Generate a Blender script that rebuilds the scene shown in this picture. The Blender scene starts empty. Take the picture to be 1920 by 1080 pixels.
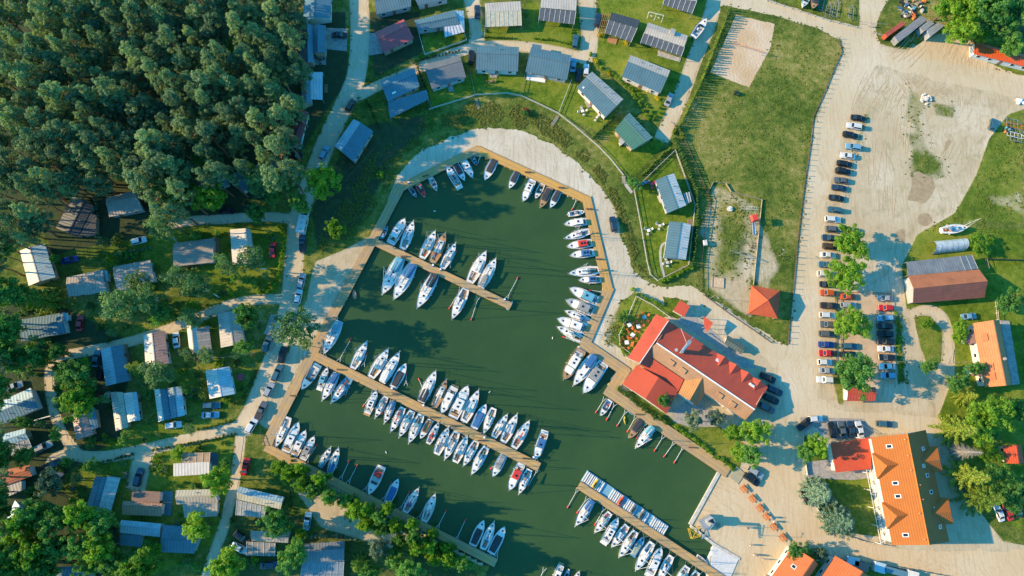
import bpy, math, random
import numpy as np
from mathutils import Vector, Matrix, noise

# ---------------------------------------------------------------- camera, sky, sun, exposure
scene = bpy.context.scene
FOC = 1281.0                      # focal length in pixels of a 1920 wide picture
CAM_H = 189.0
NADIR = (-60.0, -260.0)           # the point straight below the drone, from the picture centre
_n = Vector((NADIR[0], NADIR[1], -FOC)).normalized()
_Z = -_n
_X = (Vector((1, 0, 0)) - _n * _n.x).normalized()
_Y = _Z.cross(_X)
ROT = Matrix((_X, _Y, _Z))        # camera space -> world
cam_data = bpy.data.cameras.new('camera')
cam_data.sensor_width = 36.0
cam_data.lens = 36.0 * FOC / 1920.0
cam_data.clip_start = 1.0
cam_data.clip_end = 3000.0
cam = bpy.data.objects.new('camera', cam_data)
scene.collection.objects.link(cam)
cam.matrix_world = Matrix.Translation((0, 0, CAM_H)) @ ROT.to_4x4()
scene.camera = cam

SUN_EL = math.radians(22.5)
SUN_TO = Vector((1.0, -0.06, 0.0)).normalized()          # where shadows point on the ground
sun_from = Vector((-SUN_TO.x * math.cos(SUN_EL), -SUN_TO.y * math.cos(SUN_EL), math.sin(SUN_EL)))
world = bpy.data.worlds.new('World')
scene.world = world
world.use_nodes = True
wn = world.node_tree.nodes
wl = world.node_tree.links
wn.clear()
sky = wn.new('ShaderNodeTexSky')
sky.sky_type = 'NISHITA'
sky.sun_disc = False
sky.sun_elevation = SUN_EL
sky.sun_rotation = math.atan2(sun_from.x, sun_from.y)
sky.air_density = 1.0
sky.dust_density = 0.3
sky.ozone_density = 10.0
tint = wn.new('ShaderNodeMix')
tint.data_type = 'RGBA'
tint.blend_type = 'MULTIPLY'
tint.inputs[0].default_value = 1.0
tint.inputs[7].default_value = (0.54, 1.27, 1.02, 1)
bg = wn.new('ShaderNodeBackground')
bg.inputs[1].default_value = 0.15
wo = wn.new('ShaderNodeOutputWorld')
wl.new(sky.outputs[0], tint.inputs[6])
wl.new(tint.outputs[2], bg.inputs[0])
wl.new(bg.outputs[0], wo.inputs[0])

sun_data = bpy.data.lights.new('sun', 'SUN')
sun_data.energy = 3.6
sun_data.angle = math.radians(0.5)
sun_data.color = (1.0, 0.70, 0.36)
sun = bpy.data.objects.new('sun', sun_data)
scene.collection.objects.link(sun)
sun.rotation_euler = (-sun_from).to_track_quat('-Z', 'Y').to_euler()
sun.location = (-100, 0, 150)

scene.view_settings.view_transform = 'Standard'
scene.view_settings.look = 'None'
scene.view_settings.gamma = 1.0
scene.view_settings.use_curve_mapping = False
scene.view_settings.exposure = 1.48
scene.cycles.max_bounces = 6
scene.cycles.diffuse_bounces = 2
scene.cycles.glossy_bounces = 2
scene.cycles.transmission_bounces = 3
scene.cycles.transparent_max_bounces = 6

R = random.Random(7)
COL = scene.collection


def P(px, py, z=0.0):
    """The place on the level z that the drone sees at a point of its picture (1920 x 1080)."""
    d = ROT @ Vector((px - 960.0, 540.0 - py, -FOC))
    t = (z - CAM_H) / d.z
    return Vector((d.x * t, d.y * t, z))


def PX(x, y, z=0.0):
    c = ROT.transposed() @ Vector((x, y, z - CAM_H))
    return 960 + c.x / -c.z * FOC, 540 - c.y / -c.z * FOC


def mpp(px, py):
    return (P(px + 1, py) - P(px, py)).length


def ORD(i):
    names = ['first', 'second', 'third', 'fourth', 'fifth', 'sixth', 'seventh', 'eighth', 'ninth', 'tenth', 'eleventh', 'twelfth']
    if i < 12:
        return names[i]
    n = i + 1
    suf = 'th' if 10 < n % 100 < 14 else {1: 'st', 2: 'nd', 3: 'rd'}.get(n % 10, 'th')
    return '%d%s' % (n, suf)


# ---------------------------------------------------------------- materials
MATS = {}


def new_mat(name):
    m = bpy.data.materials.new(name)
    m.use_nodes = True
    nt = m.node_tree
    b = nt.nodes['Principled BSDF']
    return m, nt, b


def N(nt, t, **kw):
    n = nt.nodes.new(t)
    for k, v in kw.items():
        setattr(n, k, v)
    return n


def coords(nt, kind='Object'):
    return N(nt, 'ShaderNodeTexCoord').outputs[kind]


def noise_node(nt, vec, scale, detail=4, rough=0.6):
    n = N(nt, 'ShaderNodeTexNoise')
    n.inputs['Scale'].default_value = scale
    n.inputs['Detail'].default_value = detail
    n.inputs['Roughness'].default_value = rough
    if vec is not None:
        nt.links.new(vec, n.inputs['Vector'])
    return n


def ramp(nt, fac, stops):
    r = N(nt, 'ShaderNodeValToRGB')
    el = r.color_ramp.elements
    while len(el) < len(stops):
        el.new(0.5)
    for e, (p, c) in zip(el, stops):
        e.position = p
        e.color = (c[0], c[1], c[2], 1) if not isinstance(c, (int, float)) else (c, c, c, 1)
    nt.links.new(fac, r.inputs[0])
    return r.outputs[0]


def mix(nt, fac, a, b, mode='MIX'):
    m = N(nt, 'ShaderNodeMix', data_type='RGBA', blend_type=mode)
    for sock, v in ((m.inputs[0], fac), (m.inputs[6], a), (m.inputs[7], b)):
        if hasattr(v, 'is_output'):
            nt.links.new(v, sock)
        elif isinstance(v, (int, float)):
            sock.default_value = v
        else:
            sock.default_value = (v[0], v[1], v[2], 1)
    return m.outputs[2]


def mth(nt, op, a, b=None, clamp=False):
    m = N(nt, 'ShaderNodeMath', operation=op)
    m.use_clamp = clamp
    for s, v in ((m.inputs[0], a), (m.inputs[1], b)):
        if v is None:
            continue
        if hasattr(v, 'is_output'):
            nt.links.new(v, s)
        else:
            s.default_value = v
    return m.outputs[0]


def bump(nt, b, h, strength=0.4, dist=0.05):
    n = N(nt, 'ShaderNodeBump')
    n.inputs['Strength'].default_value = strength
    n.inputs['Distance'].default_value = dist
    nt.links.new(h, n.inputs['Height'])
    nt.links.new(n.outputs[0], b.inputs['Normal'])


def flat(col, rough=0.6, metal=0.0, grime=0.12, key=None, scale=1.2):
    """A plain surface with a little uneven wear."""
    k = key or ('flat', tuple(col), rough, metal, grime)
    if k in MATS:
        return MATS[k]
    m, nt, b = new_mat('plain_surface')
    n = noise_node(nt, coords(nt), scale, 5, 0.65)
    c2 = [c * (1 - grime * 1.6) for c in col]
    c3 = [min(1, c * (1 + grime * .7)) for c in col]
    nt.links.new(ramp(nt, n.outputs[0], [(0.3, c2), (0.55, col), (0.75, c3)]), b.inputs['Base Color'])
    b.inputs['Roughness'].default_value = rough
    b.inputs['Metallic'].default_value = metal
    MATS[k] = m
    return m


def paint(col):
    k = ('paint', tuple(col))
    if k in MATS:
        return MATS[k]
    m, nt, b = new_mat('car_paint')
    n = noise_node(nt, coords(nt), 2.0, 4)
    nt.links.new(ramp(nt, n.outputs[0], [(0.3, [c * .88 for c in col]), (0.7, col)]), b.inputs['Base Color'])
    b.inputs['Roughness'].default_value = 0.32
    b.inputs['Metallic'].default_value = 0.15
    b.inputs['Coat Weight'].default_value = 0.5
    b.inputs['Coat Roughness'].default_value = 0.1
    MATS[k] = m
    return m


def glass_dark(col=(0.012, 0.02, 0.025)):
    k = ('glass', tuple(col))
    if k in MATS:
        return MATS[k]
    m, nt, b = new_mat('dark_glass')
    b.inputs['Base Color'].default_value = (*col, 1)
    b.inputs['Roughness'].default_value = 0.08
    MATS[k] = m
    return m


def roof_mat(col, kind='metal', worn=0.25):
    """Roof covering. uv: u runs along the ridge, v down the slope, in metres."""
    k = ('roof', tuple(col), kind, worn)
    if k in MATS:
        return MATS[k]
    m, nt, b = new_mat('roof_' + kind)
    uv = N(nt, 'ShaderNodeUVMap').outputs[0]
    sep = N(nt, 'ShaderNodeSeparateXYZ')
    nt.links.new(uv, sep.inputs[0])
    geo = N(nt, 'ShaderNodeNewGeometry')
    n1 = noise_node(nt, geo.outputs['Position'], 0.35, 6, 0.62)
    mp = N(nt, 'ShaderNodeMapping')
    mp.inputs['Scale'].default_value = (2.2, 0.22, 1)
    nt.links.new(uv, mp.inputs[0])
    n2 = noise_node(nt, mp.outputs[0], 1.6, 4, 0.6)
    dirty = [c * 0.55 + 0.02 for c in col]
    pale = [min(1, c * 1.25 + 0.02) for c in col]
    base = ramp(nt, n1.outputs[0], [(0.25, [c * (1 - worn) for c in col]), (0.52, col), (0.8, [c * (1 - worn) + p * worn for c, p in zip(col, pale)])])
    n5 = noise_node(nt, geo.outputs['Position'], 1.7, 6, 0.75)
    base = mix(nt, mth(nt, 'MULTIPLY', ramp(nt, n5.outputs[0], [(0.46, 0.0), (0.66, 1.0)]), min(.55, worn * 1.3 + .08)), base, [c * .62 + .03 for c in col])
    streak = ramp(nt, n2.outputs[0], [(0.38, 1.0), (0.62, 0.0)])
    base = mix(nt, mth(nt, 'MULTIPLY', streak, worn), base, dirty)
    if kind == 'metal':
        per, axis, depth = 0.78, 0, 0.4
    elif kind == 'pan':
        per, axis, depth = 0.55, 0, 0.2
    elif kind == 'tile':
        per, axis, depth = 0.6, 1, 0.5
    else:
        per, axis, depth = 1.0, 1, 0.15
    w = mth(nt, 'SINE', mth(nt, 'MULTIPLY', sep.outputs[axis], 2 * math.pi / per))
    rib = mth(nt, 'MULTIPLY_ADD', w, 0.5)
    rib = mth(nt, 'ADD', mth(nt, 'MULTIPLY', w, 0.5), 0.5)
    rb = mth(nt, 'POWER', rib, 2.0)
    if kind == 'tile':
        w2 = mth(nt, 'SINE', mth(nt, 'MULTIPLY', sep.outputs[0], 2 * math.pi / 0.3))
        rb = mth(nt, 'ADD', rb, mth(nt, 'MULTIPLY', w2, 0.25))
        vt = noise_node(nt, mp.outputs[0], 9.0, 2)
        base = mix(nt, mth(nt, 'MULTIPLY', vt.outputs[0], 0.35), base, dirty)
    base = mix(nt, mth(nt, 'MULTIPLY', rb, {'metal': 0.36, 'tile': 0.34, 'pan': 0.14}.get(kind, 0.1)), base, [c * .45 for c in col])  # shade of the ribs painted into the colour, besides the bump
    bump(nt, b, rb, depth, 0.06)
    nt.links.new(base, b.inputs['Base Color'])
    b.inputs['Roughness'].default_value = 0.55 if kind == 'metal' else 0.8
    MATS[k] = m
    return m


def leaf_mat(key, dark, mid, light, transl=0.35):
    if key in MATS:
        return MATS[key]
    m, nt, b = new_mat('foliage_' + key)
    geo = N(nt, 'ShaderNodeNewGeometry')
    oi = N(nt, 'ShaderNodeObjectInfo')
    n1 = noise_node(nt, geo.outputs['Position'], 0.55, 3, 0.6)
    f = mth(nt, 'ADD', mth(nt, 'MULTIPLY', geo.outputs['Random Per Island'], 0.45), mth(nt, 'MULTIPLY', n1.outputs[0], 0.4))
    f = mth(nt, 'ADD', f, mth(nt, 'MULTIPLY', mth(nt, 'SUBTRACT', oi.outputs['Random'], 0.35), 0.42))
    col = ramp(nt, f, [(0.12, dark), (0.42, mid), (0.85, light)])
    nt.links.new(col, b.inputs['Base Color'])
    b.inputs['Roughness'].default_value = 0.65
    b.inputs['Specular IOR Level'].default_value = 0.25
    tr = N(nt, 'ShaderNodeBsdfTranslucent')
    nt.links.new(mix(nt, 1.0, col, (1.15, 1.2, 0.5), 'MULTIPLY'), tr.inputs[0])
    ms = N(nt, 'ShaderNodeMixShader')
    ms.inputs[0].default_value = transl
    nt.links.new(b.outputs[0], ms.inputs[1])
    nt.links.new(tr.outputs[0], ms.inputs[2])
    nt.links.new(ms.outputs[0], nt.nodes['Material Output'].inputs[0])
    MATS[key] = m
    return m


# ---------------------------------------------------------------- mesh helpers
class MB:
    def __init__(s):
        s.v, s.f, s.uv = [], [], []
        s.hasuv = False

    def face(s, pts, uvs=None):
        i = len(s.v)
        s.v += [tuple(p) for p in pts]
        s.f.append(tuple(range(i, i + len(pts))))
        s.uv += uvs if uvs else [(0, 0)] * len(pts)
        if uvs:
            s.hasuv = True
        return s

    def box(s, c, d, rz=0.0):
        cx, cy, cz = c
        hx, hy, hz = d[0] / 2, d[1] / 2, d[2] / 2
        ca, sa = math.cos(rz), math.sin(rz)
        q = []
        for z in (-hz, hz):
            for x, y in ((-hx, -hy), (hx, -hy), (hx, hy), (-hx, hy)):
                q.append((cx + x * ca - y * sa, cy + x * sa + y * ca, cz + z))
        i = len(s.v)
        s.v += q
        for f in ((3, 2, 1, 0), (4, 5, 6, 7), (0, 1, 5, 4), (1, 2, 6, 5), (2, 3, 7, 6), (3, 0, 4, 7)):
            s.f.append(tuple(i + k for k in f))
            s.uv += [(0, 0)] * 4
        return s

    def prism(s, poly, z0, z1, inset=0.0):
        """poly: counter-clockwise list of (x, y); z may be numbers or lists; the top may be drawn in."""
        n = len(poly)
        cx = sum(p[0] for p in poly) / n
        cy = sum(p[1] for p in poly) / n
        top = [(cx + (p[0] - cx) * (1 - inset), cy + (p[1] - cy) * (1 - inset)) for p in poly]
        Z0 = z0 if isinstance(z0, (list, tuple)) else [z0] * n
        Z1 = z1 if isinstance(z1, (list, tuple)) else [z1] * n
        i = len(s.v)
        s.v += [(p[0], p[1], z) for p, z in zip(poly, Z0)] + [(p[0], p[1], z) for p, z in zip(top, Z1)]
        s.f.append(tuple(i + n + k for k in range(n)))
        s.f.append(tuple(i + n - 1 - k for k in range(n)))
        s.uv += [(0, 0)] * (2 * n)
        for k in range(n):
            a, b = k, (k + 1) % n
            s.f.append((i + a, i + b, i + n + b, i + n + a))
            s.uv += [(0, 0)] * 4
        return s

    def tube(s, a, b, r0, r1=None, n=6):
        a, b = Vector(a), Vector(b)
        r1 = r0 if r1 is None else r1
        d = (b - a)
        if d.length < 1e-6:
            return s
        d.normalize()
        u = d.orthogonal().normalized()
        w = d.cross(u)
        i = len(s.v)
        for p, r in ((a, r0), (b, r1)):
            for k in range(n):
                t = 2 * math.pi * k / n
                s.v.append(tuple(p + (u * math.cos(t) + w * math.sin(t)) * r))
        for k in range(n):
            k2 = (k + 1) % n
            s.f.append((i + k, i + k2, i + n + k2, i + n + k))
            s.uv += [(0, 0)] * 4
        s.f.append(tuple(i + n + k for k in range(n)))
        s.f.append(tuple(i + n - 1 - k for k in range(n)))
        s.uv += [(0, 0)] * (2 * n)
        return s

    def loft(s, rings, cap=True, closed=True):
        i = len(s.v)
        m = len(rings[0])
        for r in rings:
            s.v += [tuple(p) for p in r]
        for j in range(len(rings) - 1):
            for k in range(m if closed else m - 1):
                k2 = (k + 1) % m
                s.f.append((i + j * m + k, i + j * m + k2, i + (j + 1) * m + k2, i + (j + 1) * m + k))
                s.uv += [(0, 0)] * 4
        if cap:
            s.f.append(tuple(i + m - 1 - k for k in range(m)))
            s.f.append(tuple(i + (len(rings) - 1) * m + k for k in range(m)))
            s.uv += [(0, 0)] * (2 * m)
        return s

    def ball(s, c, r, nu=8, nv=5, sz=1.0):
        rings = []
        for j in range(nv + 1):
            t = math.pi * j / nv
            rr = max(r * math.sin(t), r * 0.02)
            rings.append([(c[0] + rr * math.cos(2 * math.pi * k / nu), c[1] + rr * math.sin(2 * math.pi * k / nu), c[2] - r * sz * math.cos(t)) for k in range(nu)])
        return s.loft(rings)

    def mesh(s, name, mat=None, smooth=False):
        me = bpy.data.meshes.new(name)
        me.from_pydata(s.v, [], s.f)
        if s.hasuv:
            l = me.uv_layers.new(name='UVMap')
            l.data.foreach_set('uv', np.array(s.uv, dtype=np.float32).ravel())
        if mat:
            me.materials.append(mat)
        if smooth:
            me.polygons.foreach_set('use_smooth', [True] * len(me.polygons))
        me.update()
        return me

    def build(s, name, mat, parent=None, smooth=False, loc=None):
        return put(name, s.mesh(name, mat, smooth), parent, loc)


def put(name, me, parent=None, loc=None, rz=None, scale=None, mat=None):
    o = bpy.data.objects.new(name, me)
    COL.objects.link(o)
    if parent is not None:
        o.parent = parent
    if loc is not None:
        o.location = loc
    if rz is not None:
        o.rotation_euler = (0, 0, rz)
    if scale is not None:
        o.scale = scale
    if mat is not None and me is not None:
        o.material_slots[0].link = 'OBJECT'
        o.material_slots[0].material = mat
    return o


def tag(o, label=None, cat=None, group=None, kind=None):
    if label:
        o['label'] = label
    if cat:
        o['category'] = cat
    if group:
        o['group'] = group
    if kind:
        o['kind'] = kind
    return o


def thing(name, loc, rz, label, cat, group=None):
    o = bpy.data.objects.new(name, None)
    o.empty_display_size = 0.3
    COL.objects.link(o)
    o.location = loc
    o.rotation_euler = (0, 0, rz)
    return tag(o, label, cat, group)


def copy_tree(o, parent=None):
    c = o.copy()
    COL.objects.link(c)
    c.parent = parent
    for ch in o.children:
        copy_tree(ch, c)
    return c


UNIT = {}


def unit_box(mat):
    """One cube, one metre wide, shared by all small blocks of a material."""
    k = mat.name
    if k not in UNIT:
        UNIT[k] = MB().box((0, 0, 0), (1, 1, 1)).mesh('block', mat)
    return UNIT[k]


def resample(pts, step, closed=False):
    pts = [Vector(p) for p in pts]
    out = []
    seq = pts + [pts[0]] if closed else pts
    for a, b in zip(seq[:-1], seq[1:]):
        n = max(1, int(round((b - a).length / step)))
        for k in range(n):
            out.append(a + (b - a) * (k / n))
    if not closed:
        out.append(seq[-1])
    return out


def smooth_line(pts, it=2, closed=False):
    pts = [Vector(p) for p in pts]
    for _ in range(it):
        o = []
        n = len(pts)
        rng = range(n) if closed else range(n - 1)
        if not closed:
            o.append(pts[0])
        for i in rng:
            a, b = pts[i], pts[(i + 1) % n]
            o += [a * 0.75 + b * 0.25, a * 0.25 + b * 0.75]
        if not closed:
            o.append(pts[-1])
        pts = o
    return pts


def ragged(pts, amp, step=0.45, seed=0.0):
    """Break a clean outline up the way a worn earth edge is."""
    q = resample(pts, step, True)
    out = []
    n = len(q)
    for i, p in enumerate(q):
        t = (q[(i + 1) % n] - q[i - 1])
        nn = Vector((t.y, -t.x, 0))
        if nn.length > 0:
            nn.normalize()
        s = noise.noise(Vector((p.x * .25, p.y * .25, seed))) + .6 * noise.noise(Vector((p.x * .9, p.y * .9, seed + 5))) + .4 * noise.noise(Vector((p.x * 2.3, p.y * 2.3, seed + 9)))
        out.append(p + nn * s * amp)
    return out


def sheet(name, pts, z, mat, label=None, kind='structure'):
    me = bpy.data.meshes.new(name)
    me.from_pydata([(p[0], p[1], z) for p in pts], [], [tuple(range(len(pts)))])
    if me.polygons[0].normal.z < 0:
        me.flip_normals()
    me.materials.append(mat)
    o = put(name, me)
    tag(o, label, None, None, kind)
    return o


def strip(pts, width):
    """Left and right edges of a band along a line; width a number or one per point."""
    L, Rr = [], []
    n = len(pts)
    for i in range(n):
        t = (pts[min(n - 1, i + 1)] - pts[max(0, i - 1)])
        t.z = 0
        t.normalize()
        w = width[i] if isinstance(width, (list, tuple)) else width
        nn = Vector((-t.y, t.x, 0)) * w / 2
        L.append(pts[i] + nn)
        Rr.append(pts[i] - nn)
    return L, Rr

# ---------------------------------------------------------------- ground, paths, water
def sand_nodes(nt, pos, base=(0.49, 0.41, 0.275), wet=(0.36, 0.265, 0.14), pale=(0.57, 0.50, 0.375)):
    n1 = noise_node(nt, pos, 0.06, 6, 0.6)
    n2 = noise_node(nt, pos, 1.3, 7, 0.85)
    mp = N(nt, 'ShaderNodeMapping')
    mp.inputs['Rotation'].default_value = (0, 0, 0.25)
    mp.inputs['Scale'].default_value = (1.5, 0.09, 1)
    nt.links.new(pos, mp.inputs[0])
    n3 = noise_node(nt, mp.outputs[0], 1.0, 5, 0.65)
    c = ramp(nt, n1.outputs[0], [(0.32, [b * .72 + w * .28 for b, w in zip(base, wet)]), (0.48, base), (0.64, pale)])
    c = mix(nt, ramp(nt, n2.outputs[0], [(0.46, 0.0), (0.66, 0.42)]), c, wet)
    c = mix(nt, ramp(nt, n3.outputs[0], [(0.49, 0.0), (0.65, 0.4)]), c, wet)
    mp = N(nt, 'ShaderNodeMapping')
    mp.inputs['Rotation'].default_value = (0, 0, -1.15)
    mp.inputs['Scale'].default_value = (2.4, 0.05, 1)
    wob = N(nt, 'ShaderNodeVectorMath', operation='ADD')
    wn_ = noise_node(nt, pos, 0.025, 2, 0.5)
    ws_ = N(nt, 'ShaderNodeVectorMath', operation='SCALE')
    ws_.inputs['Scale'].default_value = 34.0
    nt.links.new(wn_.outputs['Color'], ws_.inputs[0])
    nt.links.new(pos, wob.inputs[0])
    nt.links.new(ws_.outputs[0], wob.inputs[1])
    nt.links.new(wob.outputs[0], mp.inputs[0])
    n4 = noise_node(nt, mp.outputs[0], 1.0, 4, 0.6)
    c = mix(nt, ramp(nt, n4.outputs[0], [(0.52, 0.0), (0.62, 0.42)]), c, [w * .9 for w in wet])
    return c, n2


def grass_nodes(nt, pos):
    n1 = noise_node(nt, pos, 0.05, 5, 0.62)
    n2 = noise_node(nt, pos, 0.5, 6, 0.72)
    n3 = noise_node(nt, pos, 2.2, 6, 0.85)
    f = mth(nt, 'ADD', mth(nt, 'MULTIPLY', n1.outputs[0], 0.42), mth(nt, 'MULTIPLY', n2.outputs[0], 0.36))
    f = mth(nt, 'ADD', f, mth(nt, 'MULTIPLY', n3.outputs[0], 0.42))
    f = mth(nt, 'ADD', mth(nt, 'MULTIPLY', mth(nt, 'SUBTRACT', f, 0.60), 1.45), 0.51)
    rough = ramp(nt, f, [(0.40, (0.04, 0.075, 0.012)), (0.50, (0.10, 0.14, 0.024)), (0.585, (0.20, 0.19, 0.045)), (0.69, (0.36, 0.30, 0.13))])
    lush = ramp(nt, f, [(0.40, (0.065, 0.115, 0.010)), (0.50, (0.13, 0.185, 0.018)), (0.60, (0.21, 0.225, 0.035))])
    return rough, lush, n2


m, nt, b = new_mat('ground')
pos = N(nt, 'ShaderNodeNewGeometry').outputs['Position']
at = N(nt, 'ShaderNodeAttribute')
at.attribute_name = 'soil'
sp = N(nt, 'ShaderNodeSeparateColor')
nt.links.new(at.outputs['Color'], sp.inputs[0])
sandc, sn = sand_nodes(nt, pos)
roughc, lushc, gn = grass_nodes(nt, pos)
gf = noise_node(nt, pos, 0.28, 6, 0.7)
fine = noise_node(nt, pos, 2.0, 6, 0.85)
brk = mth(nt, 'ADD', mth(nt, 'MULTIPLY', gf.outputs[0], 0.65), mth(nt, 'MULTIPLY', fine.outputs[0], 0.35))


def blend(w, soft=0.12):
    """Mottled edge: a weight meets noise, so one cover breaks up into the other."""
    d = mth(nt, 'SUBTRACT', mth(nt, 'ADD', mth(nt, 'MULTIPLY', w, 1.3), brk), 1.15)
    return mth(nt, 'ADD', mth(nt, 'MULTIPLY', d, 1.0 / soft / 2), 0.5, True)


c = mix(nt, blend(sp.outputs[1], 0.2), roughc, lushc)
litter = ramp(nt, mth(nt, 'ADD', mth(nt, 'MULTIPLY', gn.outputs[0], 0.6), mth(nt, 'MULTIPLY', fine.outputs[0], 0.4)), [(0.35, (0.03, 0.05, 0.022)), (0.55, (0.055, 0.07, 0.032)), (0.75, (0.10, 0.095, 0.05))])
c = mix(nt, blend(sp.outputs[2]), c, litter)
c = mix(nt, blend(sp.outputs[0]), c, mix(nt, ramp(nt, gf.outputs[0], [(0.52, 0.0), (0.66, 0.55)]), sandc, (0.27, 0.235, 0.125)))
nt.links.new(c, b.inputs['Base Color'])
b.inputs['Roughness'].default_value = 0.95
b.inputs['Specular IOR Level'].default_value = 0.1
hh = mth(nt, 'ADD', gn.outputs[0], mth(nt, 'MULTIPLY', fine.outputs[0], 0.7))
bump(nt, b, mth(nt, 'MULTIPLY', hh, mth(nt, 'SUBTRACT', 1.15, sp.outputs[0])), 0.6, 0.22)
GROUND = m

m, nt, b = new_mat('sand')
pos = N(nt, 'ShaderNodeNewGeometry').outputs['Position']
c, sn = sand_nodes(nt, pos, (0.53, 0.46, 0.34), (0.34, 0.27, 0.17), (0.62, 0.57, 0.46))
tuft = noise_node(nt, pos, 0.33, 6, 0.72)
c = mix(nt, ramp(nt, tuft.outputs[0], [(0.60, 0.0), (0.70, 0.6)]), c, (0.17, 0.18, 0.05))
nt.links.new(c, b.inputs['Base Color'])
b.inputs['Roughness'].default_value = 0.95
bump(nt, b, sn.outputs[0], 0.35, 0.08)
SAND = m

m, nt, b = new_mat('road_sand')
pos = N(nt, 'ShaderNodeNewGeometry').outputs['Position']
c, sn = sand_nodes(nt, pos, (0.53, 0.44, 0.29), (0.44, 0.325, 0.18), (0.57, 0.495, 0.36))
nt.links.new(c, b.inputs['Base Color'])
b.inputs['Roughness'].default_value = 0.95
bump(nt, b, sn.outputs[0], 0.25, 0.08)
ROAD = m

m, nt, b = new_mat('yard_sand')
pos = N(nt, 'ShaderNodeNewGeometry').outputs['Position']
c, sn = sand_nodes(nt, pos, (0.56, 0.43, 0.26), (0.44, 0.30, 0.15), (0.58, 0.48, 0.32))
nt.links.new(c, b.inputs['Base Color'])
b.inputs['Roughness'].default_value = 0.95
bump(nt, b, sn.outputs[0], 0.25, 0.08)
YARD = m

m, nt, b = new_mat('trampled_sand')
pos = N(nt, 'ShaderNodeNewGeometry').outputs['Position']
n1 = noise_node(nt, pos, 1.5, 3, 0.55)
n2 = noise_node(nt, pos, 0.12, 3, 0.5)
c = ramp(nt, n2.outputs[0], [(0.35, (0.56, 0.43, 0.29)), (0.65, (0.48, 0.33, 0.18))])
nt.links.new(c, b.inputs['Base Color'])
b.inputs['Roughness'].default_value = 0.95
bump(nt, b, n1.outputs[0], 0.8, 0.16)
COURT = m

m, nt, b = new_mat('wet_mud')
pos = N(nt, 'ShaderNodeNewGeometry').outputs['Position']
n1 = noise_node(nt, pos, 0.8, 5, 0.6)
nt.links.new(ramp(nt, n1.outputs[0], [(0.35, (0.29, 0.20, 0.10)), (0.65, (0.38, 0.285, 0.16))]), b.inputs['Base Color'])
b.inputs['Roughness'].default_value = 0.55
bump(nt, b, n1.outputs[0], 0.4, 0.1)
MUD = m

m, nt, b = new_mat('pond_water')
pos = N(nt, 'ShaderNodeNewGeometry').outputs['Position']
n1 = noise_node(nt, pos, 0.022, 6, 0.7)
nt.links.new(ramp(nt, n1.outputs[0], [(0.3, (0.026, 0.062, 0.021)), (0.5, (0.033, 0.074, 0.024)), (0.7, (0.043, 0.088, 0.028))]), b.inputs['Base Color'])
b.inputs['Roughness'].default_value = 0.10
b.inputs['IOR'].default_value = 1.33
n2 = noise_node(nt, pos, 1.1, 4, 0.6)
bump(nt, b, mth(nt, 'ADD', n2.outputs[0], mth(nt, 'MULTIPLY', noise_node(nt, pos, 0.12, 4, 0.6).outputs[0], 3.0)), 0.25, 0.10)
WATER = m

m, nt, b = new_mat('pier_wood')
uv = N(nt, 'ShaderNodeUVMap').outputs[0]
pos = N(nt, 'ShaderNodeNewGeometry').outputs['Position']
sep = N(nt, 'ShaderNodeSeparateXYZ')
nt.links.new(uv, sep.inputs[0])
fl = mth(nt, 'FLOOR', mth(nt, 'MULTIPLY', sep.outputs[0], 1 / 0.32))
wnz = N(nt, 'ShaderNodeTexWhiteNoise', noise_dimensions='1D')
nt.links.new(fl, wnz.inputs['W'])
mp = N(nt, 'ShaderNodeMapping')
mp.inputs['Scale'].default_value = (3.0, 0.3, 1)
nt.links.new(uv, mp.inputs[0])
ng = noise_node(nt, mp.outputs[0], 1.5, 4)
nb = noise_node(nt, pos, 0.09, 4)
c = ramp(nt, nb.outputs[0], [(0.35, (0.42, 0.28, 0.13)), (0.52, (0.50, 0.32, 0.13)), (0.66, (0.53, 0.33, 0.12))])
at = N(nt, 'ShaderNodeAttribute')
at.attribute_type = 'OBJECT'
at.attribute_name = 'fresh'
c = mix(nt, at.outputs['Fac'], c, (0.62, 0.33, 0.06))
nw_ = noise_node(nt, pos, 0.35, 6, 0.75)
c = mix(nt, mth(nt, 'MULTIPLY', ramp(nt, nw_.outputs[0], [(0.42, 0.0), (0.62, 0.65)]), mth(nt, 'SUBTRACT', 1.0, mth(nt, 'MULTIPLY', at.outputs['Fac'], 0.7))), c, (0.31, 0.265, 0.20))
c = mix(nt, mth(nt, 'MULTIPLY', wnz.outputs[0], 0.32), c, (0.22, 0.14, 0.07))
c = mix(nt, ramp(nt, ng.outputs[0], [(0.5, 0.0), (0.75, 0.4)]), c, (0.2, 0.14, 0.08))
fr = mth(nt, 'FRACT', mth(nt, 'MULTIPLY', sep.outputs[0], 1 / 0.32))
gap = mth(nt, 'LESS_THAN', fr, 0.08)
c = mix(nt, mth(nt, 'MULTIPLY', gap, 0.6), c, (0.06, 0.04, 0.02))
nt.links.new(c, b.inputs['Base Color'])
b.inputs['Roughness'].default_value = 0.8
PIER = m

CONC = flat((0.42, 0.40, 0.36), 0.85, 0, 0.22)
PAVE = flat((0.33, 0.31, 0.28), 0.85, 0, 0.25)
WOOD = flat((0.24, 0.16, 0.09), 0.8, 0, 0.2)
WOODG = flat((0.30, 0.26, 0.20), 0.85, 0, 0.2)
STEEL = flat((0.45, 0.47, 0.48), 0.4, 0.6, 0.1)
WHITE = flat((0.78, 0.77, 0.74), 0.45, 0, 0.06)
REDF = flat((0.62, 0.05, 0.03), 0.5, 0, 0.08)
ORANGE = flat((0.62, 0.17, 0.04), 0.6, 0, 0.12)
BLACK = flat((0.02, 0.022, 0.025), 0.6, 0, 0.1)

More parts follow.
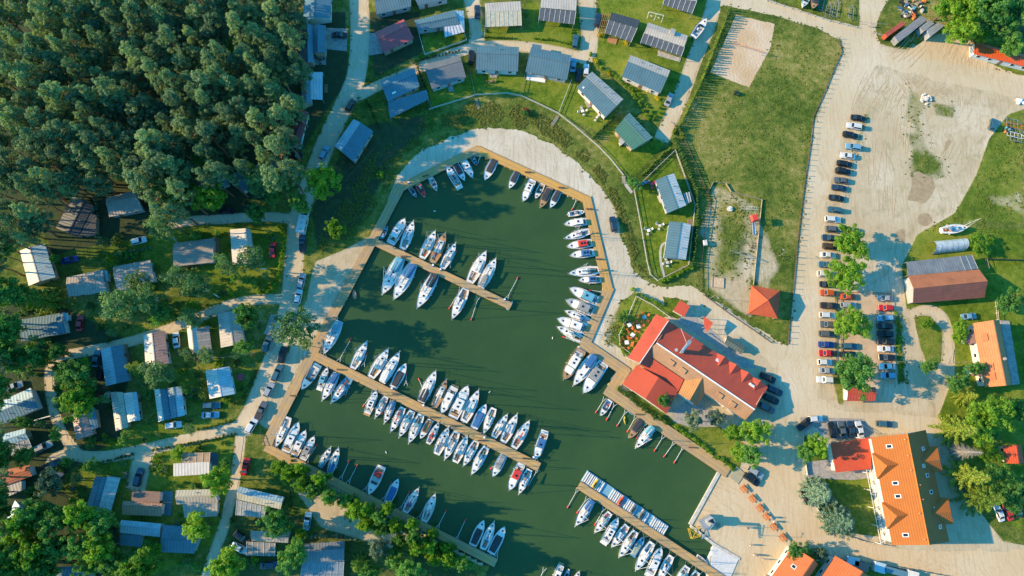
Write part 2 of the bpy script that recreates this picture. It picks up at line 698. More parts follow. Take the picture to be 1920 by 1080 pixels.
WZ = -0.45           # water level
BASIN = [(757, 352), (897, 291), (1094, 381), (1131, 545), (1090, 641), (1154, 694), (1131, 736), (1351, 880), (1294, 984), (1337, 1020), (1322, 1062), (1352, 1090),
         (1420, 1210), (870, 1210), (903, 1090), (924, 1063), (512, 845), (513, 815), (602, 663), (655, 551)]

# how the ground is covered: (channel, value, softness in px, outline)
# channel 0 bare sand, 1 mown green lawn, 2 litter under trees
PAINT = [
    (1, 0.35, 30, [(1280, 250), (1380, 20), (1570, 80), (1500, 400), (1480, 560), (1320, 520)]),
    (1, 0.35, 90, [(1400, 180), (1470, 130), (1530, 100), (1520, 190), (1490, 300), (1470, 420), (1400, 330), (1330, 240)]),
    (1, 1.0, 5, [(900, 55), (1100, 55), (1100, 110), (1060, 95), (960, 78), (900, 80)]),
    (1, 1.0, 5, [(985, 5), (1090, 5), (1080, 85), (1000, 75)]),
    (1, 1.0, 5, [(1125, 0), (1345, 0), (1290, 150), (1240, 230), (1180, 160), (1108, 105)]),
    (1, 1.0, 5, [(885, 140), (1065, 145), (1045, 208), (975, 178), (885, 180)]),
    (1, 1.0, 5, [(1065, 150), (1110, 160), (1180, 260), (1140, 255), (1045, 212)]),
    (1, 0.95, 6, [(790, 70), (900, 60), (880, 75), (800, 102)]),
    (1, 0.9, 6, [(800, 160), (880, 140), (890, 178), (812, 205)]),
    (1, 0.95, 6, [(1120, 275), (1190, 240), (1250, 265), (1190, 330), (1150, 310)]),
    (1, 0.8, 6, [(1192, 360), (1260, 290), (1302, 380), (1300, 490), (1232, 522), (1215, 480)]),
    (1, 1.0, 6, [(1207, 410), (1255, 410), (1248, 510), (1232, 518), (1214, 480)]),
    (1, 0.9, 10, [(1165, 560), (1230, 560), (1260, 580), (1230, 600), (1190, 660), (1160, 655)]),
    (1, 0.55, 15, [(1810, 60), (1920, 60), (1920, 420), (1830, 420), (1760, 440), (1690, 560), (1700, 480), (1780, 400), (1860, 250), (1880, 210)]),
    (1, 0.8, 12, [(1700, 420), (1920, 430), (1920, 1000), (1830, 950), (1760, 800), (1770, 640), (1700, 580)]),
    (1, 0.6, 10, [(1500, 800), (1560, 830), (1640, 900), (1650, 1010), (1560, 960), (1505, 880)]),
    (1, 0.6, 18, [(380, 420), (540, 420), (530, 550), (420, 570), (180, 470), (280, 430)]),
    (1, 0.6, 14, [(160, 800), (440, 780), (440, 1000), (300, 1080), (150, 900)]),
    (1, 0.7, 6, [(290, 830), (440, 815), (430, 900), (290, 910)]),
    (1, 0.5, 20, [(240, 600), (480, 580), (470, 760), (300, 800)]),
    (2, 0.35, 20, [(600, 440), (700, 290), (800, 225), (900, 200), (1040, 250), (1150, 370), (1190, 480), (1150, 380), (1030, 262), (900, 235), (760, 290), (650, 450)]),
    (1, 0.25, 10, [(830, 215), (900, 182), (970, 185), (1040, 215), (1110, 275), (1165, 340), (1190, 420), (1205, 500), (1180, 470), (1150, 370), (1100, 305), (1030, 255), (940, 222), (860, 235)]),
    (2, 1.0, 18, [(-60, -60), (560, -60), (560, 230), (540, 300), (430, 350), (340, 360), (200, 350), (110, 360), (40, 450), (-60, 520)]),
    (2, 0.75, 14, [(560, 20), (650, 20), (655, 150), (600, 230), (560, 300), (480, 400), (100, 480), (60, 400)]),
    (2, 0.7, 12, [(690, 20), (790, 20), (795, 100), (700, 150)]),
    (2, 0.6, 14, [(600, 330), (690, 230), (800, 210), (800, 250), (740, 300), (680, 420), (590, 470), (580, 400)]),
    (2, 0.7, 16, [(-60, 520), (100, 560), (250, 640), (230, 820), (110, 900), (-60, 1000)]),
    (2, 0.75, 14, [(-60, 900), (90, 900), (220, 980), (250, 1120), (-60, 1120)]),
    (2, 0.5, 16, [(420, 920), (560, 960), (660, 1000), (900, 1060), (900, 1140), (400, 1140)]),
    (2, 0.6, 12, [(1830, 40), (1920, 0), (1960, 100), (1850, 60)]),
    # bare sand
    (0, 0.72, 16, [(575, 560), (640, 545), (598, 640), (575, 665), (505, 812), (478, 790), (520, 700), (545, 640)]),
    (0, 1.0, 9, [(1350, -40), (1345, 8), (1440, 25), (1530, 52), (1572, 72), (1580, 96), (1545, 175), (1523, 240), (1508, 370), (1492, 500), (1484, 590), (1478, 648),
                 (1440, 650), (1400, 630), (1340, 590), (1290, 560), (1235, 545), (1190, 520), (1160, 440), (1140, 390), (1110, 340), (1060, 295), (985, 252), (940, 240), (880, 245), (830, 265), (780, 290),
                 (745, 330), (705, 430), (640, 540), (560, 690), (500, 830), (520, 860), (900, 1060), (1370, 1090), (1430, 1060), (1490, 1025), (1560, 1050), (1700, 1090), (1960, 1110), (1960, 1030), (1880, 1015), (1830, 950),
                 (1770, 830), (1760, 780), (1790, 700), (1790, 640), (1760, 585), (1700, 580), (1690, 500), (1720, 440), (1790, 400), (1830, 330), (1855, 260), (1890, 215), (1960, 190), (1960, 120), (1830, 110), (1770, 60), (1700, 90), (1640, 80), (1640, 40), (1690, -40), (1610, -40), (1612, 50), (1520, 30), (1440, -2)]),
    (0, 0.62, 22, [(1330, 340), (1420, 375), (1412, 540), (1470, 640), (1400, 600), (1320, 540)]),
    (0, 0.78, 26, [(1338, 350), (1352, 355), (1350, 440), (1330, 530), (1318, 520), (1330, 430)]),
    (0, 0.78, 26, [(1395, 430), (1412, 430), (1408, 530), (1378, 545), (1385, 500)]),
    (0, 0.9, 8, [(560, 660), (640, 540), (700, 440), (640, 470), (590, 490), (575, 560), (550, 620)]),
    (0, 0.8, 12, [(540, 900), (600, 910), (700, 960), (780, 1010), (730, 1030), (600, 990)]),
    (0, 0.55, 26, [(1300, 440), (1330, 360), (1420, 375), (1470, 500), (1440, 560)]),
    (0, 0.34, 60, [(1440, 90), (1520, 110), (1530, 200), (1510, 300), (1490, 260), (1460, 170)]),
    (0, 0.5, 38, [(1835, 350), (1880, 355), (1930, 340), (1930, 420), (1880, 400), (1845, 390)]),
    (1, 0.4, 5, [(1712, 588), (1745, 590), (1770, 620), (1768, 680), (1740, 690), (1722, 650)]),
]
# places where grass comes back through the sand
GREEN_BACK = [
    (1.0, 8, [(1166, 560), (1180, 548), (1232, 566), (1262, 588), (1232, 600), (1200, 660), (1178, 668), (1150, 640)]),
    (0.55, 10, [(1140, 600), (1165, 560), (1160, 650), (1130, 650)]),
    (0.95, 8, [(1160, 728), (1190, 735), (1260, 785), (1300, 800), (1350, 800), (1400, 835), (1385, 885), (1330, 860), (1250, 800)]),
    (0.95, 8, [(1515, 896), (1640, 895), (1660, 1008), (1590, 1000), (1545, 970), (1528, 930)]),
    (0.9, 8, [(1505, 815), (1552, 830), (1552, 880), (1510, 888)]),
    (0.9, 8, [(1240, 545), (1290, 565), (1275, 600), (1250, 590)]),
    (0.75, 10, [(1412, 590), (1475, 600), (1470, 645), (1440, 632), (1405, 612)]),
    (0.9, 8, [(1480, 1020), (1560, 1042), (1700, 1080), (1700, 1110), (1470, 1110)]),
    (0.5, 46, [(1350, 375), (1405, 385), (1400, 430), (1380, 510), (1340, 515), (1352, 440)]),
    (0.5, 16, [(1700, 150), (1745, 190), (1720, 240), (1690, 230)]),
    (0.45, 26, [(1690, 300), (1780, 280), (1790, 340), (1700, 360)]),
    (0.5, 10, [(1620, 210), (1640, 200), (1600, 320), (1580, 420), (1572, 420), (1590, 300)]),
    (0.7, 9, [(1555, 690), (1580, 690), (1585, 760), (1570, 760)]),
    (0.5, 12, [(1650, 70), (1690, 50), (1730, 80), (1700, 100), (1660, 90)]),
    (0.8, 6, [(1445, -10), (1605, 15), (1605, 46), (1530, 28), (1450, 2)]),
    (0.9, 8, [(1712, 590), (1745, 592), (1768, 620), (1765, 680), (1740, 690), (1725, 650)]),
    (0.55, 10, [(1745, 190), (1795, 195), (1790, 225), (1750, 220)]),
    (0.65, 10, [(1675, 590), (1690, 590), (1700, 720), (1680, 720)]),
    (0.5, 20, [(1690, 250), (1730, 230), (1760, 320), (1720, 330)]),
    (0.8, 6, [(1820, 110), (1850, 105), (1935, 125), (1935, 145), (1870, 135)]),
]


def sd_poly(X, Y, poly, margin=40):
    """Distance to an outline, negative inside; places farther off than the margin just get a large number."""
    pa = np.array(poly, float)
    out = np.full(X.shape, 1e9)
    near = (X > pa[:, 0].min() - margin) & (X < pa[:, 0].max() + margin) & (Y > pa[:, 1].min() - margin) & (Y < pa[:, 1].max() + margin)
    x, y = X[near], Y[near]
    d = np.full(x.shape, 1e18)
    ins = np.zeros(x.shape, bool)
    for (ax, ay), (bx, by) in zip(pa, np.roll(pa, -1, 0)):
        ex, ey = bx - ax, by - ay
        t = ((x - ax) * ex + (y - ay) * ey) / (ex * ex + ey * ey + 1e-9)
        np.minimum(t, 1, out=t)
        np.maximum(t, 0, out=t)
        np.minimum(d, (x - ax - t * ex) ** 2 + (y - ay - t * ey) ** 2, out=d)
        if ay != by:
            ins ^= ((ay > y) != (by > y)) & (x < ex * (y - ay) / ey + ax)
    d = np.sqrt(d)
    out[near] = np.where(ins, -d, d)
    return out


def inside(x, y, poly):
    r = False
    for (ax, ay), (bx, by) in zip(poly, poly[1:] + poly[:1]):
        if (ay > y) != (by > y) and x < (bx - ax) * (y - ay) / (by - ay) + ax:
            r = not r
    return r


def lane_poly(pts, w):
    """Outline of a lane in the picture from its middle line and width."""
    q = smooth_line([Vector((x, y, 0)) for x, y in pts], 2)
    L, Rr = strip(q, w)
    return [(p.x, p.y) for p in L] + [(p.x, p.y) for p in reversed(Rr)]


LANES = [
    ('village_lane', [(672, -20), (676, 60), (672, 125), (662, 165), (636, 215), (610, 270), (590, 325), (570, 375), (556, 425), (552, 480), (548, 540), (535, 605), (518, 660), (494, 720), (474, 772), (450, 810)], 31),
    ('cottage_lane', [(672, 180), (710, 160), (762, 138), (830, 108), (885, 88), (960, 84), (1050, 96), (1100, 112)], 15),
    ('gravel_drive', [(1098, 112), (1108, 70), (1102, 30), (1100, -20)], 28),
    ('gravel_drive', [(893, 84), (896, 50), (886, 10), (880, -20)], 24),
    ('cottage_drive', [(1345, -20), (1328, 50), (1302, 110), (1283, 165), (1262, 215), (1240, 262)], 24),
    ('village_path', [(556, 412), (510, 406), (450, 408), (400, 412), (350, 414), (300, 425)], 13),
    ('village_path', [(548, 562), (490, 560), (440, 568), (390, 588), (320, 616), (250, 640), (170, 658), (105, 668)], 14),
    ('village_path', [(105, 668), (90, 700), (98, 760), (112, 810), (150, 856)], 15),
    ('village_path', [(470, 795), (400, 812), (330, 830), (250, 848), (180, 860), (120, 850), (90, 870), (105, 905)], 18),
    ('village_path', [(452, 805), (446, 870), (436, 920), (420, 990), (400, 1040), (385, 1090)], 15),
    ('gravel_drive', [(270, 850), (262, 880), (254, 918)], 32),
    ('garden_path', [(1168, 330), (1172, 345), (1185, 362)], 6),
    ('garden_path', [(1247, 454), (1238, 462), (1238, 490), (1246, 520)], 4),
    ('farm_track', [(1705, 590), (1740, 578), (1768, 592), (1780, 630), (1775, 680), (1750, 715)], 15),
]

gx0, gx1, gy0, gy1 = -175.0, 175.0, -78.0, 155.0
STEP = 0.8
xs = np.arange(gx0, gx1 + STEP, STEP)
ys = np.arange(gy0, gy1 + STEP, STEP)
GX, GY = np.meshgrid(xs, ys)
Rn = np.array(ROT)
cc = np.stack([GX, GY, np.full(GX.shape, -CAM_H)], -1) @ Rn
PXX = 960 + cc[..., 0] / -cc[..., 2] * FOC
PYY = 540 - cc[..., 1] / -cc[..., 2] * FOC
W3 = np.zeros(GX.shape + (3,))
for ch, val, soft, poly in PAINT:
    w = np.clip(0.5 - sd_poly(PXX, PYY, poly) / soft, 0, 1) * val
    W3[..., ch] = np.maximum(W3[..., ch], w)
for nm, pts, wd in LANES:
    if nm == 'garden_path':
        continue
    w = np.clip(0.8 - sd_poly(PXX, PYY, lane_poly(pts, wd)) / 8.0, 0, 1)
    W3[..., 0] = np.maximum(W3[..., 0], w)
for val, soft, poly in GREEN_BACK:
    w = np.clip(0.5 - sd_poly(PXX, PYY, poly) / soft, 0, 1) * val
    W3[..., 0] *= 1 - w
    W3[..., 1] = np.maximum(W3[..., 1], w * .6)
bd = sd_poly(PXX, PYY, BASIN)


def bd_at(x, y):
    j, i = int((x - gx0) / STEP), int((y - gy0) / STEP)
    i, j = min(max(i, 0), bd.shape[0] - 1), min(max(j, 0), bd.shape[1] - 1)
    return bd[i, j] if W3[i, j, 0] < .8 else 0.0


GZ = np.where(bd < 0, -2.2, 0.0)
ny, nx = GX.shape
verts = np.stack([GX, GY, GZ], -1).reshape(-1, 3)
idx = np.arange(ny * nx).reshape(ny, nx)
quads = np.stack([idx[:-1, :-1], idx[:-1, 1:], idx[1:, 1:], idx[1:, :-1]], -1).reshape(-1, 4)
# a wide skirt so that the ground goes on to the horizon
nv = len(verts)
far = 900.0
sk = []
ring = [(gx0, gy0), (gx1 + 0, gy0), (gx1, gy1), (gx0, gy1)]
rx1, ry1 = xs[-1], ys[-1]
ring = [(gx0, gy0), (rx1, gy0), (rx1, ry1), (gx0, ry1)]
fr_ = [(-far, -far), (far, -far), (far, far), (-far, far)]
verts = np.concatenate([verts, np.array([(x, y, 0.0) for x, y in fr_])])
cor = [idx[0, 0], idx[0, -1], idx[-1, -1], idx[-1, 0]]
faces = [tuple(int(k) for k in q) for q in quads]
for k in range(4):
    k2 = (k + 1) % 4
    faces.append((nv + k, nv + k2, int(cor[k2]), int(cor[k])))
me = bpy.data.meshes.new('ground')
me.from_pydata(verts.tolist(), [], faces)
ca = me.color_attributes.new('soil', 'FLOAT_COLOR', 'POINT')
rgba = np.ones((len(verts), 4), np.float32)
rgba[:nv, :3] = W3.reshape(-1, 3)
rgba[nv:, :3] = (0, .4, 0)
ca.data.foreach_set('color', rgba.ravel())
me.materials.append(GROUND)
g = put('ground', me)
tag(g, 'sandy ground with grass, lawns and forest litter', None, None, 'structure')

wat = sheet('water', [P(x, y) for x, y in [(745, 350), (897, 280), (1102, 374), (1142, 545), (1102, 643), (1166, 696), (1145, 738), (1364, 884), (1304, 986), (1344, 1018), (1335, 1060), (1366, 1088), (1440, 1230), (850, 1230), (893, 1088), (912, 1063), (500, 850), (500, 812), (590, 660), (643, 549)]], WZ, WATER,
            'murky green water of the marina basin')

zl = 0.026
for i, (nm, pts, wd) in enumerate(LANES):
    poly = [P(x, y) for x, y in lane_poly(pts, wd)]
    rag = 0.12 if nm == 'garden_path' else 0.55
    sheet(nm, ragged(poly, rag, 0.35, i * 3.1), zl, CONC if nm == 'garden_path' else ROAD)
    zl += 0.0025
BEACH = [(1228, 540), (1190, 512), (1165, 440), (1150, 388), (1122, 346), (1085, 306), (1036, 272), (985, 247), (940, 239), (890, 241), (845, 258), (795, 280), (762, 305), (745, 330), (742, 350), (752, 346), (897, 272),
         (1108, 368), (1150, 545), (1108, 645), (1120, 655), (1128, 625), (1150, 575), (1190, 548)]
sheet('beach_path', ragged([P(x, y) for x, y in BEACH], 0.7, 0.35, 2.0), 0.004, SAND)
SRD = [[(1345, -30), (1347, 8), (1440, 26), (1530, 53), (1574, 72), (1584, 96), (1550, 176), (1528, 240), (1512, 372), (1496, 500), (1488, 590), (1482, 650), (1455, 690), (1470, 760), (1480, 810), (1500, 813), (1640, 813), (1765, 812), (1765, 785), (1660, 775), (1575, 770), (1535, 745), (1540, 600),
        (1545, 480), (1550, 380), (1578, 260), (1602, 200), (1618, 150), (1645, 122), (1760, 152), (1960, 192), (1960, 150), (1760, 115), (1655, 97), (1640, 60), (1670, -30), (1616, -30), (1610, 52), (1520, 28), (1440, -2), (1400, -30)],
       [(1190, 548), (1200, 528), (1240, 538), (1300, 536), (1380, 590), (1440, 630), (1480, 652), (1455, 692), (1420, 660), (1380, 622), (1335, 590), (1290, 562), (1240, 556)],
       [(1462, 795), (1500, 806), (1492, 860), (1518, 955), (1600, 1012), (1700, 1032), (1960, 1032), (1960, 1105), (1700, 1075), (1560, 1035), (1490, 1012), (1450, 940), (1438, 870), (1450, 820)]]
for i, q in enumerate(SRD):
    sheet('sand_road', ragged([P(x, y) for x, y in q], 0.75, 0.4, 4.0 + i), 0.008 + i * .004, YARD if i == 2 else ROAD)
sheet('sandy_yard', ragged([P(x, y) for x, y in [(1356, 884), (1380, 895), (1430, 850), (1470, 860), (1500, 1010), (1470, 1110), (1372, 1110), (1392, 1050), (1340, 1012), (1304, 984)]], 0.3, 0.5, 7.0), 0.020, YARD)
sheet('ploughed_sand', ragged([P(x, y) for x, y in [(1650, 100), (1700, 98), (1745, 72), (1790, 60), (1822, 80), (1826, 104), (1880, 130), (1940, 150), (1940, 160), (1760, 120), (1690, 108)]], 0.6, 0.5, 9.0), 0.004, YARD)
sheet('volleyball_court', ragged([P(x, y) for x, y in [(1381, 28), (1452, 45), (1446, 85), (1405, 165), (1332, 135)]], 0.25, 0.4, 8.0), 0.008, COURT)
for i, pl in enumerate([[(1712, 318), (1738, 328), (1755, 342), (1750, 360), (1732, 385), (1718, 375), (1698, 378), (1710, 350)],
                        [(1722, 402), (1740, 398), (1752, 412), (1738, 424), (1722, 420)],
                        [(1682, 432), (1697, 428), (1699, 445), (1694, 458), (1680, 455), (1676, 445)],
                        [(1775, 262), (1785, 262), (1772, 286), (1768, 285)]]):
    sheet('mud_patch', ragged(smooth_line([P(x, y) for x, y in pl], 2, True), 0.35, 0.4, i * 2.0), 0.006 + .001 * i, MUD)
sheet('parking_ground', ragged([P(x, y) for x, y in [(1576, 546), (1672, 548), (1676, 720), (1580, 722)]], 0.15, 0.5, 5.0), 0.012, flat((0.50, 0.36, 0.22), 0.95, 0, 0.12, 'parkinggravel', 0.5))
sheet('forecourt', [P(x, y) for x, y in [(1512, 866), (1568, 860), (1634, 850), (1640, 895), (1600, 900), (1515, 896)]], 0.022, PAVE)
sheet('forecourt', [P(x, y) for x, y in [(1500, 782), (1620, 785), (1640, 815), (1560, 826), (1525, 800), (1505, 812)]], 0.0235, PAVE)
sheet('courtyard', [P(x, y) for x, y in [(1262, 600), (1300, 590), (1420, 690), (1395, 690), (1330, 640)]], 0.0235, PAVE)
sheet('courtyard', ragged([P(x, y) for x, y in [(1262, 765), (1300, 745), (1330, 770), (1370, 780), (1330, 800), (1290, 800), (1262, 790)]], 0.2, 0.4, 1.0), 0.025, PAVE)
sheet('paved_terrace', [P(x, y) for x, y in [(612, 52), (652, 54), (650, 96), (612, 92)]], 0.008, PAVE)
sheet('paved_terrace', [P(x, y) for x, y in [(692, 62), (706, 62), (718, 100), (692, 104)]], 0.008, PAVE)

# wheel ruts: low ridges of sand pushed up by turning machines
mb = MB()
rr_ = random.Random(9)
for cx, cy, n, a0, sp, ln, w in ((1712, 160, 11, -58, .75, 7, 12), (1738, 165, 9, 50, .7, 5, 10), (1768, 168, 7, 25, .6, 4, 8), (1670, 172, 10, 52, .8, 6, 12), (1652, 195, 8, 60, .8, 5, 10), (1615, 165, 3, 62, 1.2, 17, 10), (1618, 200, 5, -50, .9, 3, 8), (1770, 85, 22, 62, 1.0, 8, 24), (1700, 95, 9, 40, 1.1, 9, 12), (1822, 120, 14, 80, .9, 7, 16), (1800, 190, 6, 85, .7, 3, 8), (1690, 250, 5, 80, 1.1, 12, 8), (1640, 300, 5, 82, 1.2, 14, 8), (1780, 280, 5, 55, 1.2, 10, 8), (1660, 380, 5, 80, 1.3, 12, 8)):
    c0 = P(cx, cy)
    for k in range(n):
        a = math.radians(a0 + rr_.uniform(-7, 7))
        d = Vector((math.cos(a), math.sin(a), 0))
        m0 = c0 + Vector((-d.y, d.x, 0)) * (k - n / 2) * sp * rr_.uniform(.85, 1.15) + d * rr_.uniform(-1.2, 1.2)
        L_ = ln * rr_.uniform(.5, 1.1)
        q0 = m0 - d * L_ / 2
        bend = rr_.uniform(-.08, .08)
        for j in range(4):
            q1 = q0 + (d + Vector((-d.y, d.x, 0)) * bend * (j - 1.5)) * L_ / 4
            t = (q1 - q0).normalized()
            s_ = Vector((-t.y, t.x, 0)) * rr_.uniform(.09, .15)
            hh_ = Vector((0, 0, rr_.uniform(.02, .045)))
            mb.face([q0 - s_, q1 - s_, q1 + hh_, q0 + hh_]).face([q0 + hh_, q1 + hh_, q1 + s_, q0 + s_])
            q0 = q1
o = mb.build('wheel_ruts', flat((0.40, 0.30, 0.175), .95, 0, .15))
tag(o, 'wheel ruts and ridges in the sandy lot', None, None, 'structure')

# concrete slipway and quay coping
ramp_pts = [P(x, y) for x, y in [(1337, 1020), (1385, 1047), (1370, 1082), (1330, 1100), (1320, 1062)]]
zz = [0.02, 0.13, 0.13, 0.05, -0.6]
mb = MB().face([(p.x, p.y, z) for p, z in zip(reversed(ramp_pts), reversed(zz))])
o = mb.build('boat_ramp', flat((0.55, 0.54, 0.51), 0.85, 0, 0.12))
tag(o, 'pale concrete slipway running into the water', None, None, 'structure')


def wall_line(pts, w, z0, z1):
    L, Rr = strip(pts, w)
    mb = MB()
    for i in range(len(pts) - 1):
        q = [Rr[i], Rr[i + 1], L[i + 1], L[i]]
        mb.prism([(p.x, p.y) for p in q], z0, z1)
    return mb


o = wall_line([P(1352, 879), P(1294, 984)], 0.9, -2.5, 0.22).build('quay_wall', flat((0.5, 0.47, 0.41), 0.85, 0, 0.2))
tag(o, 'concrete quay wall along the sandy yard', None, None, 'structure')
o = wall_line([P(1295, 986), P(1338, 1020), P(1387, 1048)], 0.7, -2.5, 0.18).build('quay_wall', flat((0.5, 0.47, 0.41), 0.85, 0, 0.2))
tag(o, 'weedy concrete quay wall below the jib crane', None, None, 'structure')

# ---------------------------------------------------------------- piers
PIERS = []


def pier(pts, wpx, label, fresh=0.0, z=0.32, ends=True):
    pw = [P(x, y, z) for x, y in pts]
    w = wpx * mpp(*pts[0])
    PIERS.append((pw, w, z))
    root = thing('pier', (pw[0].x, pw[0].y, 0), 0, label, 'pier', 'wooden piers of the marina')
    base = root.location
    L, Rr = strip(pw, w)
    mb = MB()
    u = 0
    for i in range(len(pw) - 1):
        ln = (pw[i + 1] - pw[i]).length
        q = [Rr[i], Rr[i + 1], L[i + 1], L[i]]
        q = [p - base for p in q]
        mb.face([(p.x, p.y, z) for p in q], [(0, u), (0, u + ln), (w, u + ln), (w, u)])
        for a, b_ in ((0, 1), (1, 2), (2, 3), (3, 0)):
            if a in (1, 3) and (0 < i < len(pw) - 2):
                continue
            mb.face([(q[b_].x, q[b_].y, z), (q[a].x, q[a].y, z), (q[a].x, q[a].y, z - .14), (q[b_].x, q[b_].y, z - .14)])
        mb.face([(p.x, p.y, z - .14) for p in reversed(q)])
        u += ln
    dk = mb.build('deck', PIER, root)
    dk['fresh'] = float(fresh)
    for side in (L, Rr):
        mb = MB()
        for i in range(len(pw) - 1):
            a, b_ = side[i] - base, side[i + 1] - base
            d = (b_ - a)
            mb.box(((a.x + b_.x) / 2, (a.y + b_.y) / 2, z - .2), (d.length, .08, .3), math.atan2(d.y, d.x))
        mb.build('fascia_board', WOOD, root)
    pm = MB().tube((0, 0, -2.1), (0, 0, z - .16), .13, .13, 8).mesh('pile', WOOD)
    for i in range(len(pw) - 1):
        d = (pw[i + 1] - pw[i])
        n = max(1, int(d.length / 5))
        for k in range(n):
            c_ = pw[i] + d * ((k + .5) / n) - base
            t = Vector((-d.y, d.x, 0)).normalized() * (w / 2 - .25)
            for sgn in (-1, 1):
                put('pile', pm, root, (c_ + t * sgn).xy.to_3d())
    return root


pier([(755, 343), (651, 541), (606, 623), (508, 815), (500, 836)], 17, 'long wooden walkway along the shaded west shore')
pier([(749, 353), (897, 279)], 15, 'wooden walkway on the north-west edge below the beach path', .35, .326)
pier([(893, 279), (1104, 376)], 15, 'bright new wooden walkway on the north-east edge below the beach path', 1.0)
pier([(1099, 369), (1141, 546)], 17, 'bright wooden walkway on the upper east shore', .8, .326)
pier([(1143, 538), (1096, 648)], 18, 'wooden walkway with boats on the lower east shore', .2)
pier([(1091, 641), (1176, 699)], 19, 'wooden walkway in front of the restaurant garden', .1, .326)
pier([(1174, 688), (1140, 744)], 21, 'short wooden landing beside the red roofed restaurant', .2)
pier([(1138, 731), (1366, 886)], 20, 'wooden walkway running past the restaurant to the yard', .1, .326)
pier([(497, 838), (930, 1056)], 15, 'narrow wooden walkway along the leafy south shore', .3, .326)
pier([(700, 452), (958, 574)], 14, 'short upper jetty with sailing boats on both sides', .15, .332)
pier([(590, 667), (1011, 876)], 16.5, 'long middle jetty crowded with sailing boats', .35, .332)
pier([(1085, 909), (1345, 1080), (1420, 1130)], 15, 'lower right jetty beside the white floating dock', .3, .332)

# ---------------------------------------------------------------- vegetation
BARK = flat((0.13, 0.085, 0.05), 0.9, 0, 0.25)
BARKP = flat((0.22, 0.12, 0.065), 0.9, 0, 0.25)
BIRCHB = flat((0.55, 0.54, 0.50), 0.8, 0, 0.25)
DEADB = flat((0.36, 0.31, 0.25), 0.9, 0, 0.2)
L_PINE = leaf_mat('pine', (0.05, 0.11, 0.07), (0.135, 0.235, 0.115), (0.34, 0.455, 0.185), 0.48)
L_LEAF = leaf_mat('broadleaf', (0.035, 0.119, 0.031), (0.095, 0.256, 0.052), (0.190, 0.383, 0.078), 0.48)
L_LIME = leaf_mat('bright_leaf', (0.058, 0.159, 0.017), (0.149, 0.307, 0.024), (0.285, 0.465, 0.044), 0.48)
L_BIRCH = leaf_mat('birch', (0.046, 0.115, 0.042), (0.104, 0.212, 0.067), (0.190, 0.319, 0.106), 0.43)
L_GREY = leaf_mat('grey_leaf', (0.061, 0.109, 0.064), (0.136, 0.203, 0.120), (0.234, 0.304, 0.191), 0.38)
L_SPRUCE = leaf_mat('spruce', (0.06, 0.13, 0.015), (0.19, 0.29, 0.03), (0.40, 0.46, 0.06), 0.3)
L_BLUE = leaf_mat('blue_spruce', (0.07, 0.15, 0.10), (0.17, 0.29, 0.19), (0.32, 0.43, 0.28), 0.25)
L_THUJA = leaf_mat('thuja', (0.037, 0.083, 0.013), (0.101, 0.173, 0.018), (0.203, 0.275, 0.031), 0.20)
L_HEDGE = leaf_mat('hedge', (0.020, 0.065, 0.017), (0.061, 0.138, 0.029), (0.122, 0.217, 0.043), 0.33)
L_YEL = leaf_mat('yellow_bloom', (0.30, 0.24, 0.01), (0.55, 0.42, 0.01), (0.75, 0.58, 0.03), 0.3)
L_RED = leaf_mat('red_shrub', (0.08, 0.01, 0.012), (0.22, 0.03, 0.03), (0.35, 0.08, 0.06), 0.3)
L_CREAM = leaf_mat('pale_bloom', (0.35, 0.31, 0.2), (0.55, 0.5, 0.36), (0.7, 0.64, 0.5), 0.2)


def leaves_mesh(name, mat, centers, radii, per, size, rng, flatten=0.75, up=0.35):
    """Leaf-sized quads scattered through clumps; denser to each clump's surface."""
    C = np.repeat(np.array(centers, float), per, 0)
    Rr = np.repeat(np.array(radii, float), per)
    n = len(C)
    d = rng.normal(size=(n, 3))
    d /= np.linalg.norm(d, axis=1)[:, None]
    rad = Rr * rng.uniform(0.35, 1.0, n) ** 0.6
    pos = C + d * rad[:, None] * np.array([1, 1, flatten])
    nrm = d + rng.normal(size=(n, 3)) * 0.35 + np.array([-0.1, 0, up])
    nrm /= np.linalg.norm(nrm, axis=1)[:, None]
    t = np.cross(nrm, rng.normal(size=(n, 3)))
    t /= np.linalg.norm(t, axis=1)[:, None] + 1e-9
    bt = np.cross(nrm, t)
    s = size * rng.uniform(0.6, 1.35, n)[:, None]
    a = pos - t * s * .5
    b_ = pos + bt * s * .36
    c_ = pos + t * s * .5 + nrm * s * .12
    e = pos - bt * s * .36
    v = np.stack([a, e, c_, b_], 1).reshape(-1, 3)
    me = bpy.data.meshes.new(name)
    me.vertices.add(len(v))
    me.vertices.foreach_set('co', v.astype(np.float32).ravel())
    me.loops.add(len(v))
    me.loops.foreach_set('vertex_index', np.arange(len(v), dtype=np.int32))
    me.polygons.add(n)
    me.polygons.foreach_set('loop_start', np.arange(0, 4 * n, 4, dtype=np.int32))
    me.materials.append(mat)
    me.update(calc_edges=True)
    return me


def trunk_mesh(name, mat, h, r, limbs, rng, bend=0.3):
    mb = MB()
    pts = [Vector((0, 0, -.1))]
    for k in range(1, 5):
        pts.append(Vector((rng.uniform(-bend, bend), rng.uniform(-bend, bend), h * k / 4)))
    for k in range(4):
        mb.tube(pts[k], pts[k + 1], r * (1 - .22 * k), r * (1 - .22 * (k + 1)), 7)
    for p in limbs:
        p = Vector(p)
        z = max(h * .25, p.z - (p.xy.length * .75))
        f = min(.999, z / h) * 4
        k = min(3, int(f))
        a = pts[k].lerp(pts[k + 1], f - k)
        mb.tube(a, p, r * .34, r * .08, 5)
    return mb.mesh(name, mat)


TREEV = {}


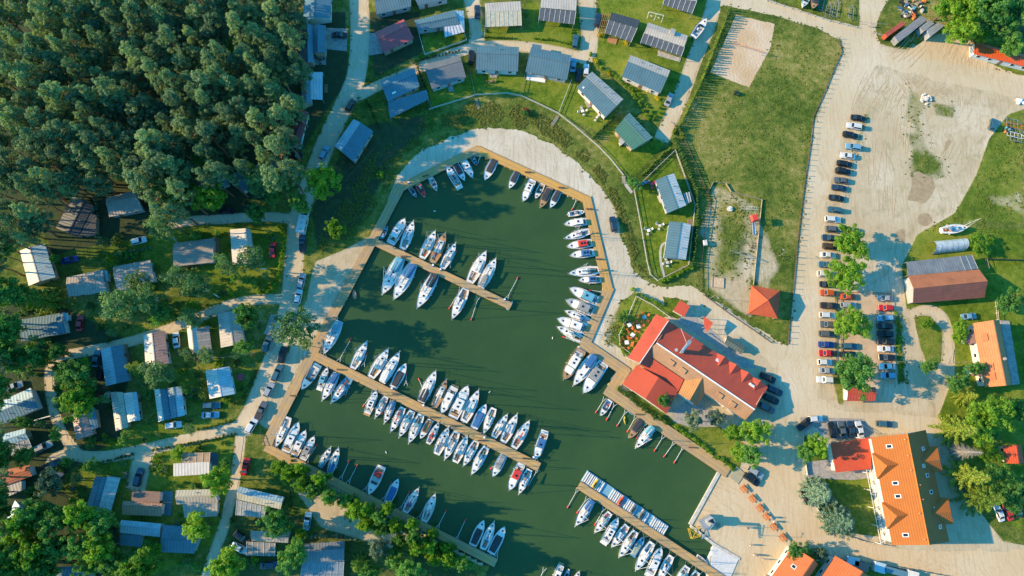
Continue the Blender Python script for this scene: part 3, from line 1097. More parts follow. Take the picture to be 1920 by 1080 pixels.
def variant(kind, i):
    """(trunk mesh, crown mesh) of a tree one unit of crown radius and height as built: kind sets both."""
    k = (kind, i)
    if k in TREEV:
        return TREEV[k]
    rng = np.random.default_rng(abs(hash(kind)) % 1000 + i * 17 if False else sum(ord(c) for c in kind) * 7 + i * 131)
    if kind == 'pine':
        h, r = 22.0, 2.7
        cs, rs = [], []
        for j in range(84):
            zf = rng.uniform(0.0, 1.0)
            rr = r * (1.0 - zf * .6) * math.sqrt(rng.uniform(.02, 1)) * 1.05
            a = rng.uniform(0, 6.283)
            cs.append((rr * math.cos(a), rr * math.sin(a), h * (.58 + .40 * zf)))
            rs.append(rng.uniform(.3, .68))
        cs.append((0, 0, h * .985)); rs.append(.6)
        cr = leaves_mesh('crown', L_PINE, cs, rs, 58, .29, rng, .9)
        tr = trunk_mesh('trunk', BARKP, h * .95, .26, cs[::3], rng, .35)
    elif kind in ('leaf', 'lime', 'grey', 'birch', 'understory'):
        h, r = (12.0, 4.5)
        if kind == 'birch':
            h, r = 18.0, 3.6
        cs, rs = [], []
        nc = 84 if kind != 'birch' else 54
        lob = [(rng.uniform(-.55, .55) * r, rng.uniform(-.55, .55) * r, rng.uniform(-.5, 1.2)) for _ in range(5)]
        for j in range(nc):
            d = rng.normal(size=3)
            d /= np.linalg.norm(d)
            q = rng.uniform(.35, 1.0)
            lb = lob[j % 5]
            rr = r * .74 * q
            zc = h * .62 + lb[2] + d[2] * h * (.30 if kind != 'birch' else .33) * q
            lo = .45 if kind == 'lime' else .7
            cs.append((lb[0] * lo + d[0] * rr * (1.12 if kind == 'lime' else 1), lb[1] * lo + d[1] * rr * (1.12 if kind == 'lime' else 1), zc))
            rs.append(rng.uniform(.6, 1.15))
        m_ = {'leaf': L_LEAF, 'lime': L_LIME, 'grey': L_GREY, 'birch': L_BIRCH, 'understory': L_LEAF}[kind]
        cr = leaves_mesh('crown', m_, cs, rs, 72 if kind != 'birch' else 58, .46 if kind != 'birch' else .40, rng, .8)
        tr = trunk_mesh('trunk', BIRCHB if kind == 'birch' else BARK, h * .72, .28 if kind != 'birch' else .2, cs[::4], rng, .5)
    elif kind in ('spruce', 'blue', 'dead'):
        h, r = 14.0, 4.2
        if kind == 'blue':
            h, r = 9.0, 3.8
        if kind == 'dead':
            h, r = 12.0, 3.0
        cs, rs = [], []
        mb = MB()
        layers = 12 if kind == 'spruce' else 15
        for l in range(layers):
            f = (l + .5) / layers
            z = h * (.08 + .90 * f)
            R0 = r * (1 - f) ** .85 + .25
            nb = max(4, int((6 if kind == 'spruce' else 10) * (1 - f) + 4))
            off = rng.uniform(0, 6)
            for k_ in range(nb):
                a = off + 6.283 * k_ / nb + rng.uniform(-.15, .15)
                ln = R0 * rng.uniform(.8, 1.1)
                tip = Vector((math.cos(a) * ln, math.sin(a) * ln, z - ln * .28))
                mb.tube((0, 0, z), tip, .05, .015, 4)
                ns = max(2, int(ln / .42))
                for s in range(ns):
                    t = (s + .8) / ns
                    w = .30 + .16 * math.sin(t * 3.1)
                    p = Vector((0, 0, z)).lerp(tip, t)
                    cs.append((p.x, p.y, p.z)); rs.append(w)
                    if kind == 'dead':
                        for sg in (-1, 1):
                            q = Vector((-math.sin(a), math.cos(a), 0)) * sg * .5 * (1 - t * .5) + Vector((math.cos(a), math.sin(a), 0)) * .35
                            mb.tube(p, p + q, .02, .008, 3)
        mb.tube((0, 0, -.1), (0, 0, h), .22, .03, 7)
        tr = mb.mesh('trunk', DEADB if kind == 'dead' else BARK)
        cr = None
        if kind != 'dead':
            cr = leaves_mesh('crown', L_SPRUCE if kind == 'spruce' else L_BLUE, cs, rs, 20 if kind == 'spruce' else 19, .27, rng, .5, .7)
    TREEV[k] = (tr, cr, h, r)
    return TREEV[k]


NVAR = {'pine': 9, 'leaf': 5, 'lime': 4, 'grey': 2, 'birch': 4, 'spruce': 3, 'blue': 2, 'dead': 1, 'understory': 3}
NAMES = {'pine': 'pine_tree', 'leaf': 'leafy_tree', 'lime': 'leafy_tree', 'grey': 'willow_tree', 'birch': 'birch_tree', 'spruce': 'spruce_tree', 'blue': 'blue_spruce_tree', 'dead': 'dead_spruce_tree', 'understory': 'leafy_tree'}
_tc = [0]


def tree(px, py, rpx, h, kind, label, group=None):
    """px, py, rpx: the crown as seen from above; h: height in metres."""
    _tc[0] += 1
    tr, cr, H0, R0 = variant(kind, (_tc[0] * 5 + int(px)) % NVAR[kind])
    zc = {'pine': .80, 'birch': .66, 'spruce': .40, 'blue': .4, 'dead': .45}.get(kind, .66) * h
    p = P(px, py, zc)
    r = rpx * mpp(px, py) * (1 - zc / CAM_H)
    o = thing(NAMES[kind], (p.x, p.y, 0), R.uniform(0, 6.28), label, 'tree', group)
    k = {'pine': 1.05, 'spruce': 1.05, 'blue': 1.05, 'dead': 1.0}.get(kind, 1.2)
    o.scale = (k * r / R0, k * r / R0, h / H0)
    if kind in ('pine', 'birch'):
        o.rotation_euler = (R.uniform(-.07, .07), R.uniform(-.07, .07), o.rotation_euler[2])
    if cr:
        put('crown', cr, o)
    put('trunk', tr, o)
    return o


# the pine wood
FOREST = [(-40, -40), (566, -40), (560, 60), (556, 140), (552, 215), (530, 262), (505, 300), (440, 322), (360, 330), (330, 395), (300, 410), (262, 345), (215, 330), (150, 345), (95, 370), (60, 420), (30, 470), (-40, 480)]
fx = np.random.default_rng(11)
pts = []
tries = 0
while len(pts) < 285 and tries < 30000:
    tries += 1
    x, y = fx.uniform(-35, 562), fx.uniform(-35, 470)
    if not inside(x, y, FOREST):
        continue
    gap = 24.5 if x < 420 else 28
    if abs(x - 255) < 35 and abs(y - 175) < 25 and fx.uniform() < .8:
        continue
    if all((x - a) ** 2 + (y - b_) ** 2 > gap * gap for a, b_ in pts):
        pts.append((x, y))
for i, (x, y) in enumerate(pts):
    hh = fx.uniform(15, 26) * (1.08 if x > 480 else 1)
    tree(x, y, fx.uniform(15, 28), hh, 'pine', 'tall green pine in the dense wood at the upper left', 'pines of the dense wood')
tree(298, 62, 16, 20.0, 'dead', 'bare grey dead tree standing among the dense pines')
for i in range(26):
    x, y = fx.uniform(20, 545), fx.uniform(30, 400)
    if not inside(x, y, FOREST):
        continue
    tree(x, y, fx.uniform(14, 22), fx.uniform(6, 10), 'understory', 'low leafy tree under the pines of the dense wood', 'low trees under the pines')

T = [
    # forest edge and village, left
    (290, 300, 32, 22.0, 'pine', 'tall bright pine at the wood edge above the white van'),
    (270, 322, 26, 21.0, 'pine', 'tall pine leaning over the pale grey roof'),
    (325, 360, 26, 18.0, 'leaf', 'leafy tree between the white van and the shaded dark roof'),
    (296, 432, 22, 18.2, 'birch', 'loose birch beside the white car with orange bonnet'),
    (388, 362, 30, 18.2, 'lime', 'bright round tree in front of the shaded dark roof'),
    (486, 345, 28, 17.0, 'birch', 'pale birch beside the shaded grey hut'),
    (470, 325, 16, 16.9, 'leaf', 'small tree covering the corner of the shaded grey roof'),
    (480, 395, 18, 11.7, 'leaf', 'dark tree by the lane below the shaded hut'),
    (510, 370, 16, 10.4, 'leaf', 'dark shrub-like tree along the lane bend'),
    (600, 345, 30, 16.0, 'lime', 'bright round tree beside the parked pale cars'),
    (628, 430, 17, 11.7, 'lime', 'low bright bush on the shaded slope by the campervan'),
    (77, 563, 30, 14, 'spruce', 'yellow green spruce above the long teal roof'),
    (20, 545, 28, 16.9, 'leaf', 'dark leafy tree at the left edge below the sky blue roof'),
    (12, 610, 26, 15.6, 'leaf', 'dark tree at the left edge beside the long teal roof'),
    (68, 664, 24, 12, 'leaf', 'round tree below the long teal roof'),
    (22, 672, 28, 13, 'leaf', 'round tree at the left edge above the parked grey car'),
    (105, 662, 16, 11.7, 'leaf', 'small dark tree beside the round tree below the teal roof'),
    (140, 705, 30, 14, 'leaf', 'large leafy tree between the track and the teal cottage, upper of two'),
    (140, 755, 32, 14, 'lime', 'large bright tree over the mauve roof, lower of two'),
    (225, 565, 30, 21.0, 'birch', 'tall birch left of two behind the striped grey roofs'),
    (278, 560, 26, 20.0, 'birch', 'tall birch right of two behind the striped grey roofs'),
    (300, 590, 20, 11.7, 'leaf', 'dark bushy tree under the tall birches'),
    (255, 520, 18, 13.0, 'birch', 'small birch touching the lower grey striped roof'),
    (345, 525, 28, 22.0, 'birch', 'tall birch on the lawn below the grey roof with terrace'),
    (375, 540, 20, 20.0, 'birch', 'slender birch on the lawn with a long trunk'),
    (418, 500, 18, 19.5, 'birch', 'small birch beside the pale blue roof'),
    (475, 485, 24, 18.0, 'birch', 'pale birch covering the corner of the pale blue roof'),
    (360, 595, 18, 11, 'birch', 'small birch above the white and grey panel roof'),
    (462, 592, 22, 18.0, 'leaf', 'round tree over the grey corrugated roof by the lane'),
    (455, 650, 15, 7.8, 'leaf', 'small bush below the grey corrugated roof'),
    (255, 690, 18, 10, 'spruce', 'yellow green spruce beside the birch over the cottages'),
    (295, 700, 28, 13, 'birch', 'pale birch spreading over the brown and white roof'),
    (352, 665, 13, 8, 'birch', 'small birch left of two below the panel roof'),
    (388, 668, 14, 8, 'birch', 'small birch right of two below the panel roof'),
    (555, 605, 34, 17.0, 'birch', 'loose birch on the sandy verge by the west walkway'),
    (570, 645, 12, 5.0, 'birch', 'small pale bush at the plank crossing'),
    (88, 905, 22, 13.0, 'grey', 'pale feathery tree over the orange roof'),
    (46, 858, 18, 7.8, 'leaf', 'low bush beside the blue and grey roof'),
    (405, 900, 24, 11.7, 'lime', 'round bright tree beside the white shed roof'),
    (368, 990, 24, 13.0, 'lime', 'bright tree covering the corner of the dark teal roof'),
    (262, 1068, 32, 15.6, 'lime', 'bright leafy tree at the bottom edge below the teal huts'),
    (425, 1062, 30, 13.0, 'lime', 'bright leafy tree at the bottom edge by the dirt lane'),
    (545, 1045, 26, 15.6, 'leaf', 'leafy tree beside the dark slatted roof at the bottom'),
    (515, 980, 26, 14.3, 'leaf', 'leafy tree beside the cream panel roof'),
    (672, 1060, 18, 10.4, 'spruce', 'yellow green spruce right of the dark slatted roof'),
    (708, 1030, 18, 10.4, 'grey', 'grey green shrub tree above the bottom edge'),
    (742, 1050, 18, 9.1, 'leaf', 'low shrub tree near the bottom edge'),
    (690, 1075, 18, 11.7, 'leaf', 'dark shrub tree at the bottom edge'),
    (770, 1070, 22, 14.3, 'leaf', 'shaded tree at the bottom edge by the south shore'),
    (535, 318, 24, 24, 'pine', 'tall pine at the wood corner above the lane bend'),
    (508, 338, 22, 24, 'pine', 'tall pine at the wood corner beside the pale birch'),
    (560, 378, 18, 13, 'leaf', 'leafy tree between the lane and the campervan'),
    # restaurant
    (1244, 749, 12, 7, 'leaf', 'small green tree standing against the lower red roof'),
    (1168, 595, 9, 4, 'leaf', 'dark round bush at the beer garden corner'),
    (1302, 788, 17, 7, 'grey', 'grey green willow in the restaurant yard'),
    (1345, 782, 15, 6, 'grey', 'low grey shrub tree beside the tiled porch'),
    (1418, 812, 24, 9, 'lime', 'round lime green tree behind the restaurant end'),
    (1372, 812, 15, 6, 'lime', 'small bright tree left of the lime green tree'),
    (1408, 848, 22, 8, 'leaf', 'leafy tree below the lime green tree by the parked cars'),
    (1385, 850, 16, 6, 'lime', 'bright shrub tree over the flower bank'),
    # car park
    (1594, 458, 30, 9, 'lime', 'upper bright tree shading the car park row'),
    (1590, 515, 31, 9, 'lime', 'lower bright tree shading the car park row'),
    (1597, 607, 30, 8, 'lime', 'yellow green round tree in the middle of the car park'),
    (1614, 700, 36, 13, 'leaf', 'spreading leafy tree over the red kiosk'),
    (1738, 608, 9, 3.5, 'lime', 'small round bush on the farm track island'),
    # right
    (1898, 566, 22, 9, 'leaf', 'round pale tree at the right edge beside the barn'),
    (1806, 615, 15, 5, 'lime', 'yellow green bush in front of the orange tiled farmhouse'),
    (1799, 635, 11, 4, 'lime', 'low bush by the upper porch of the farmhouse'),
    (1745, 685, 13, 8, 'leaf', 'dark tree at the end of the farm track island'),
    (1800, 715, 18, 9, 'leaf', 'dark tree beside the lower porch of the farmhouse'),
    (1828, 690, 14, 7, 'leaf', 'bushy dark tree against the lower porch'),
    (1812, 743, 18, 8, 'spruce', 'feathery spruce on the lawn below the farmhouse'),
    (1862, 780, 34, 11, 'lime', 'broad bright tree on the lawn by the red car'),
    (1835, 800, 26, 10, 'lime', 'bright tree left of the broad one on the lawn'),
    (1796, 806, 30, 13, 'spruce', 'upper yellow green spruce right of the big orange roof'),
    (1816, 892, 30, 14, 'spruce', 'middle yellow green spruce right of the big orange roof'),
    (1842, 932, 36, 14, 'spruce', 'lower yellow green spruce beside the parked red car'),
    (1808, 847, 19, 13, 'dead', 'bare beige dead spruce right of the big orange roof'),
    (1856, 852, 20, 4.5, 'lime', 'bright leafy tree left of the small red hut'),
    (1876, 894, 21, 8, 'leaf', 'leafy tree below the small red hut'),
    (1905, 925, 28, 10, 'leaf', 'leafy tree at the right edge above the parked cars'),
    (1855, 815, 16, 5, 'leaf', 'shaded tree above the small red hut'),
    (1912, 770, 18, 8, 'leaf', 'tree at the right edge by the red car'),
    (1537, 924, 29, 9, 'blue', 'upper blue spruce in the garden beside the big orange roof'),
    (1577, 976, 31, 10, 'blue', 'lower blue spruce in the garden beside the big orange roof'),
    (1560, 940, 12, 5, 'blue', 'small blue spruce between the two large ones'),
    (1592, 994, 13, 4, 'grey', 'low grey green bush below the blue spruces'),
    (1532, 838, 19, 9, 'lime', 'yellow green tree by the entrance drive of the red garage'),
    (1514, 850, 16, 8, 'leaf', 'dark tree by the entrance drive of the red garage'),
    (1500, 1035, 20, 6, 'leaf', 'shaded tree beside the bottom orange roof'),
    (1538, 1038, 13, 5, 'grey', 'grey bush between the two bottom orange roofs'),
    (1782, 10, 28, 12, 'lime', 'broad bright tree over the containers, left of the upper right clump'),
    (1822, 12, 32, 14, 'lime', 'bright tree in the middle of the upper right clump'),
    (1812, 52, 26, 12, 'lime', 'bright tree in front of the upper right clump'),
    (1862, 12, 36, 16, 'leaf', 'dark tree at the back of the upper right clump'),
    (1905, 25, 36, 16, 'leaf', 'dark tree in the upper right corner'),
    (1866, 62, 18, 10, 'leaf', 'leafy tree left of two beside the orange long roof'),
    (1898, 78, 22, 10, 'leaf', 'leafy tree right of two over the orange long roof'),
    (1838, 66, 12, 8, 'lime', 'small bright tree at the end of the orange long roof'),
    (1188, 344, 12, 4, 'leaf', 'round dark bush outside the fence corner of the silver cottage'),
    (985, 213, 6, 2, 'understory', 'low round bush on the grassy bank'),
    (1840, 462, 20, 4, 'lime', 'wide garden shrub with yellow blooms by the polytunnel'),
    (1385, 815, 12, 4, 'leaf', 'low bush in the restaurant yard'),
]
for t in T:
    tree(*t)
CL = [(30, 985, 28, 14), (62, 960, 24, 13), (95, 985, 28, 14), (150, 975, 28, 14), (185, 985, 24, 13), (20, 1030, 28, 13), (60, 1030, 30, 14), (105, 1030, 26, 13), (150, 1020, 26, 13), (190, 1030, 26, 13), (75, 1065, 26, 12), (205, 1062, 24, 11), (30, 1068, 24, 12), (160, 1062, 20, 11), (65, 925, 14, 8)]
for i, (x, y, r, h) in enumerate(CL):
    tree(x, y, r, h * 1.15, 'leaf' if i % 3 else 'lime', 'leafy tree in the dense clump at the bottom left corner', 'trees of the bottom left clump')
for y in range(455, 1080, 34):
    tree(-14 + fx.uniform(-16, 10), y + fx.uniform(-8, 8), fx.uniform(20, 27), fx.uniform(14, 19), 'leaf' if y % 3 else 'pine', 'tall tree at the very left edge of the village', 'trees along the left edge')
BK = [(528, 868, 16), (548, 882, 19), (565, 872, 15), (572, 900, 20), (592, 908, 20), (605, 890, 16), (622, 925, 18), (652, 930, 19), (668, 948, 20), (690, 950, 18), (690, 975, 18), (715, 965, 18), (720, 985, 17), (748, 980, 18), (752, 1005, 18), (780, 1000, 18), (785, 1022, 17), (812, 1018, 18), (818, 1040, 17), (845, 1045, 18), (870, 1050, 16), (842, 1020, 15), (730, 945, 13), (776, 975, 13), (815, 995, 13)]
for x, y, r in BK:
    tree(x - 8 + R.uniform(-4, 4), y + 12 + R.uniform(-4, 4), r * .62, R.uniform(4, 7), 'lime' if R.random() < .7 else 'leaf', 'bright leafy tree in the row along the south shore', 'trees along the south shore')
    tree(x + 6 + R.uniform(-5, 5), y + 6 + R.uniform(-3, 3), r * .55, R.uniform(4, 7), 'leaf', 'bright leafy tree in the row along the south shore', 'trees along the south shore')
    tree(x - 5, y + 7, r * .74, R.uniform(8, 13), 'lime' if R.random() < .7 else 'leaf', 'bright leafy tree in the row along the south shore', 'trees along the south shore')

# shrubs and hedges
def shrub_mesh(mat, kind, i):
    k = ('sh', mat.name, kind, i)
    if k in TREEV:
        return TREEV[k]
    rng = np.random.default_rng(50 + i + len(TREEV))
    cs, rs = [], []
    if kind == 'thuja':
        for j in range(12):
            f = j / 11
            a = rng.uniform(0, 6.28)
            q = .32 * (1 - f) * rng.uniform(.2, 1)
            cs.append((q * math.cos(a), q * math.sin(a), .15 + 1.9 * f))
            rs.append(.36 * (1 - f) + .1)
        me = leaves_mesh('foliage', mat, cs, rs, 22, .24, rng, 1.0)
    else:
        for j in range(12):
            a = rng.uniform(0, 6.28)
            q = .62 * math.sqrt(rng.uniform())
            cs.append((q * math.cos(a), q * math.sin(a), .35 + .35 * rng.uniform()))
            rs.append(rng.uniform(.28, .45))
        me = leaves_mesh('foliage', mat, cs, rs, 26, .24, rng, .8)
    TREEV[k] = me
    return me


def hedge(pts, gap_px, r, h, mat, kind, label, jitter=0.15):
    q = resample([Vector((x, y, 0)) for x, y in pts], gap_px)
    b0 = P(q[0].x, q[0].y)
    root = thing('hedge', b0, 0, label, 'hedge')
    for i, c_ in enumerate(q):
        p = P(c_.x, c_.y) - b0
        o = put('shrub', shrub_mesh(mat, kind, i % 3), root, (p.x + R.uniform(-jitter, jitter), p.y + R.uniform(-jitter, jitter), 0), R.uniform(0, 6))
        s = R.uniform(.85, 1.15)
        if kind == 'thuja':
            o.scale = (r * 2.0 * s, r * 2.0 * s, h / 2.1 * s)
        else:
            o.scale = (r * s, r * s, h * s)
    return root


hedge([(1366, 20), (1353, 55), (1335, 100), (1312, 158), (1290, 205), (1272, 240)], 4.6, .55, 2.6, L_THUJA, 'thuja', 'long thuja hedge between the cottage drive and the sand court')
hedge([(1262, 262), (1283, 308), (1304, 362), (1306, 400), (1300, 470), (1294, 500)], 5, .6, 2.2, L_HEDGE, 'thuja', 'dark hedge behind the two silver roofed cottages')
hedge([(1296, 502), (1268, 516), (1238, 529)], 6, .75, 1.3, L_LIME, 'bush', 'row of bright round bushes below the lower silver cottage')
hedge([(1112, 259), (1150, 223)], 4.5, .55, 2.0, L_HEDGE, 'thuja', 'short dark hedge between the slate and the green cottage')
hedge([(1255, 280), (1236, 295), (1204, 329)], 5, .45, 1.6, L_THUJA, 'thuja', 'sparse hedge below the green cottage lawn')
hedge([(1105, 100), (1112, 112), (1128, 128), (1150, 142), (1180, 165), (1200, 200), (1215, 222)], 8, .8, 1.1, L_LIME, 'bush', 'row of garden bushes along the path between cottages', .4)
hedge([(1190, 170), (1212, 195), (1226, 225), (1238, 205), (1242, 192)], 8, .7, 1.0, L_LIME, 'bush', 'bushes edging the pointed lawn by the cottage drive', .4)
hedge([(1180, 215), (1200, 235), (1222, 265)], 6, .5, 1.0, L_HEDGE, 'bush', 'low hedge between the green cottage and the path')
hedge([(1262, 250), (1268, 240), (1280, 260)], 7, .9, 1.6, L_THUJA, 'bush', 'thick bushes at the end of the cottage drive')
hedge([(523, 423), (536, 440), (534, 465), (527, 500), (520, 530), (512, 545), (490, 548)], 6, .8, 1.5, L_LIME, 'bush', 'green hedge round the lawn with the red car')
hedge([(219, 477), (240, 472), (262, 470), (284, 465)], 7, .65, 1.1, L_BLUE, 'bush', 'row of bluish shrubs between the two striped grey roofs')
hedge([(182, 370), (184, 400), (184, 445)], 6, .6, 1.8, L_BLUE, 'bush', 'bluish hedge beside the dark cottage in the wood')
hedge([(290, 843), (340, 834), (385, 826), (442, 814)], 7, .5, .9, L_HEDGE, 'bush', 'trimmed hedge along the lower village path')
hedge([(158, 878), (190, 868), (250, 852)], 7, .5, .9, L_HEDGE, 'bush', 'short trimmed hedge beside the gravel drive')
hedge([(375, 805), (405, 798), (432, 790)], 7, .55, .9, L_HEDGE, 'bush', 'bushes along the path by two parked blue cars')
hedge([(480, 695), (470, 720), (455, 750), (440, 756)], 7, .6, 1.2, L_HEDGE, 'bush', 'hedge at the lane corner by the pink paddling pool')
hedge([(1158, 728), (1190, 752), (1222, 778), (1250, 793)], 7, .85, 1.2, L_HEDGE, 'bush', 'hedge between the restaurant roof and the walkway', .3)
hedge([(1266, 798), (1300, 822), (1340, 855), (1376, 880)], 7, .8, .9, L_LIME, 'bush', 'planted bank along the walkway to the yard', .4)
hedge([(569, 1006), (600, 1004), (640, 1006), (668, 1010)], 7, .7, 1.2, L_BLUE, 'bush', 'row of bluish shrubs above the dark slatted roof')
hedge([(1175, 585), (1166, 615), (1160, 640), (1172, 660), (1186, 668)], 8, .9, 1.0, L_LIME, 'bush', 'green bushes round the beer garden fence', .5)
hedge([(1185, 545), (1215, 560), (1240, 572)], 8, .8, 1.0, L_LIME, 'bush', 'bushes along the top of the beer garden', .5)
hedge([(688, 190), (700, 215), (712, 240)], 6, .5, 1.0, L_HEDGE, 'bush', 'dark hedge beside the shaded sheet metal roof')
hedge([(780, 118), (790, 145), (800, 175), (804, 190)], 6, .55, 1.2, L_HEDGE, 'bush', 'dark hedge between two shaded cottages')
hedge([(790, 112), (830, 104), (860, 96)], 6, .5, 1.0, L_HEDGE, 'bush', 'hedge above the dark sloping cottage roof')
hedge([(905, 70), (960, 72)], 5, .4, .8, L_HEDGE, 'bush', 'small hedge below the cream panel roof')
hedge([(1000, 73), (1035, 76), (1068, 84), (1072, 70), (1073, 52)], 5, .42, .8, L_LIME, 'bush', 'low yellow green hedge round the small square lawn')
hedge([(903, 36), (906, 60)], 5, .5, 1.1, L_LIME, 'bush', 'yellow green hedge left of the cream panel roof')
hedge([(160, 828), (200, 832), (225, 832)], 7, .5, .7, L_YEL, 'bush', 'flower border with yellow blooms below the mauve roof')
hedge([(548, 855), (545, 930), (546, 960)], 8, .5, 1.0, L_HEDGE, 'bush', 'thin hedge beside the cream panel roof at the south shore')
hedge([(1567, 560), (1567, 600), (1568, 650), (1569, 700)], 16, .45, .6, L_LIME, 'bush', 'weeds along the rail behind the long car row', .3)
hedge([(1682, 590), (1686, 640), (1690, 690)], 10, .9, .7, L_LIME, 'bush', 'weedy strip of bushes right of the car park', .8)

for x, y, r, mat, lb in [(1125, 67, .9, L_YEL, 'yellow blooming bush left of the dark pergola roof'), (1173, 82, .9, L_YEL, 'yellow blooming bush right of the dark pergola roof'), (1116, 116, .9, L_YEL, 'yellow blooming bush at the top of the garden path'),
                         (1140, 139, .8, L_YEL, 'yellow blooming bush beside the slate cottage path'), (985, 212, 1.1, L_RED, 'dark red round bush on the grassy bank'), (1855, 452, 1.0, L_YEL, 'yellow bloom patch on the upper side of the garden shrub'), (1845, 463, 1.1, L_YEL, 'yellow bloom patch on the lower side of the garden shrub'),
                         (1197, 161, 1.1, L_CREAM, 'left pale round bush below the slate cottage'), (1215, 170, 1.2, L_CREAM, 'right pale round bush below the slate cottage'), (917, 137, .9, L_CREAM, 'left pale straw parasol-like bush below the large slate roof'), (934, 137, .9, L_CREAM, 'right pale straw parasol-like bush below the large slate roof'),
                         (1232, 186, .8, L_YEL, 'yellow flower bush beside the silver car'), (190, 741, .8, L_RED, 'reddish bush beside the large bright tree'), (712, 330, 1.2, L_LIME, 'bright bush on the shaded bank above the west walkway'), (203, 742, 1.0, L_CREAM, 'pale orange bush beside the reddish bush')]:
    p = P(x, y)
    o = thing('bush', p, R.uniform(0, 6), lb, 'bush')
    put('foliage', shrub_mesh(mat, 'bush', 0), o, (0, 0, 0), None, (r * 1.3, r * 1.3, r * 1.5))

# rough growth on the bank: clumps nobody could count
bank = [(815, 225), (880, 190), (950, 186), (1030, 222), (1100, 282), (1150, 345), (1180, 420), (1200, 480), (1215, 522), (1190, 500), (1165, 420), (1140, 360), (1095, 305), (1030, 258), (940, 228), (860, 245)]
bank2 = [(600, 440), (700, 290), (800, 225), (830, 240), (760, 290), (715, 380), (650, 450), (600, 475)]
rg = np.random.default_rng(5)
cs, rs = [], []
for poly, n in ((bank, 2200), (bank2, 1300), ([(1140, 560), (1175, 560), (1150, 660), (1125, 650)], 200), ([(1450, 2), (1600, 20), (1600, 44), (1530, 26)], 150),
                ([(1330, 350), (1420, 380), (1410, 530), (1330, 520)], 260), ([(1680, 590), (1695, 590), (1705, 720), (1685, 720)], 120), ([(1690, 150), (1800, 190), (1780, 340), (1690, 330)], 160), ([(1570, 210), (1640, 205), (1590, 420), (1565, 420)], 90), ([(1380, 40), (1575, 80), (1490, 520), (1330, 330)], 900), ([(1700, 430), (1920, 220), (1920, 430), (1850, 440)], 500)):
    a = np.array(poly)
    k = 0
    while k < n:
        x, y = rg.uniform(a[:, 0].min(), a[:, 0].max()), rg.uniform(a[:, 1].min(), a[:, 1].max())
        if inside(x, y, poly):
            k += 1
            p = P(x, y)
            if noise.noise(Vector((x * .03, y * .03, 3))) < -0.12 or bd_at(p.x, p.y) == 0 or inside(x, y, [(1375, 22), (1458, 40), (1408, 172), (1325, 140)]):
                continue
            s = rg.uniform(.12, .5) if poly in (bank, bank2) else rg.uniform(.08, .30)
            cs.append((p.x, p.y, s * .3)); rs.append(s)
EDGES = [(BEACH, .9)] + [(q, .8) for q in SRD[:2]] + [(lane_poly(p_, w_), .55) for n_, p_, w_ in LANES if n_ != 'garden_path']
for q, dens in EDGES:
    for p in resample([P(x, y) for x, y in q], .5, True):
        if rg.uniform() < dens * (.5 + noise.noise(p * .15)):
            px_, py_ = PX(p.x, p.y)
            if not (-20 < px_ < 1940 and -20 < py_ < 1100) or inside(px_, py_, BASIN):
                continue
            s = rg.uniform(.1, .34)
            o_ = rg.normal(size=2) * .5
            if bd_at(p.x + o_[0], p.y + o_[1]) < 26:
                continue
            cs.append((p.x + o_[0], p.y + o_[1], s * .3)); rs.append(s)
me = leaves_mesh('tall_grass', leaf_mat('tall_grass', (0.08, 0.13, 0.02), (0.15, 0.19, 0.03), (0.28, 0.27, 0.07), .5), cs, rs, 18, .26, rg, .45, 1.8)
tag(put('tall_grass', me), 'tall weeds and grass clumps on the banks and road edges', 'grass', None, 'stuff')


# ---------------------------------------------------------------- buildings
PLAST = flat((0.58, 0.55, 0.50), 0.85, 0, 0.1)
WALLW = flat((0.40, 0.30, 0.20), 0.8, 0, 0.15)
WALLG = flat((0.34, 0.35, 0.35), 0.8, 0, 0.12)
FRAME = flat((0.72, 0.72, 0.70), 0.5, 0, 0.06)
PANE = glass_dark()
DOORM = flat((0.20, 0.12, 0.07), 0.6, 0, 0.1)
PIPE = flat((0.30, 0.31, 0.32), 0.5, 0.3, 0.1)

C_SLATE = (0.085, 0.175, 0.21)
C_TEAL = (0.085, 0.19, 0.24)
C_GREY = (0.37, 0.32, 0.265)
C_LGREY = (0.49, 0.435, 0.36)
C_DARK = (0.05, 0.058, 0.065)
C_WHITE = (0.68, 0.62, 0.53)
C_RED = (0.50, 0.085, 0.035)
C_ORANGE = (0.40, 0.116, 0.009)
C_TERRA = (0.52, 0.20, 0.085)
C_TAN = (0.46, 0.25, 0.12)
C_MAROON = (0.26, 0.05, 0.05)
C_MAUVE = (0.38, 0.23, 0.19)
C_BROWN = (0.22, 0.135, 0.10)
C_GREEN = (0.055, 0.17, 0.12)
C_LBLUE = (0.36, 0.50, 0.55)
C_CREAM = (0.48, 0.44, 0.31)
C_PANEL = (0.11, 0.115, 0.115)


HPX = []


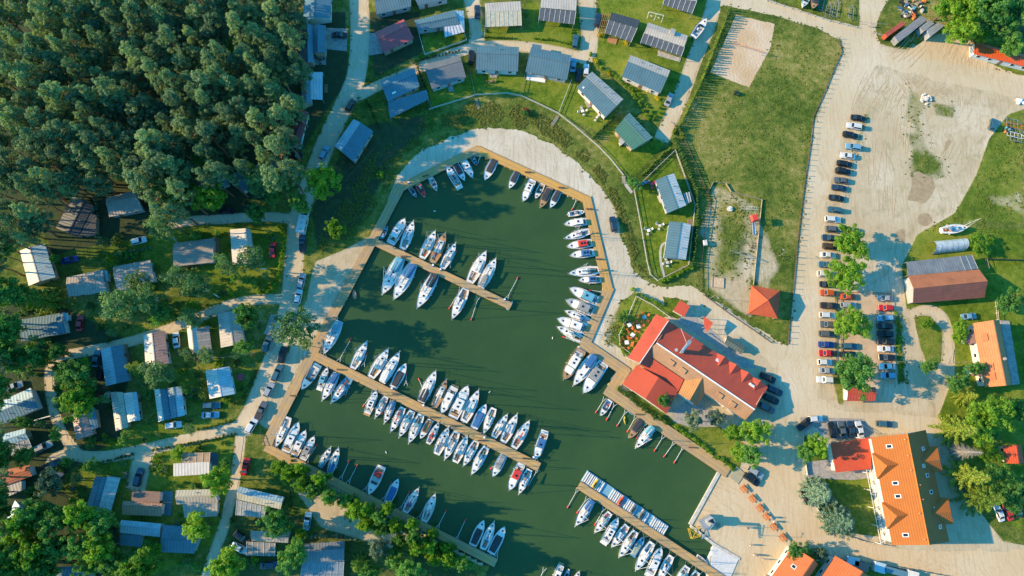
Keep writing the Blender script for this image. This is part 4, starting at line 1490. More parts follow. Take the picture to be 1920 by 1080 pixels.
class House:
    def __init__(s, label, at, name='cottage', cat='house', wall=None):
        p = P(*at)
        s.o = thing(name, (p.x, p.y, 0), 0, label, cat)
        s.b = Vector((p.x, p.y, 0))
        s.wall = wall or R.choice([PLAST, WALLW, WALLG, PLAST])

    def loc(s, pts, z):
        HPX.append([(x, y) for x, y in pts])
        return [P(x, y, z) - s.b for x, y in pts]

    def slope(s, q, col, kind, worn=.25, th=.10, name='roof_slope'):
        """q: eave start, eave end, ridge end, ridge start (local 3-D points)."""
        q = [Vector(p) for p in q]
        n = (q[1] - q[0]).cross(q[3] - q[0]).normalized()
        if n.z < 0:
            q = [q[1], q[0], q[3], q[2]]
            n = -n
        e = (q[1] - q[0]).normalized()
        uvs = []
        for p in q:
            d = p - q[0]
            u = d.dot(e)
            uvs.append((u, (d - e * u).length))
        mb = MB()
        mb.face(q, uvs)
        lo = [p - Vector((0, 0, th)) for p in q]
        mb.face([lo[3], lo[2], lo[1], lo[0]], uvs[::-1])
        for k in range(4):
            k2 = (k + 1) % 4
            mb.face([lo[k], lo[k2], q[k2], q[k]], [uvs[k], uvs[k2], uvs[k2], uvs[k]])
        return mb.build(name, roof_mat(col, kind, worn), s.o)

    def walls(s, c, ez, rz=None, f=.5, inset=.4, wins=True):
        """c: four eave corners; walls stand inside them, gables rise to the ridge at share f."""
        ctr = sum(c, Vector()) / 4
        ea = (c[1] - c[0]).normalized()
        eb = (c[3] - c[0]).normalized()
        i = inset
        w = [c[0] + ea * i + eb * i, c[1] - ea * i + eb * i, c[2] - ea * i - eb * i, c[3] + ea * i - eb * i]
        w = [Vector((p.x, p.y, 0)) for p in w]
        mb = MB()
        top = ez - .06
        if rz is not None:
            wl_ = (c[3] - c[0]).length
            za = top + (rz - ez) * min(1, i / max(.3, f * wl_))
            zb = top + (rz - ez) * min(1, i / max(.3, (1 - f) * wl_))
        else:
            za = zb = top
        up = lambda p, z: Vector((p.x, p.y, z))
        mb.face([up(w[0], 0), up(w[1], 0), up(w[1], za), up(w[0], za)])
        mb.face([up(w[2], 0), up(w[3], 0), up(w[3], zb), up(w[2], zb)])
        for a, b_, s1, s2 in ((w[1], w[2], za, zb), (w[3], w[0], zb, za)):
            if rz is None:
                mb.face([up(a, 0), up(b_, 0), up(b_, s2), up(a, s1)])
            else:
                ff = f if s1 == za and a is w[1] else 1 - f
                r_ = a.lerp(b_, ff)
                mb.face([up(a, 0), up(b_, 0), up(b_, s2), up(r_, rz - .12), up(a, s1)])
        mb.build('wall', s.wall, s.o)
        if not wins:
            return w
        for a, b_, door in ((w[0], w[1], False), (w[2], w[3], True)):
            d = b_ - a
            L = d.length
            if L < 3:
                continue
            rz_ = math.atan2(d.y, d.x)
            nrm = Vector((-d.y, d.x, 0)).normalized()
            if nrm.dot(ctr - a) > 0:
                nrm = -nrm
            k = max(2, int(L / 3.2))
            for j in range(k):
                p = a + d * ((j + .5) / k) + nrm * .03
                if door and j == k // 2:
                    put('door', unit_box(DOORM), s.o, (p.x, p.y, 1.0), rz_, (.95, .09, 2.0))
                    continue
                zc = min(1.5, top - .75)
                fr = put('window', unit_box(FRAME), s.o, (p.x, p.y, zc), rz_, (1.2, .10, 1.05))
                put('pane', unit_box(PANE), fr, (0, 0, 0), 0, (.86, 1.2, .84))
        return w

    def gable(s, px, f=.5, eave=2.6, ridge=3.7, col=C_SLATE, col2=None, kind='metal', worn=.25, wins=True, cap=True, capcol=None):
        if ridge - eave < 2:
            ridge = eave + (ridge - eave) * .62
        c = s.loc(px, eave)
        r0 = c[0].lerp(c[3], f)
        r1 = c[1].lerp(c[2], f)
        r0.z = r1.z = ridge
        s.slope([c[0], c[1], r1, r0], col, kind, worn)
        s.slope([c[3], c[2], r1, r0], col2 or col, kind, worn)
        if cap:
            mb = MB()
            d = r1 - r0
            mb.box(tuple((r0 + r1) / 2 + Vector((0, 0, .015))), (d.length + .04, .28, .05), math.atan2(d.y, d.x))
            mb.build('ridge_cap', roof_mat(capcol or tuple(x * .8 for x in col), 'felt'), s.o)
        s.walls(c, eave, ridge, f, wins=wins)
        s.c, s.r0, s.r1, s.eave, s.ridge = c, r0, r1, eave, ridge
        return s

    def shed(s, px, z, col=C_SLATE, kind='metal', worn=.25, walls=True, wins=False, name='roof_slope'):
        """One sloping plane; z: a height for each corner, or one for all."""
        z = z if isinstance(z, (list, tuple)) else [z] * 4
        HPX.append([(x, y) for x, y in px])
        c = [P(x, y, zz_) - s.b for (x, y), zz_ in zip(px, z)]
        s.slope(c, col, kind, worn, name=name)
        if walls:
            s.walls([Vector((p.x, p.y, min(z))) for p in c], min(z), None, wins=wins)
        else:
            for p in c:
                put('post', unit_box(WOODG), s.o, (p.x * .97 + sum(q.x for q in c) / 4 * .03, p.y * .97 + sum(q.y for q in c) / 4 * .03, (p.z - .1) / 2), 0, (.14, .14, p.z - .1))
        return s

    def panels(s, px, z, n, col=C_PANEL, rough=.25, bar=(0.62, 0.62, 0.60), rows=1, posts=True):
        """A canopy of single panes between light glazing bars, laid along the first edge."""
        z = z if isinstance(z, (list, tuple)) else [z] * 4
        HPX.append([(x, y) for x, y in px])
        c = [P(x, y, zz_) - s.b for (x, y), zz_ in zip(px, z)]
        pm = flat(col, rough, 0, .2)
        for i in range(n):
            for j in range(rows):
                a0, a1 = (i + .04) / n, (i + .96) / n
                b0, b1 = (j + .01) / rows, (j + .99) / rows
                q = []
                for a, b_ in ((a0, b0), (a1, b0), (a1, b1), (a0, b1)):
                    q.append(c[0].lerp(c[1], a).lerp(c[3].lerp(c[2], a), b_))
                nn = (q[1] - q[0]).cross(q[3] - q[0])
                if nn.z < 0:
                    q.reverse()
                mb = MB()
                mb.face(q)
                lo = [p - Vector((0, 0, .03)) for p in q]
                mb.face(lo[::-1])
                for k in range(4):
                    mb.face([lo[k], lo[(k + 1) % 4], q[(k + 1) % 4], q[k]])
                mb.build('panel', pm, s.o)
        bm_ = flat(bar, .5, 0, .08)
        for i in range(n + 1):
            a = c[0].lerp(c[1], i / n)
            b_ = c[3].lerp(c[2], i / n)
            mb = MB().tube(a + Vector((0, 0, .02)), b_ + Vector((0, 0, .02)), .075, .075, 4)
            mb.build('glazing_bar', bm_, s.o)
        if posts:
            for p in c:
                put('post', unit_box(WOODG), s.o, (p.x * .98 + sum(q.x for q in c) / 4 * .02, p.y * .98 + sum(q.y for q in c) / 4 * .02, (p.z - .08) / 2), 0, (.14, .14, p.z - .08))
        return s

    def on_slope(s, name, u, v, size, mat, side=0, h=.08, sub=None):
        """A flat thing on a roof slope: u along the ridge, v from eave to ridge."""
        c = s.c
        e0, e1 = (c[0], c[1]) if side == 0 else (c[3], c[2])
        p = e0.lerp(e1, u).lerp(s.r0.lerp(s.r1, u), v)
        ea = (e1 - e0).normalized()
        ev = ((s.r0 - e0) - ea * (s.r0 - e0).dot(ea)).normalized()
        nn = ea.cross(ev)
        if nn.z < 0:
            nn = -nn
        mb = MB()
        hw, hv = size[0] / 2, size[1] / 2
        lo = [p + ea * a * hw + ev * b_ * hv - nn * .02 for a, b_ in ((-1, -1), (1, -1), (1, 1), (-1, 1))]
        hi = [q + nn * (h + .02) for q in lo]
        if (lo[1] - lo[0]).cross(lo[2] - lo[0]).z < 0:
            lo.reverse()
            hi.reverse()
        mb.face(hi)
        for k in range(4):
            mb.face([lo[k], lo[(k + 1) % 4], hi[(k + 1) % 4], hi[k]])
        o = mb.build(name, mat, s.o)
        if sub:
            mb = MB()
            m_ = sum(hi, Vector()) / 4
            mb.face([m_ + (q - m_) * .74 + nn * .012 for q in hi])
            mb.build(sub, PANE, o)
        return o

    def pipe(s, u, v, side=0, r=.12, h=.7, mat=None):
        c = s.c
        e0, e1 = (c[0], c[1]) if side == 0 else (c[3], c[2])
        p = e0.lerp(e1, u).lerp(s.r0.lerp(s.r1, u), v)
        MB().tube(p - Vector((0, 0, .15)), p + Vector((0, 0, h)), r, r, 8).build('vent_pipe', mat or PIPE, s.o)

    def chimney(s, u, v, side=0, mat=None, size=.6, h=1.0):
        c = s.c
        e0, e1 = (c[0], c[1]) if side == 0 else (c[3], c[2])
        p = e0.lerp(e1, u).lerp(s.r0.lerp(s.r1, u), v)
        o = MB().box((0, 0, h / 2 - .3), (size, size, h + .6), .3).build('chimney', mat or flat((.42, .2, .13), .85, 0, .2), s.o, loc=p)
        MB().box((0, 0, h + .03), (size + .16, size + .16, .08), .3).build('chimney_cap', CONC, o)

    def deck(s, px, z=.25, mat=None):
        c = s.loc(px, z)
        MB().prism([(p.x, p.y) for p in (c if (c[1] - c[0]).cross(c[2] - c[0]).z > 0 else c[::-1])], 0, z).build('terrace', mat or WOOD, s.o)
        return s


def rough_vents(h, n=2):
    for k in range(n):
        h.pipe(R.uniform(.2, .8), R.uniform(.3, .7), R.randint(0, 1), .1, .45)


Hs = House
# ---- cottages at the edge of the wood
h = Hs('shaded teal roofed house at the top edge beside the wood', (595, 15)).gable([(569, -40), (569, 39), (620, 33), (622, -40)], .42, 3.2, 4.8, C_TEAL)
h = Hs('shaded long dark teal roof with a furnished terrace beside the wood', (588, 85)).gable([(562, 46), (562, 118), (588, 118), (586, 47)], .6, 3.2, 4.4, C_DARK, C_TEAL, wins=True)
h.gable([(586, 48), (587, 100), (611, 100), (611, 48)], .4, 3.0, 4.2, C_TEAL)
h.deck([(588, 101), (611, 101), (611, 121), (588, 121)], .3, PAVE)
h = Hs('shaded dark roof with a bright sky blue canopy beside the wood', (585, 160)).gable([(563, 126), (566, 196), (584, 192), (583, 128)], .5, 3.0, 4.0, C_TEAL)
h.shed([(581, 135), (605, 135), (605, 187), (581, 186)], [3.1, 2.8, 2.8, 3.1], (.50, .62, .66), walls=False)
h.deck([(608, 158), (614, 158), (614, 174), (608, 174)], .2)
Hs('narrow maroon roof in the shade below the blue canopy', (560, 240), 'long_shed', 'shed').gable([(562, 207), (536, 272), (562, 276), (579, 210)], .5, 2.4, 3.2, C_MAROON)
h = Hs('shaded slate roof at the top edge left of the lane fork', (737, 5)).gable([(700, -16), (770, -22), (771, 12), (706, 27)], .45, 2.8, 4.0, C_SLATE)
Hs('maroon metal roofed cottage in the shade of the wood', (738, 68)).gable([(702, 61), (757, 36), (776, 72), (719, 99)], .42, 2.7, 3.7, (.52, .085, .085), (.48, .08, .085), worn=.12)
h = Hs('slate cottage with a white glass canopy above the lane fork', (820, 42)).gable([(777, 38), (852, 19), (861, 45), (783, 57)], .55, 2.8, 3.9, C_SLATE)
h.panels([(832, 47), (862, 40), (871, 60), (834, 70)], [2.7, 2.7, 2.4, 2.4], 6, (.55, .56, .56), .4, (.25, .25, .25))
h.shed([(852, 20), (870, 20), (871, 58), (862, 42)], [2.9, 2.5, 2.5, 2.9], C_LBLUE, walls=False)
Hs('slate roof cut by the top edge above the glass canopy', (806, -4)).gable([(772, -14), (838, -26), (841, -2), (784, 10)], .5, 2.8, 3.8, C_SLATE)
h = Hs('cream and pale grey panel roofed cottage at the top', (943, 28)).shed([(909, 6), (976, 2), (977, 20), (910, 22)], [3.1, 3.1, 3.4, 3.4], C_LGREY, wins=True)
h.panels([(910, 22), (977, 20), (978, 48), (911, 51)], [3.35, 3.35, 2.6, 2.6], 8, C_CREAM, .6, (.55, .52, .42))
h = Hs('largest slate roofed cottage on the cottage lane', (932, 110)).gable([(894, 85), (973, 88), (971, 134), (892, 131)], .38, 2.8, 4.2, C_SLATE)
h.pipe(.55, .4, 0)
h.deck([(919, 137), (932, 137), (932, 146), (919, 146)], .15, PAVE)
h = Hs('dark slate cottage with a sloping roof below the lane hedge', (834, 135)).gable([(794, 122), (862, 104), (874, 145), (810, 167)], .3, 2.7, 3.8, (.13, .15, .16), kind='felt')
h.deck([(838, 160), (848, 157), (851, 170), (842, 172)], .2, PAVE)
h = Hs('shaded teal cottage with a large dark terrace by the lane fork', (755, 175)).gable([(713, 152), (776, 127), (787, 162), (727, 191)], .4, 2.8, 3.8, C_TEAL)
h.shed([(727, 191), (800, 168), (804, 186), (731, 222)], [2.6, 2.6, 2.4, 2.4], C_SLATE, walls=False)
h.on_slope('roof_hatch', .25, .4, (1.2, .5), WHITE, 1)
h = Hs('shaded corrugated roof standing alone below the lane', (663, 263)).gable([(663, 223), (627, 274), (664, 304), (700, 246)], .35, 2.7, 3.6, C_LBLUE, C_TEAL)
h = Hs('cottage with glass panel verandah and small square lawn', (1046, 22)).shed([(1015, -6), (1082, 0), (1080, 20), (1013, 14)], [3.2, 3.2, 3.5, 3.5], C_LGREY, wins=True)
h.panels([(1013, 15), (1080, 21), (1076, 46), (1010, 38)], [3.4, 3.4, 2.6, 2.6], 7)
h = Hs('glass panel roof cut by the top edge above the swing frame', (1275, 5)).shed([(1250, -22), (1312, -14), (1306, 2), (1246, -5)], [3.2, 3.2, 3.5, 3.5], C_LGREY, wins=True)
h.panels([(1247, -6), (1307, 1), (1297, 26), (1243, 9)], [3.4, 3.4, 2.6, 2.6], 6)
h = Hs('black roofed cottage with wooden pergola and glass panels', (1165, 50)).shed([(1147, 23), (1200, 38), (1195, 52), (1142, 37)], [3.2, 3.2, 3.5, 3.5], C_DARK, wins=True)
h.panels([(1142, 37), (1195, 52), (1183, 79), (1134, 62)], [3.4, 3.4, 2.6, 2.6], 5)
h.deck([(1141, 68), (1158, 73), (1155, 83), (1139, 78)], .2, flat((.42, .2, .09), .8, 0, .15))
for k in range(5):
    a = P(1131 + k * 3.6, 25 + k * .6, 2.6) - h.b
    b_ = P(1122 + k * 3.0, 60 + k * 1.0, 2.6) - h.b
    MB().tube(a, b_, .07, .07, 4).build('pergola_beam', flat((.42, .2, .09), .8, 0, .15), h.o)
for k in range(4):
    a = P(1131 - k * 2.6, 26 + k * 11.5, 2.68) - h.b
    b_ = P(1146 - k * 3, 28 + k * 11.5, 2.68) - h.b
    MB().tube(a, b_, .07, .07, 4).build('pergola_beam', flat((.42, .2, .09), .8, 0, .15), h.o)
for q in ((1131, 25), (1122, 60)):
    a = P(q[0], q[1], 2.55) - h.b
    put('post', unit_box(WOOD), h.o, (a.x, a.y, 1.27), 0, (.16, .16, 2.55))
h = Hs('pale roofed cottage with long dark panel verandah and small dormer', (1246, 72)).gable([(1215, 42), (1290, 67), (1283, 88), (1208, 62)], .5, 3.0, 3.9, C_LGREY)
h.panels([(1208, 61), (1284, 87), (1277, 106), (1201, 80)], [2.9, 2.9, 2.5, 2.5], 8)
h.on_slope('dormer', .62, .5, (1.5, 2.2), roof_mat(C_LGREY, 'metal'), 0, .7)
h.deck([(1234, 94), (1277, 109), (1275, 116), (1233, 104)], .15, CONC)
h = Hs('slate roofed cottage with a grey back roof on the lane bend', (1028, 118)).gable([(996, 88), (1072, 104), (1063, 150), (985, 134)], .4, 2.8, 4.1, C_SLATE)
h.shed([(998, 82), (1016, 85), (1015, 93), (997, 90)], 2.6, C_SLATE)
h.deck([(988, 140), (1023, 146), (1022, 155), (987, 149)], .15, WHITE)
h = Hs('slate cottage with a pale ridge strip and two pale round bushes', (1212, 138)).gable([(1182, 103), (1257, 132), (1238, 175), (1166, 143)], .34, 2.8, 4.1, C_LGREY, C_SLATE)
for k in range(3):
    h.pipe(.3 + .2 * k, .5, 0, .14, .4)
h = Hs('slate cottage set at a slant below the garden path', (1125, 176)).gable([(1110, 134), (1169, 186), (1135, 220), (1082, 164)], .38, 2.8, 4.1, C_LGREY, C_SLATE)
for k in range(3):
    h.pipe(.25 + .22 * k, .5, 0, .13, .4)
h.deck([(1096, 190), (1105, 187), (1112, 197), (1103, 203)], .2, PAVE)
h.on_slope('roof_hatch', .12, .3, (.5, .5), WHITE, 1)
h = Hs('green roofed cottage at the corner of the fenced lawn', (1187, 246)).gable([(1180, 211), (1224, 258), (1186, 281), (1152, 244)], .38, 2.8, 4.0, (.16, .27, .22), C_GREEN)
for k in range(2):
    h.pipe(.35 + .25 * k, .5, 0, .13, .4)
h.shed([(1160, 262), (1166, 256), (1172, 266), (1164, 273)], 2.3, (.5, .5, .45))
h = Hs('upper of two cottages with slate and silver roof slopes', (1258, 362)).gable([(1229, 338), (1251, 400), (1287, 385), (1264, 325)], .53, 2.7, 3.8, C_SLATE, C_WHITE)
for k in range(3):
    h.pipe(.35 + .22 * k, .6, 1, .14, .45)
h.deck([(1232, 368), (1240, 366), (1246, 378), (1238, 381)], .15, flat((.5, .45, .42), .8, 0, .1))
h.panels([(1282, 362), (1292, 360), (1296, 378), (1288, 383)], 2.2, 2, (.20, .22, .24), .3)
h = Hs('lower of two cottages with slate and silver roof slopes', (1271, 452)).gable([(1255, 415), (1245, 482), (1286, 487), (1296, 421)], .53, 2.7, 3.8, C_SLATE, C_WHITE)
for k in range(2):
    h.pipe(.4 + .3 * k, .6, 1, .14, .45)
h.deck([(1288, 411), (1298, 411), (1298, 420), (1290, 420)], .15, WOOD)

# pavilion: four slopes rising to one point
h = Hs('red pyramid roofed pavilion beside the sand road', (1430, 568), 'pavilion', 'pavilion')
c = h.loc([(1409, 535), (1463, 545), (1458, 597), (1403, 588)], 2.8)
ap = sum(c, Vector()) / 4
ap.z = 5.4
mat = roof_mat((0.56, 0.09, 0.025), 'pan', .2)
for k in range(4):
    a, b_ = c[k], c[(k + 1) % 4]
    mb = MB()
    q = [b_, a, ap] if (a - b_).cross(ap - b_).z > 0 else [a, b_, ap]
    L_ = (b_ - a).length
    mb.face(q, [(0, 0), (L_, 0), (L_ / 2, L_ * .6)])
    mb.face([p - Vector((0, 0, .1)) for p in reversed(q)])
    mb.build('roof_slope', mat, h.o)
    m2 = a.lerp(ap, .06)
    put('post', unit_box(WOOD), h.o, (m2.x, m2.y, 1.4), 0, (.22, .22, 2.75))
    MB().tube(a + Vector((0, 0, .03)), ap + Vector((0, 0, .03)), .07, .07, 4).build('hip_cap', roof_mat((.40, .06, .02), 'felt'), h.o)

# ---- restaurant
C_REST = (0.52, 0.072, 0.030)
h = Hs('large red roofed restaurant beside the marina walkway', (1310, 690), 'restaurant', 'restaurant', PLAST)
EV, RG = 3.2, 5.4
ne = h.loc([(1255, 603), (1440, 726)], EV)
rd = [P(1231, 643, RG) - h.b, P(1415, 768, RG) - h.b]
sw = h.loc([(1211, 662), (1397, 788)], EV + .6)
h.slope([ne[0], ne[1], rd[1], rd[0]], C_REST, 'pan', .3)
h.slope([sw[0], sw[1], rd[1], rd[0]], C_TAN, 'tile', .4)
d = rd[1] - rd[0]
MB().box(tuple((rd[0] + rd[1]) / 2 + Vector((0, 0, .04))), (d.length, .35, .08), math.atan2(d.y, d.x)).build('ridge_cap', WHITE, h.o)
h.walls([ne[0], ne[1], sw[1], sw[0]], EV, RG, .55)
h.c, h.r0, h.r1 = [ne[0], ne[1], sw[1], sw[0]], rd[0], rd[1]
# dormer gables on the far slope
for u in (.55, .67, .79, .91):
    e = ne[0].lerp(ne[1], u)
    r_ = e.lerp(rd[0].lerp(rd[1], u), .42)
    ea = (ne[1] - ne[0]).normalized()
    w_ = 2.2
    tip = Vector((e.x, e.y, EV + 1.0)) + (r_ - e).normalized() * -.2
    r2 = Vector((r_.x, r_.y, r_.z + .06))
    for sg in (-1, 1):
        a = e + ea * w_ * sg + Vector((0, 0, .08))
        q = [a, tip, r2] if sg > 0 else [tip, a, r2]
        mb = MB()
        if (q[1] - q[0]).cross(q[2] - q[0]).z < 0:
            q = q[::-1]
        mb.face(q, [(0, 0), (2, 0), (2, 2)])
        mb.build('dormer_slope', roof_mat(C_REST, 'pan', .3), h.o)
    mb = MB().face([e + ea * w_, e - ea * w_, tip])
    mb.build('dormer_wall', PLAST, h.o)
# north-west wing: a slope facing the beer garden and one behind it
nw = h.loc([(1230, 589), (1177, 671), (1199, 682), (1253, 602)], 3.4)
h.slope([nw[0], nw[1], nw[2] + Vector((0, 0, 1.5)), nw[3] + Vector((0, 0, 1.5))], C_REST, 'pan', .3)
k1 = P(1253, 602, 4.9) - h.b
k2 = P(1199, 682, 4.9) - h.b
e1 = P(1268, 615, 3.3) - h.b
MB().tube(k1, k2, .12, .12, 4).build('ridge_cap', WHITE, h.o)
h.slope([e1, P(1217, 690, 3.3) - h.b, k2, k1], C_REST, 'pan', .3)
h.walls([nw[0], nw[1], P(1215, 688, 3.3) - h.b, P(1266, 612, 3.3) - h.b], 3.3, None)
# flat strip between the wings
h.shed([(1211, 664), (1282, 712), (1272, 733), (1198, 683)], [3.7, 3.7, 3.0, 3.0], C_REST, 'pan', .15, walls=False)
# lower front gable, its left slope a brighter red with sunlight painted in
fr4 = h.loc([(1194, 684), (1167, 720), (1250, 776), (1272, 732)], 3.0)
fe = [fr4[0], fr4[3], fr4[2], fr4[1]]
m0 = fe[0].lerp(fe[1], .5)
m1 = fe[3].lerp(fe[2], .5)
m0.z = m1.z = 4.2
h.slope([fe[0], fe[3], m1, m0], (0.56, 0.085, 0.032), 'pan', .12)
h.slope([fe[1], fe[2], m1, m0], C_REST, 'pan', .12)
h.walls([fe[3], fe[0], fe[1], fe[2]], 3.0, 4.2, .5)
# tiled porch gable, its right slope a darker copy with shade painted in
pc = h.loc([(1282, 712), (1272, 740), (1308, 763), (1325, 740)], 3.6)
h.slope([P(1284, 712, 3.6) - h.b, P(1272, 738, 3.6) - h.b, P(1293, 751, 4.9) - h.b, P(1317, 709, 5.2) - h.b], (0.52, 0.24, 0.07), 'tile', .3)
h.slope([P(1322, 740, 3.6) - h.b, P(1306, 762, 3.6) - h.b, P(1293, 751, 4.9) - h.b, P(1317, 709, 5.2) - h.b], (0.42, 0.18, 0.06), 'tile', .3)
h.walls([P(1284, 714, 3.5) - h.b, P(1272, 738, 3.5) - h.b, P(1306, 762, 3.5) - h.b, P(1322, 742, 3.5) - h.b], 3.4, None, wins=False)
for u in (.21, .33, .70, .83):
    h.on_slope('roof_light', u, .45, (1.7, 1.3), roof_mat(C_TAN, 'tile', .4), 1, .35)
    p = fe[0]
h.on_slope('roof_hatch', .52, .22, (.9, .8), WHITE, 0, .2)
o = h.on_slope('air_unit', .86, .3, (.7, .5), WHITE, 0, .5)
o = h.on_slope('air_unit', .885, .3, (.7, .5), WHITE, 0, .5)
# ducts on the roof
b0 = P(1278, 660, 6.6) - h.b
b1 = P(1291, 643, 6.0) - h.b
MB().tube(b0, b1, .42, .42, 10).build('duct', STEEL, h.o)
MB().box(tuple(b1), (1.4, .9, .9), .9).build('fan_box', STEEL, h.o)
MB().tube(b0 - Vector((0, 0, 1.2)), b0 + Vector((0, 0, .8)), .35, .35, 10).build('flue', STEEL, h.o)
MB().tube(b1, P(1299, 632, 4.6) - h.b, .12, .12, 6).build('flue', STEEL, h.o)
MB().tube(b1 + Vector((-.6, .2, 0)), P(1277, 616, 3.9) - h.b, .1, .1, 6).build('flue', flat((.5, .25, .22), .6), h.o)
MB().tube(P(1268, 656, 5.6) - h.b, P(1268, 656, 6.6) - h.b, .45, .45, 10).build('flue', STEEL, h.o)
h = Hs('small red roofed kiosk behind the restaurant', (1278, 579), 'kiosk', 'kiosk').shed([(1275, 563), (1294, 574), (1283, 594), (1262, 582)], [3.0, 3.0, 2.6, 2.6], C_REST, 'pan', .12)
h = Hs('small red triangular canopy behind the restaurant', (1328, 608), 'canopy', 'canopy').shed([(1319, 593), (1337, 605), (1326, 623), (1321, 613)], [3.4, 3.4, 2.8, 2.8], C_REST, 'pan', .12, walls=False)
h = Hs('greenhouse-like glazed shed behind the restaurant', (1380, 650), 'glazed_shed', 'shed').gable([(1364, 628), (1398, 650), (1391, 664), (1358, 644)], .5, 1.8, 2.4, (.10, .13, .10), wins=False)

# ---- right side
h = Hs('old barn with a mossy orange tiled roof', (1775, 535), 'barn', 'barn', WALLG)
a = h.loc([(1703, 517), (1836, 505)], 3.2)
r_ = [P(1713, 541, 6.0) - h.b, P(1852, 527, 6.0) - h.b]
s_ = h.loc([(1712, 569), (1846, 558)], 3.0)
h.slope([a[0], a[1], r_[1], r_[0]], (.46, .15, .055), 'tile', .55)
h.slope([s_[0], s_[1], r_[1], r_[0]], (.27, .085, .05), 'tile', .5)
h.walls([a[0], a[1], s_[1], s_[0]], 3.0, 6.0, .5)
h.shed([(1700, 491), (1800, 480), (1810, 507), (1702, 517)], [2.5, 2.5, 3.2, 3.2], (.20, .22, .23), 'metal', .7, walls=False)  # lean-to sheets darkened: tree shade is put into their grey
h.panels([(1800, 480), (1822, 478), (1834, 504), (1810, 507)], [2.5, 2.5, 3.2, 3.2], 2, (.12, .15, .17), .5, (.34, .36, .36), 2)
h = Hs('orange tiled farmhouse with two small porches', (1860, 665), 'farmhouse', 'house', PLAST)
h.gable([(1824, 606), (1847, 726), (1897, 722), (1874, 600)], .5, 3.4, 6.2, (.56, .215, .075), kind='tile', worn=.3)
for u in (.24, .70, .84):
    h.on_slope('roof_light', u, .45, (2.0, 1.3), roof_mat((.50, .17, .06), 'tile', .3), 0, .3)
h.chimney(.6, .75, 1)
h.shed([(1805, 626), (1827, 621), (1831, 643), (1814, 646)], [2.4, 3.0, 3.0, 2.4], (.30, .15, .11), 'tile')
h.shed([(1817, 684), (1837, 680), (1841, 704), (1823, 705)], [2.4, 3.0, 3.0, 2.4], (.30, .15, .11), 'tile')
h.deck([(1875, 600), (1893, 602), (1912, 720), (1898, 722)], .3, PAVE)
h.deck([(1826, 648), (1836, 646), (1842, 680), (1832, 682)], .15, flat((.5, .30, .12), .85, 0, .2))
h = Hs('small red roofed kiosk under the spreading tree', (1614, 739), 'kiosk', 'kiosk').gable([(1588, 725), (1642, 726), (1641, 752), (1588, 752)], .5, 2.5, 3.3, C_REST)

h = Hs('large three storey guesthouse with a bright orange tiled roof', (1690, 915), 'guesthouse', 'hotel', PLAST)
GE, GR_ = 5.5, 10.0
we = [P(1633, 820, GE) - h.b, P(1673, 1022, GE) - h.b]
rr = [P(1701, 813, GR_) - h.b, P(1742, 1022, GR_) - h.b]
ee = [P(1736, 806, GE) - h.b, P(1780, 1016, GE) - h.b]
wd = Vector((-(we[1] - we[0]).y, (we[1] - we[0]).x, 0)).normalized()
if wd.x < 0:
    wd = -wd
h.slope([we[0], we[1], rr[1], rr[0]], C_ORANGE, 'tile', .16)
h.slope([ee[0], ee[1], rr[1], rr[0]], C_ORANGE, 'tile', .16)
d = rr[1] - rr[0]
MB().tube(rr[0] + Vector((0, 0, .03)), rr[1] + Vector((0, 0, .03)), .16, .16, 6).build('ridge_cap', roof_mat((.62, .17, .012), 'felt'), h.o)
h.walls([we[0], we[1], ee[1], ee[0]], GE, GR_, .5, .55)
h.c, h.r0, h.r1 = [we[0], we[1], ee[1], ee[0]], rr[0], rr[1]
for side, e_ in ((0, we), (1, ee)):
    for u in (.27, .73):
        base = e_[0].lerp(e_[1], u)
        ea = (e_[1] - e_[0]).normalized()
        inn = (rr[0].lerp(rr[1], u) - base)
        r2 = base + inn * .62
        out = Vector((inn.x, inn.y, 0)).normalized()
        tip = base + inn * (.16 if side == 0 else -.02)
        tip = Vector((tip.x, tip.y, r2.z + .12))
        cs_ = [base + ea * 3.4 * sg - out * (.7 if side == 0 else 2.2) + Vector((0, 0, .1)) for sg in (-1, 1)]
        for q in ([cs_[0], tip, r2], [cs_[1], tip, r2], [cs_[0], cs_[1], tip], [cs_[0], r2, base + ea * -3.4 + Vector((0, 0, .12))], [cs_[1], r2, base + ea * 3.4 + Vector((0, 0, .12))]):
            if (q[1] - q[0]).cross(q[2] - q[0]).z < 0:
                q = q[::-1]
            MB().face(q, [(p.dot(ea), (p - base).dot(out)) for p in q]).build('dormer_slope', roof_mat(C_ORANGE, 'tile', .16), h.o)
for u, v in ((.10, .45), (.44, .42), (.56, .42), (.91, .42)):
    h.on_slope('skylight', u, v, (1.0, 1.5), FRAME, 0, .12, 'pane')
for u, v in ((.16, .35), (.31, .5), (.40, .42), (.55, .4), (.70, .35), (.86, .3)):
    h.on_slope('skylight', u, v, (1.0, 1.3), FRAME, 1, .12, 'pane')
for u in (.05, .2, .33, .47, .6, .72, .95):
    h.pipe(u, .9, R.randint(0, 1), .14, .5, flat((.6, .25, .12), .7))
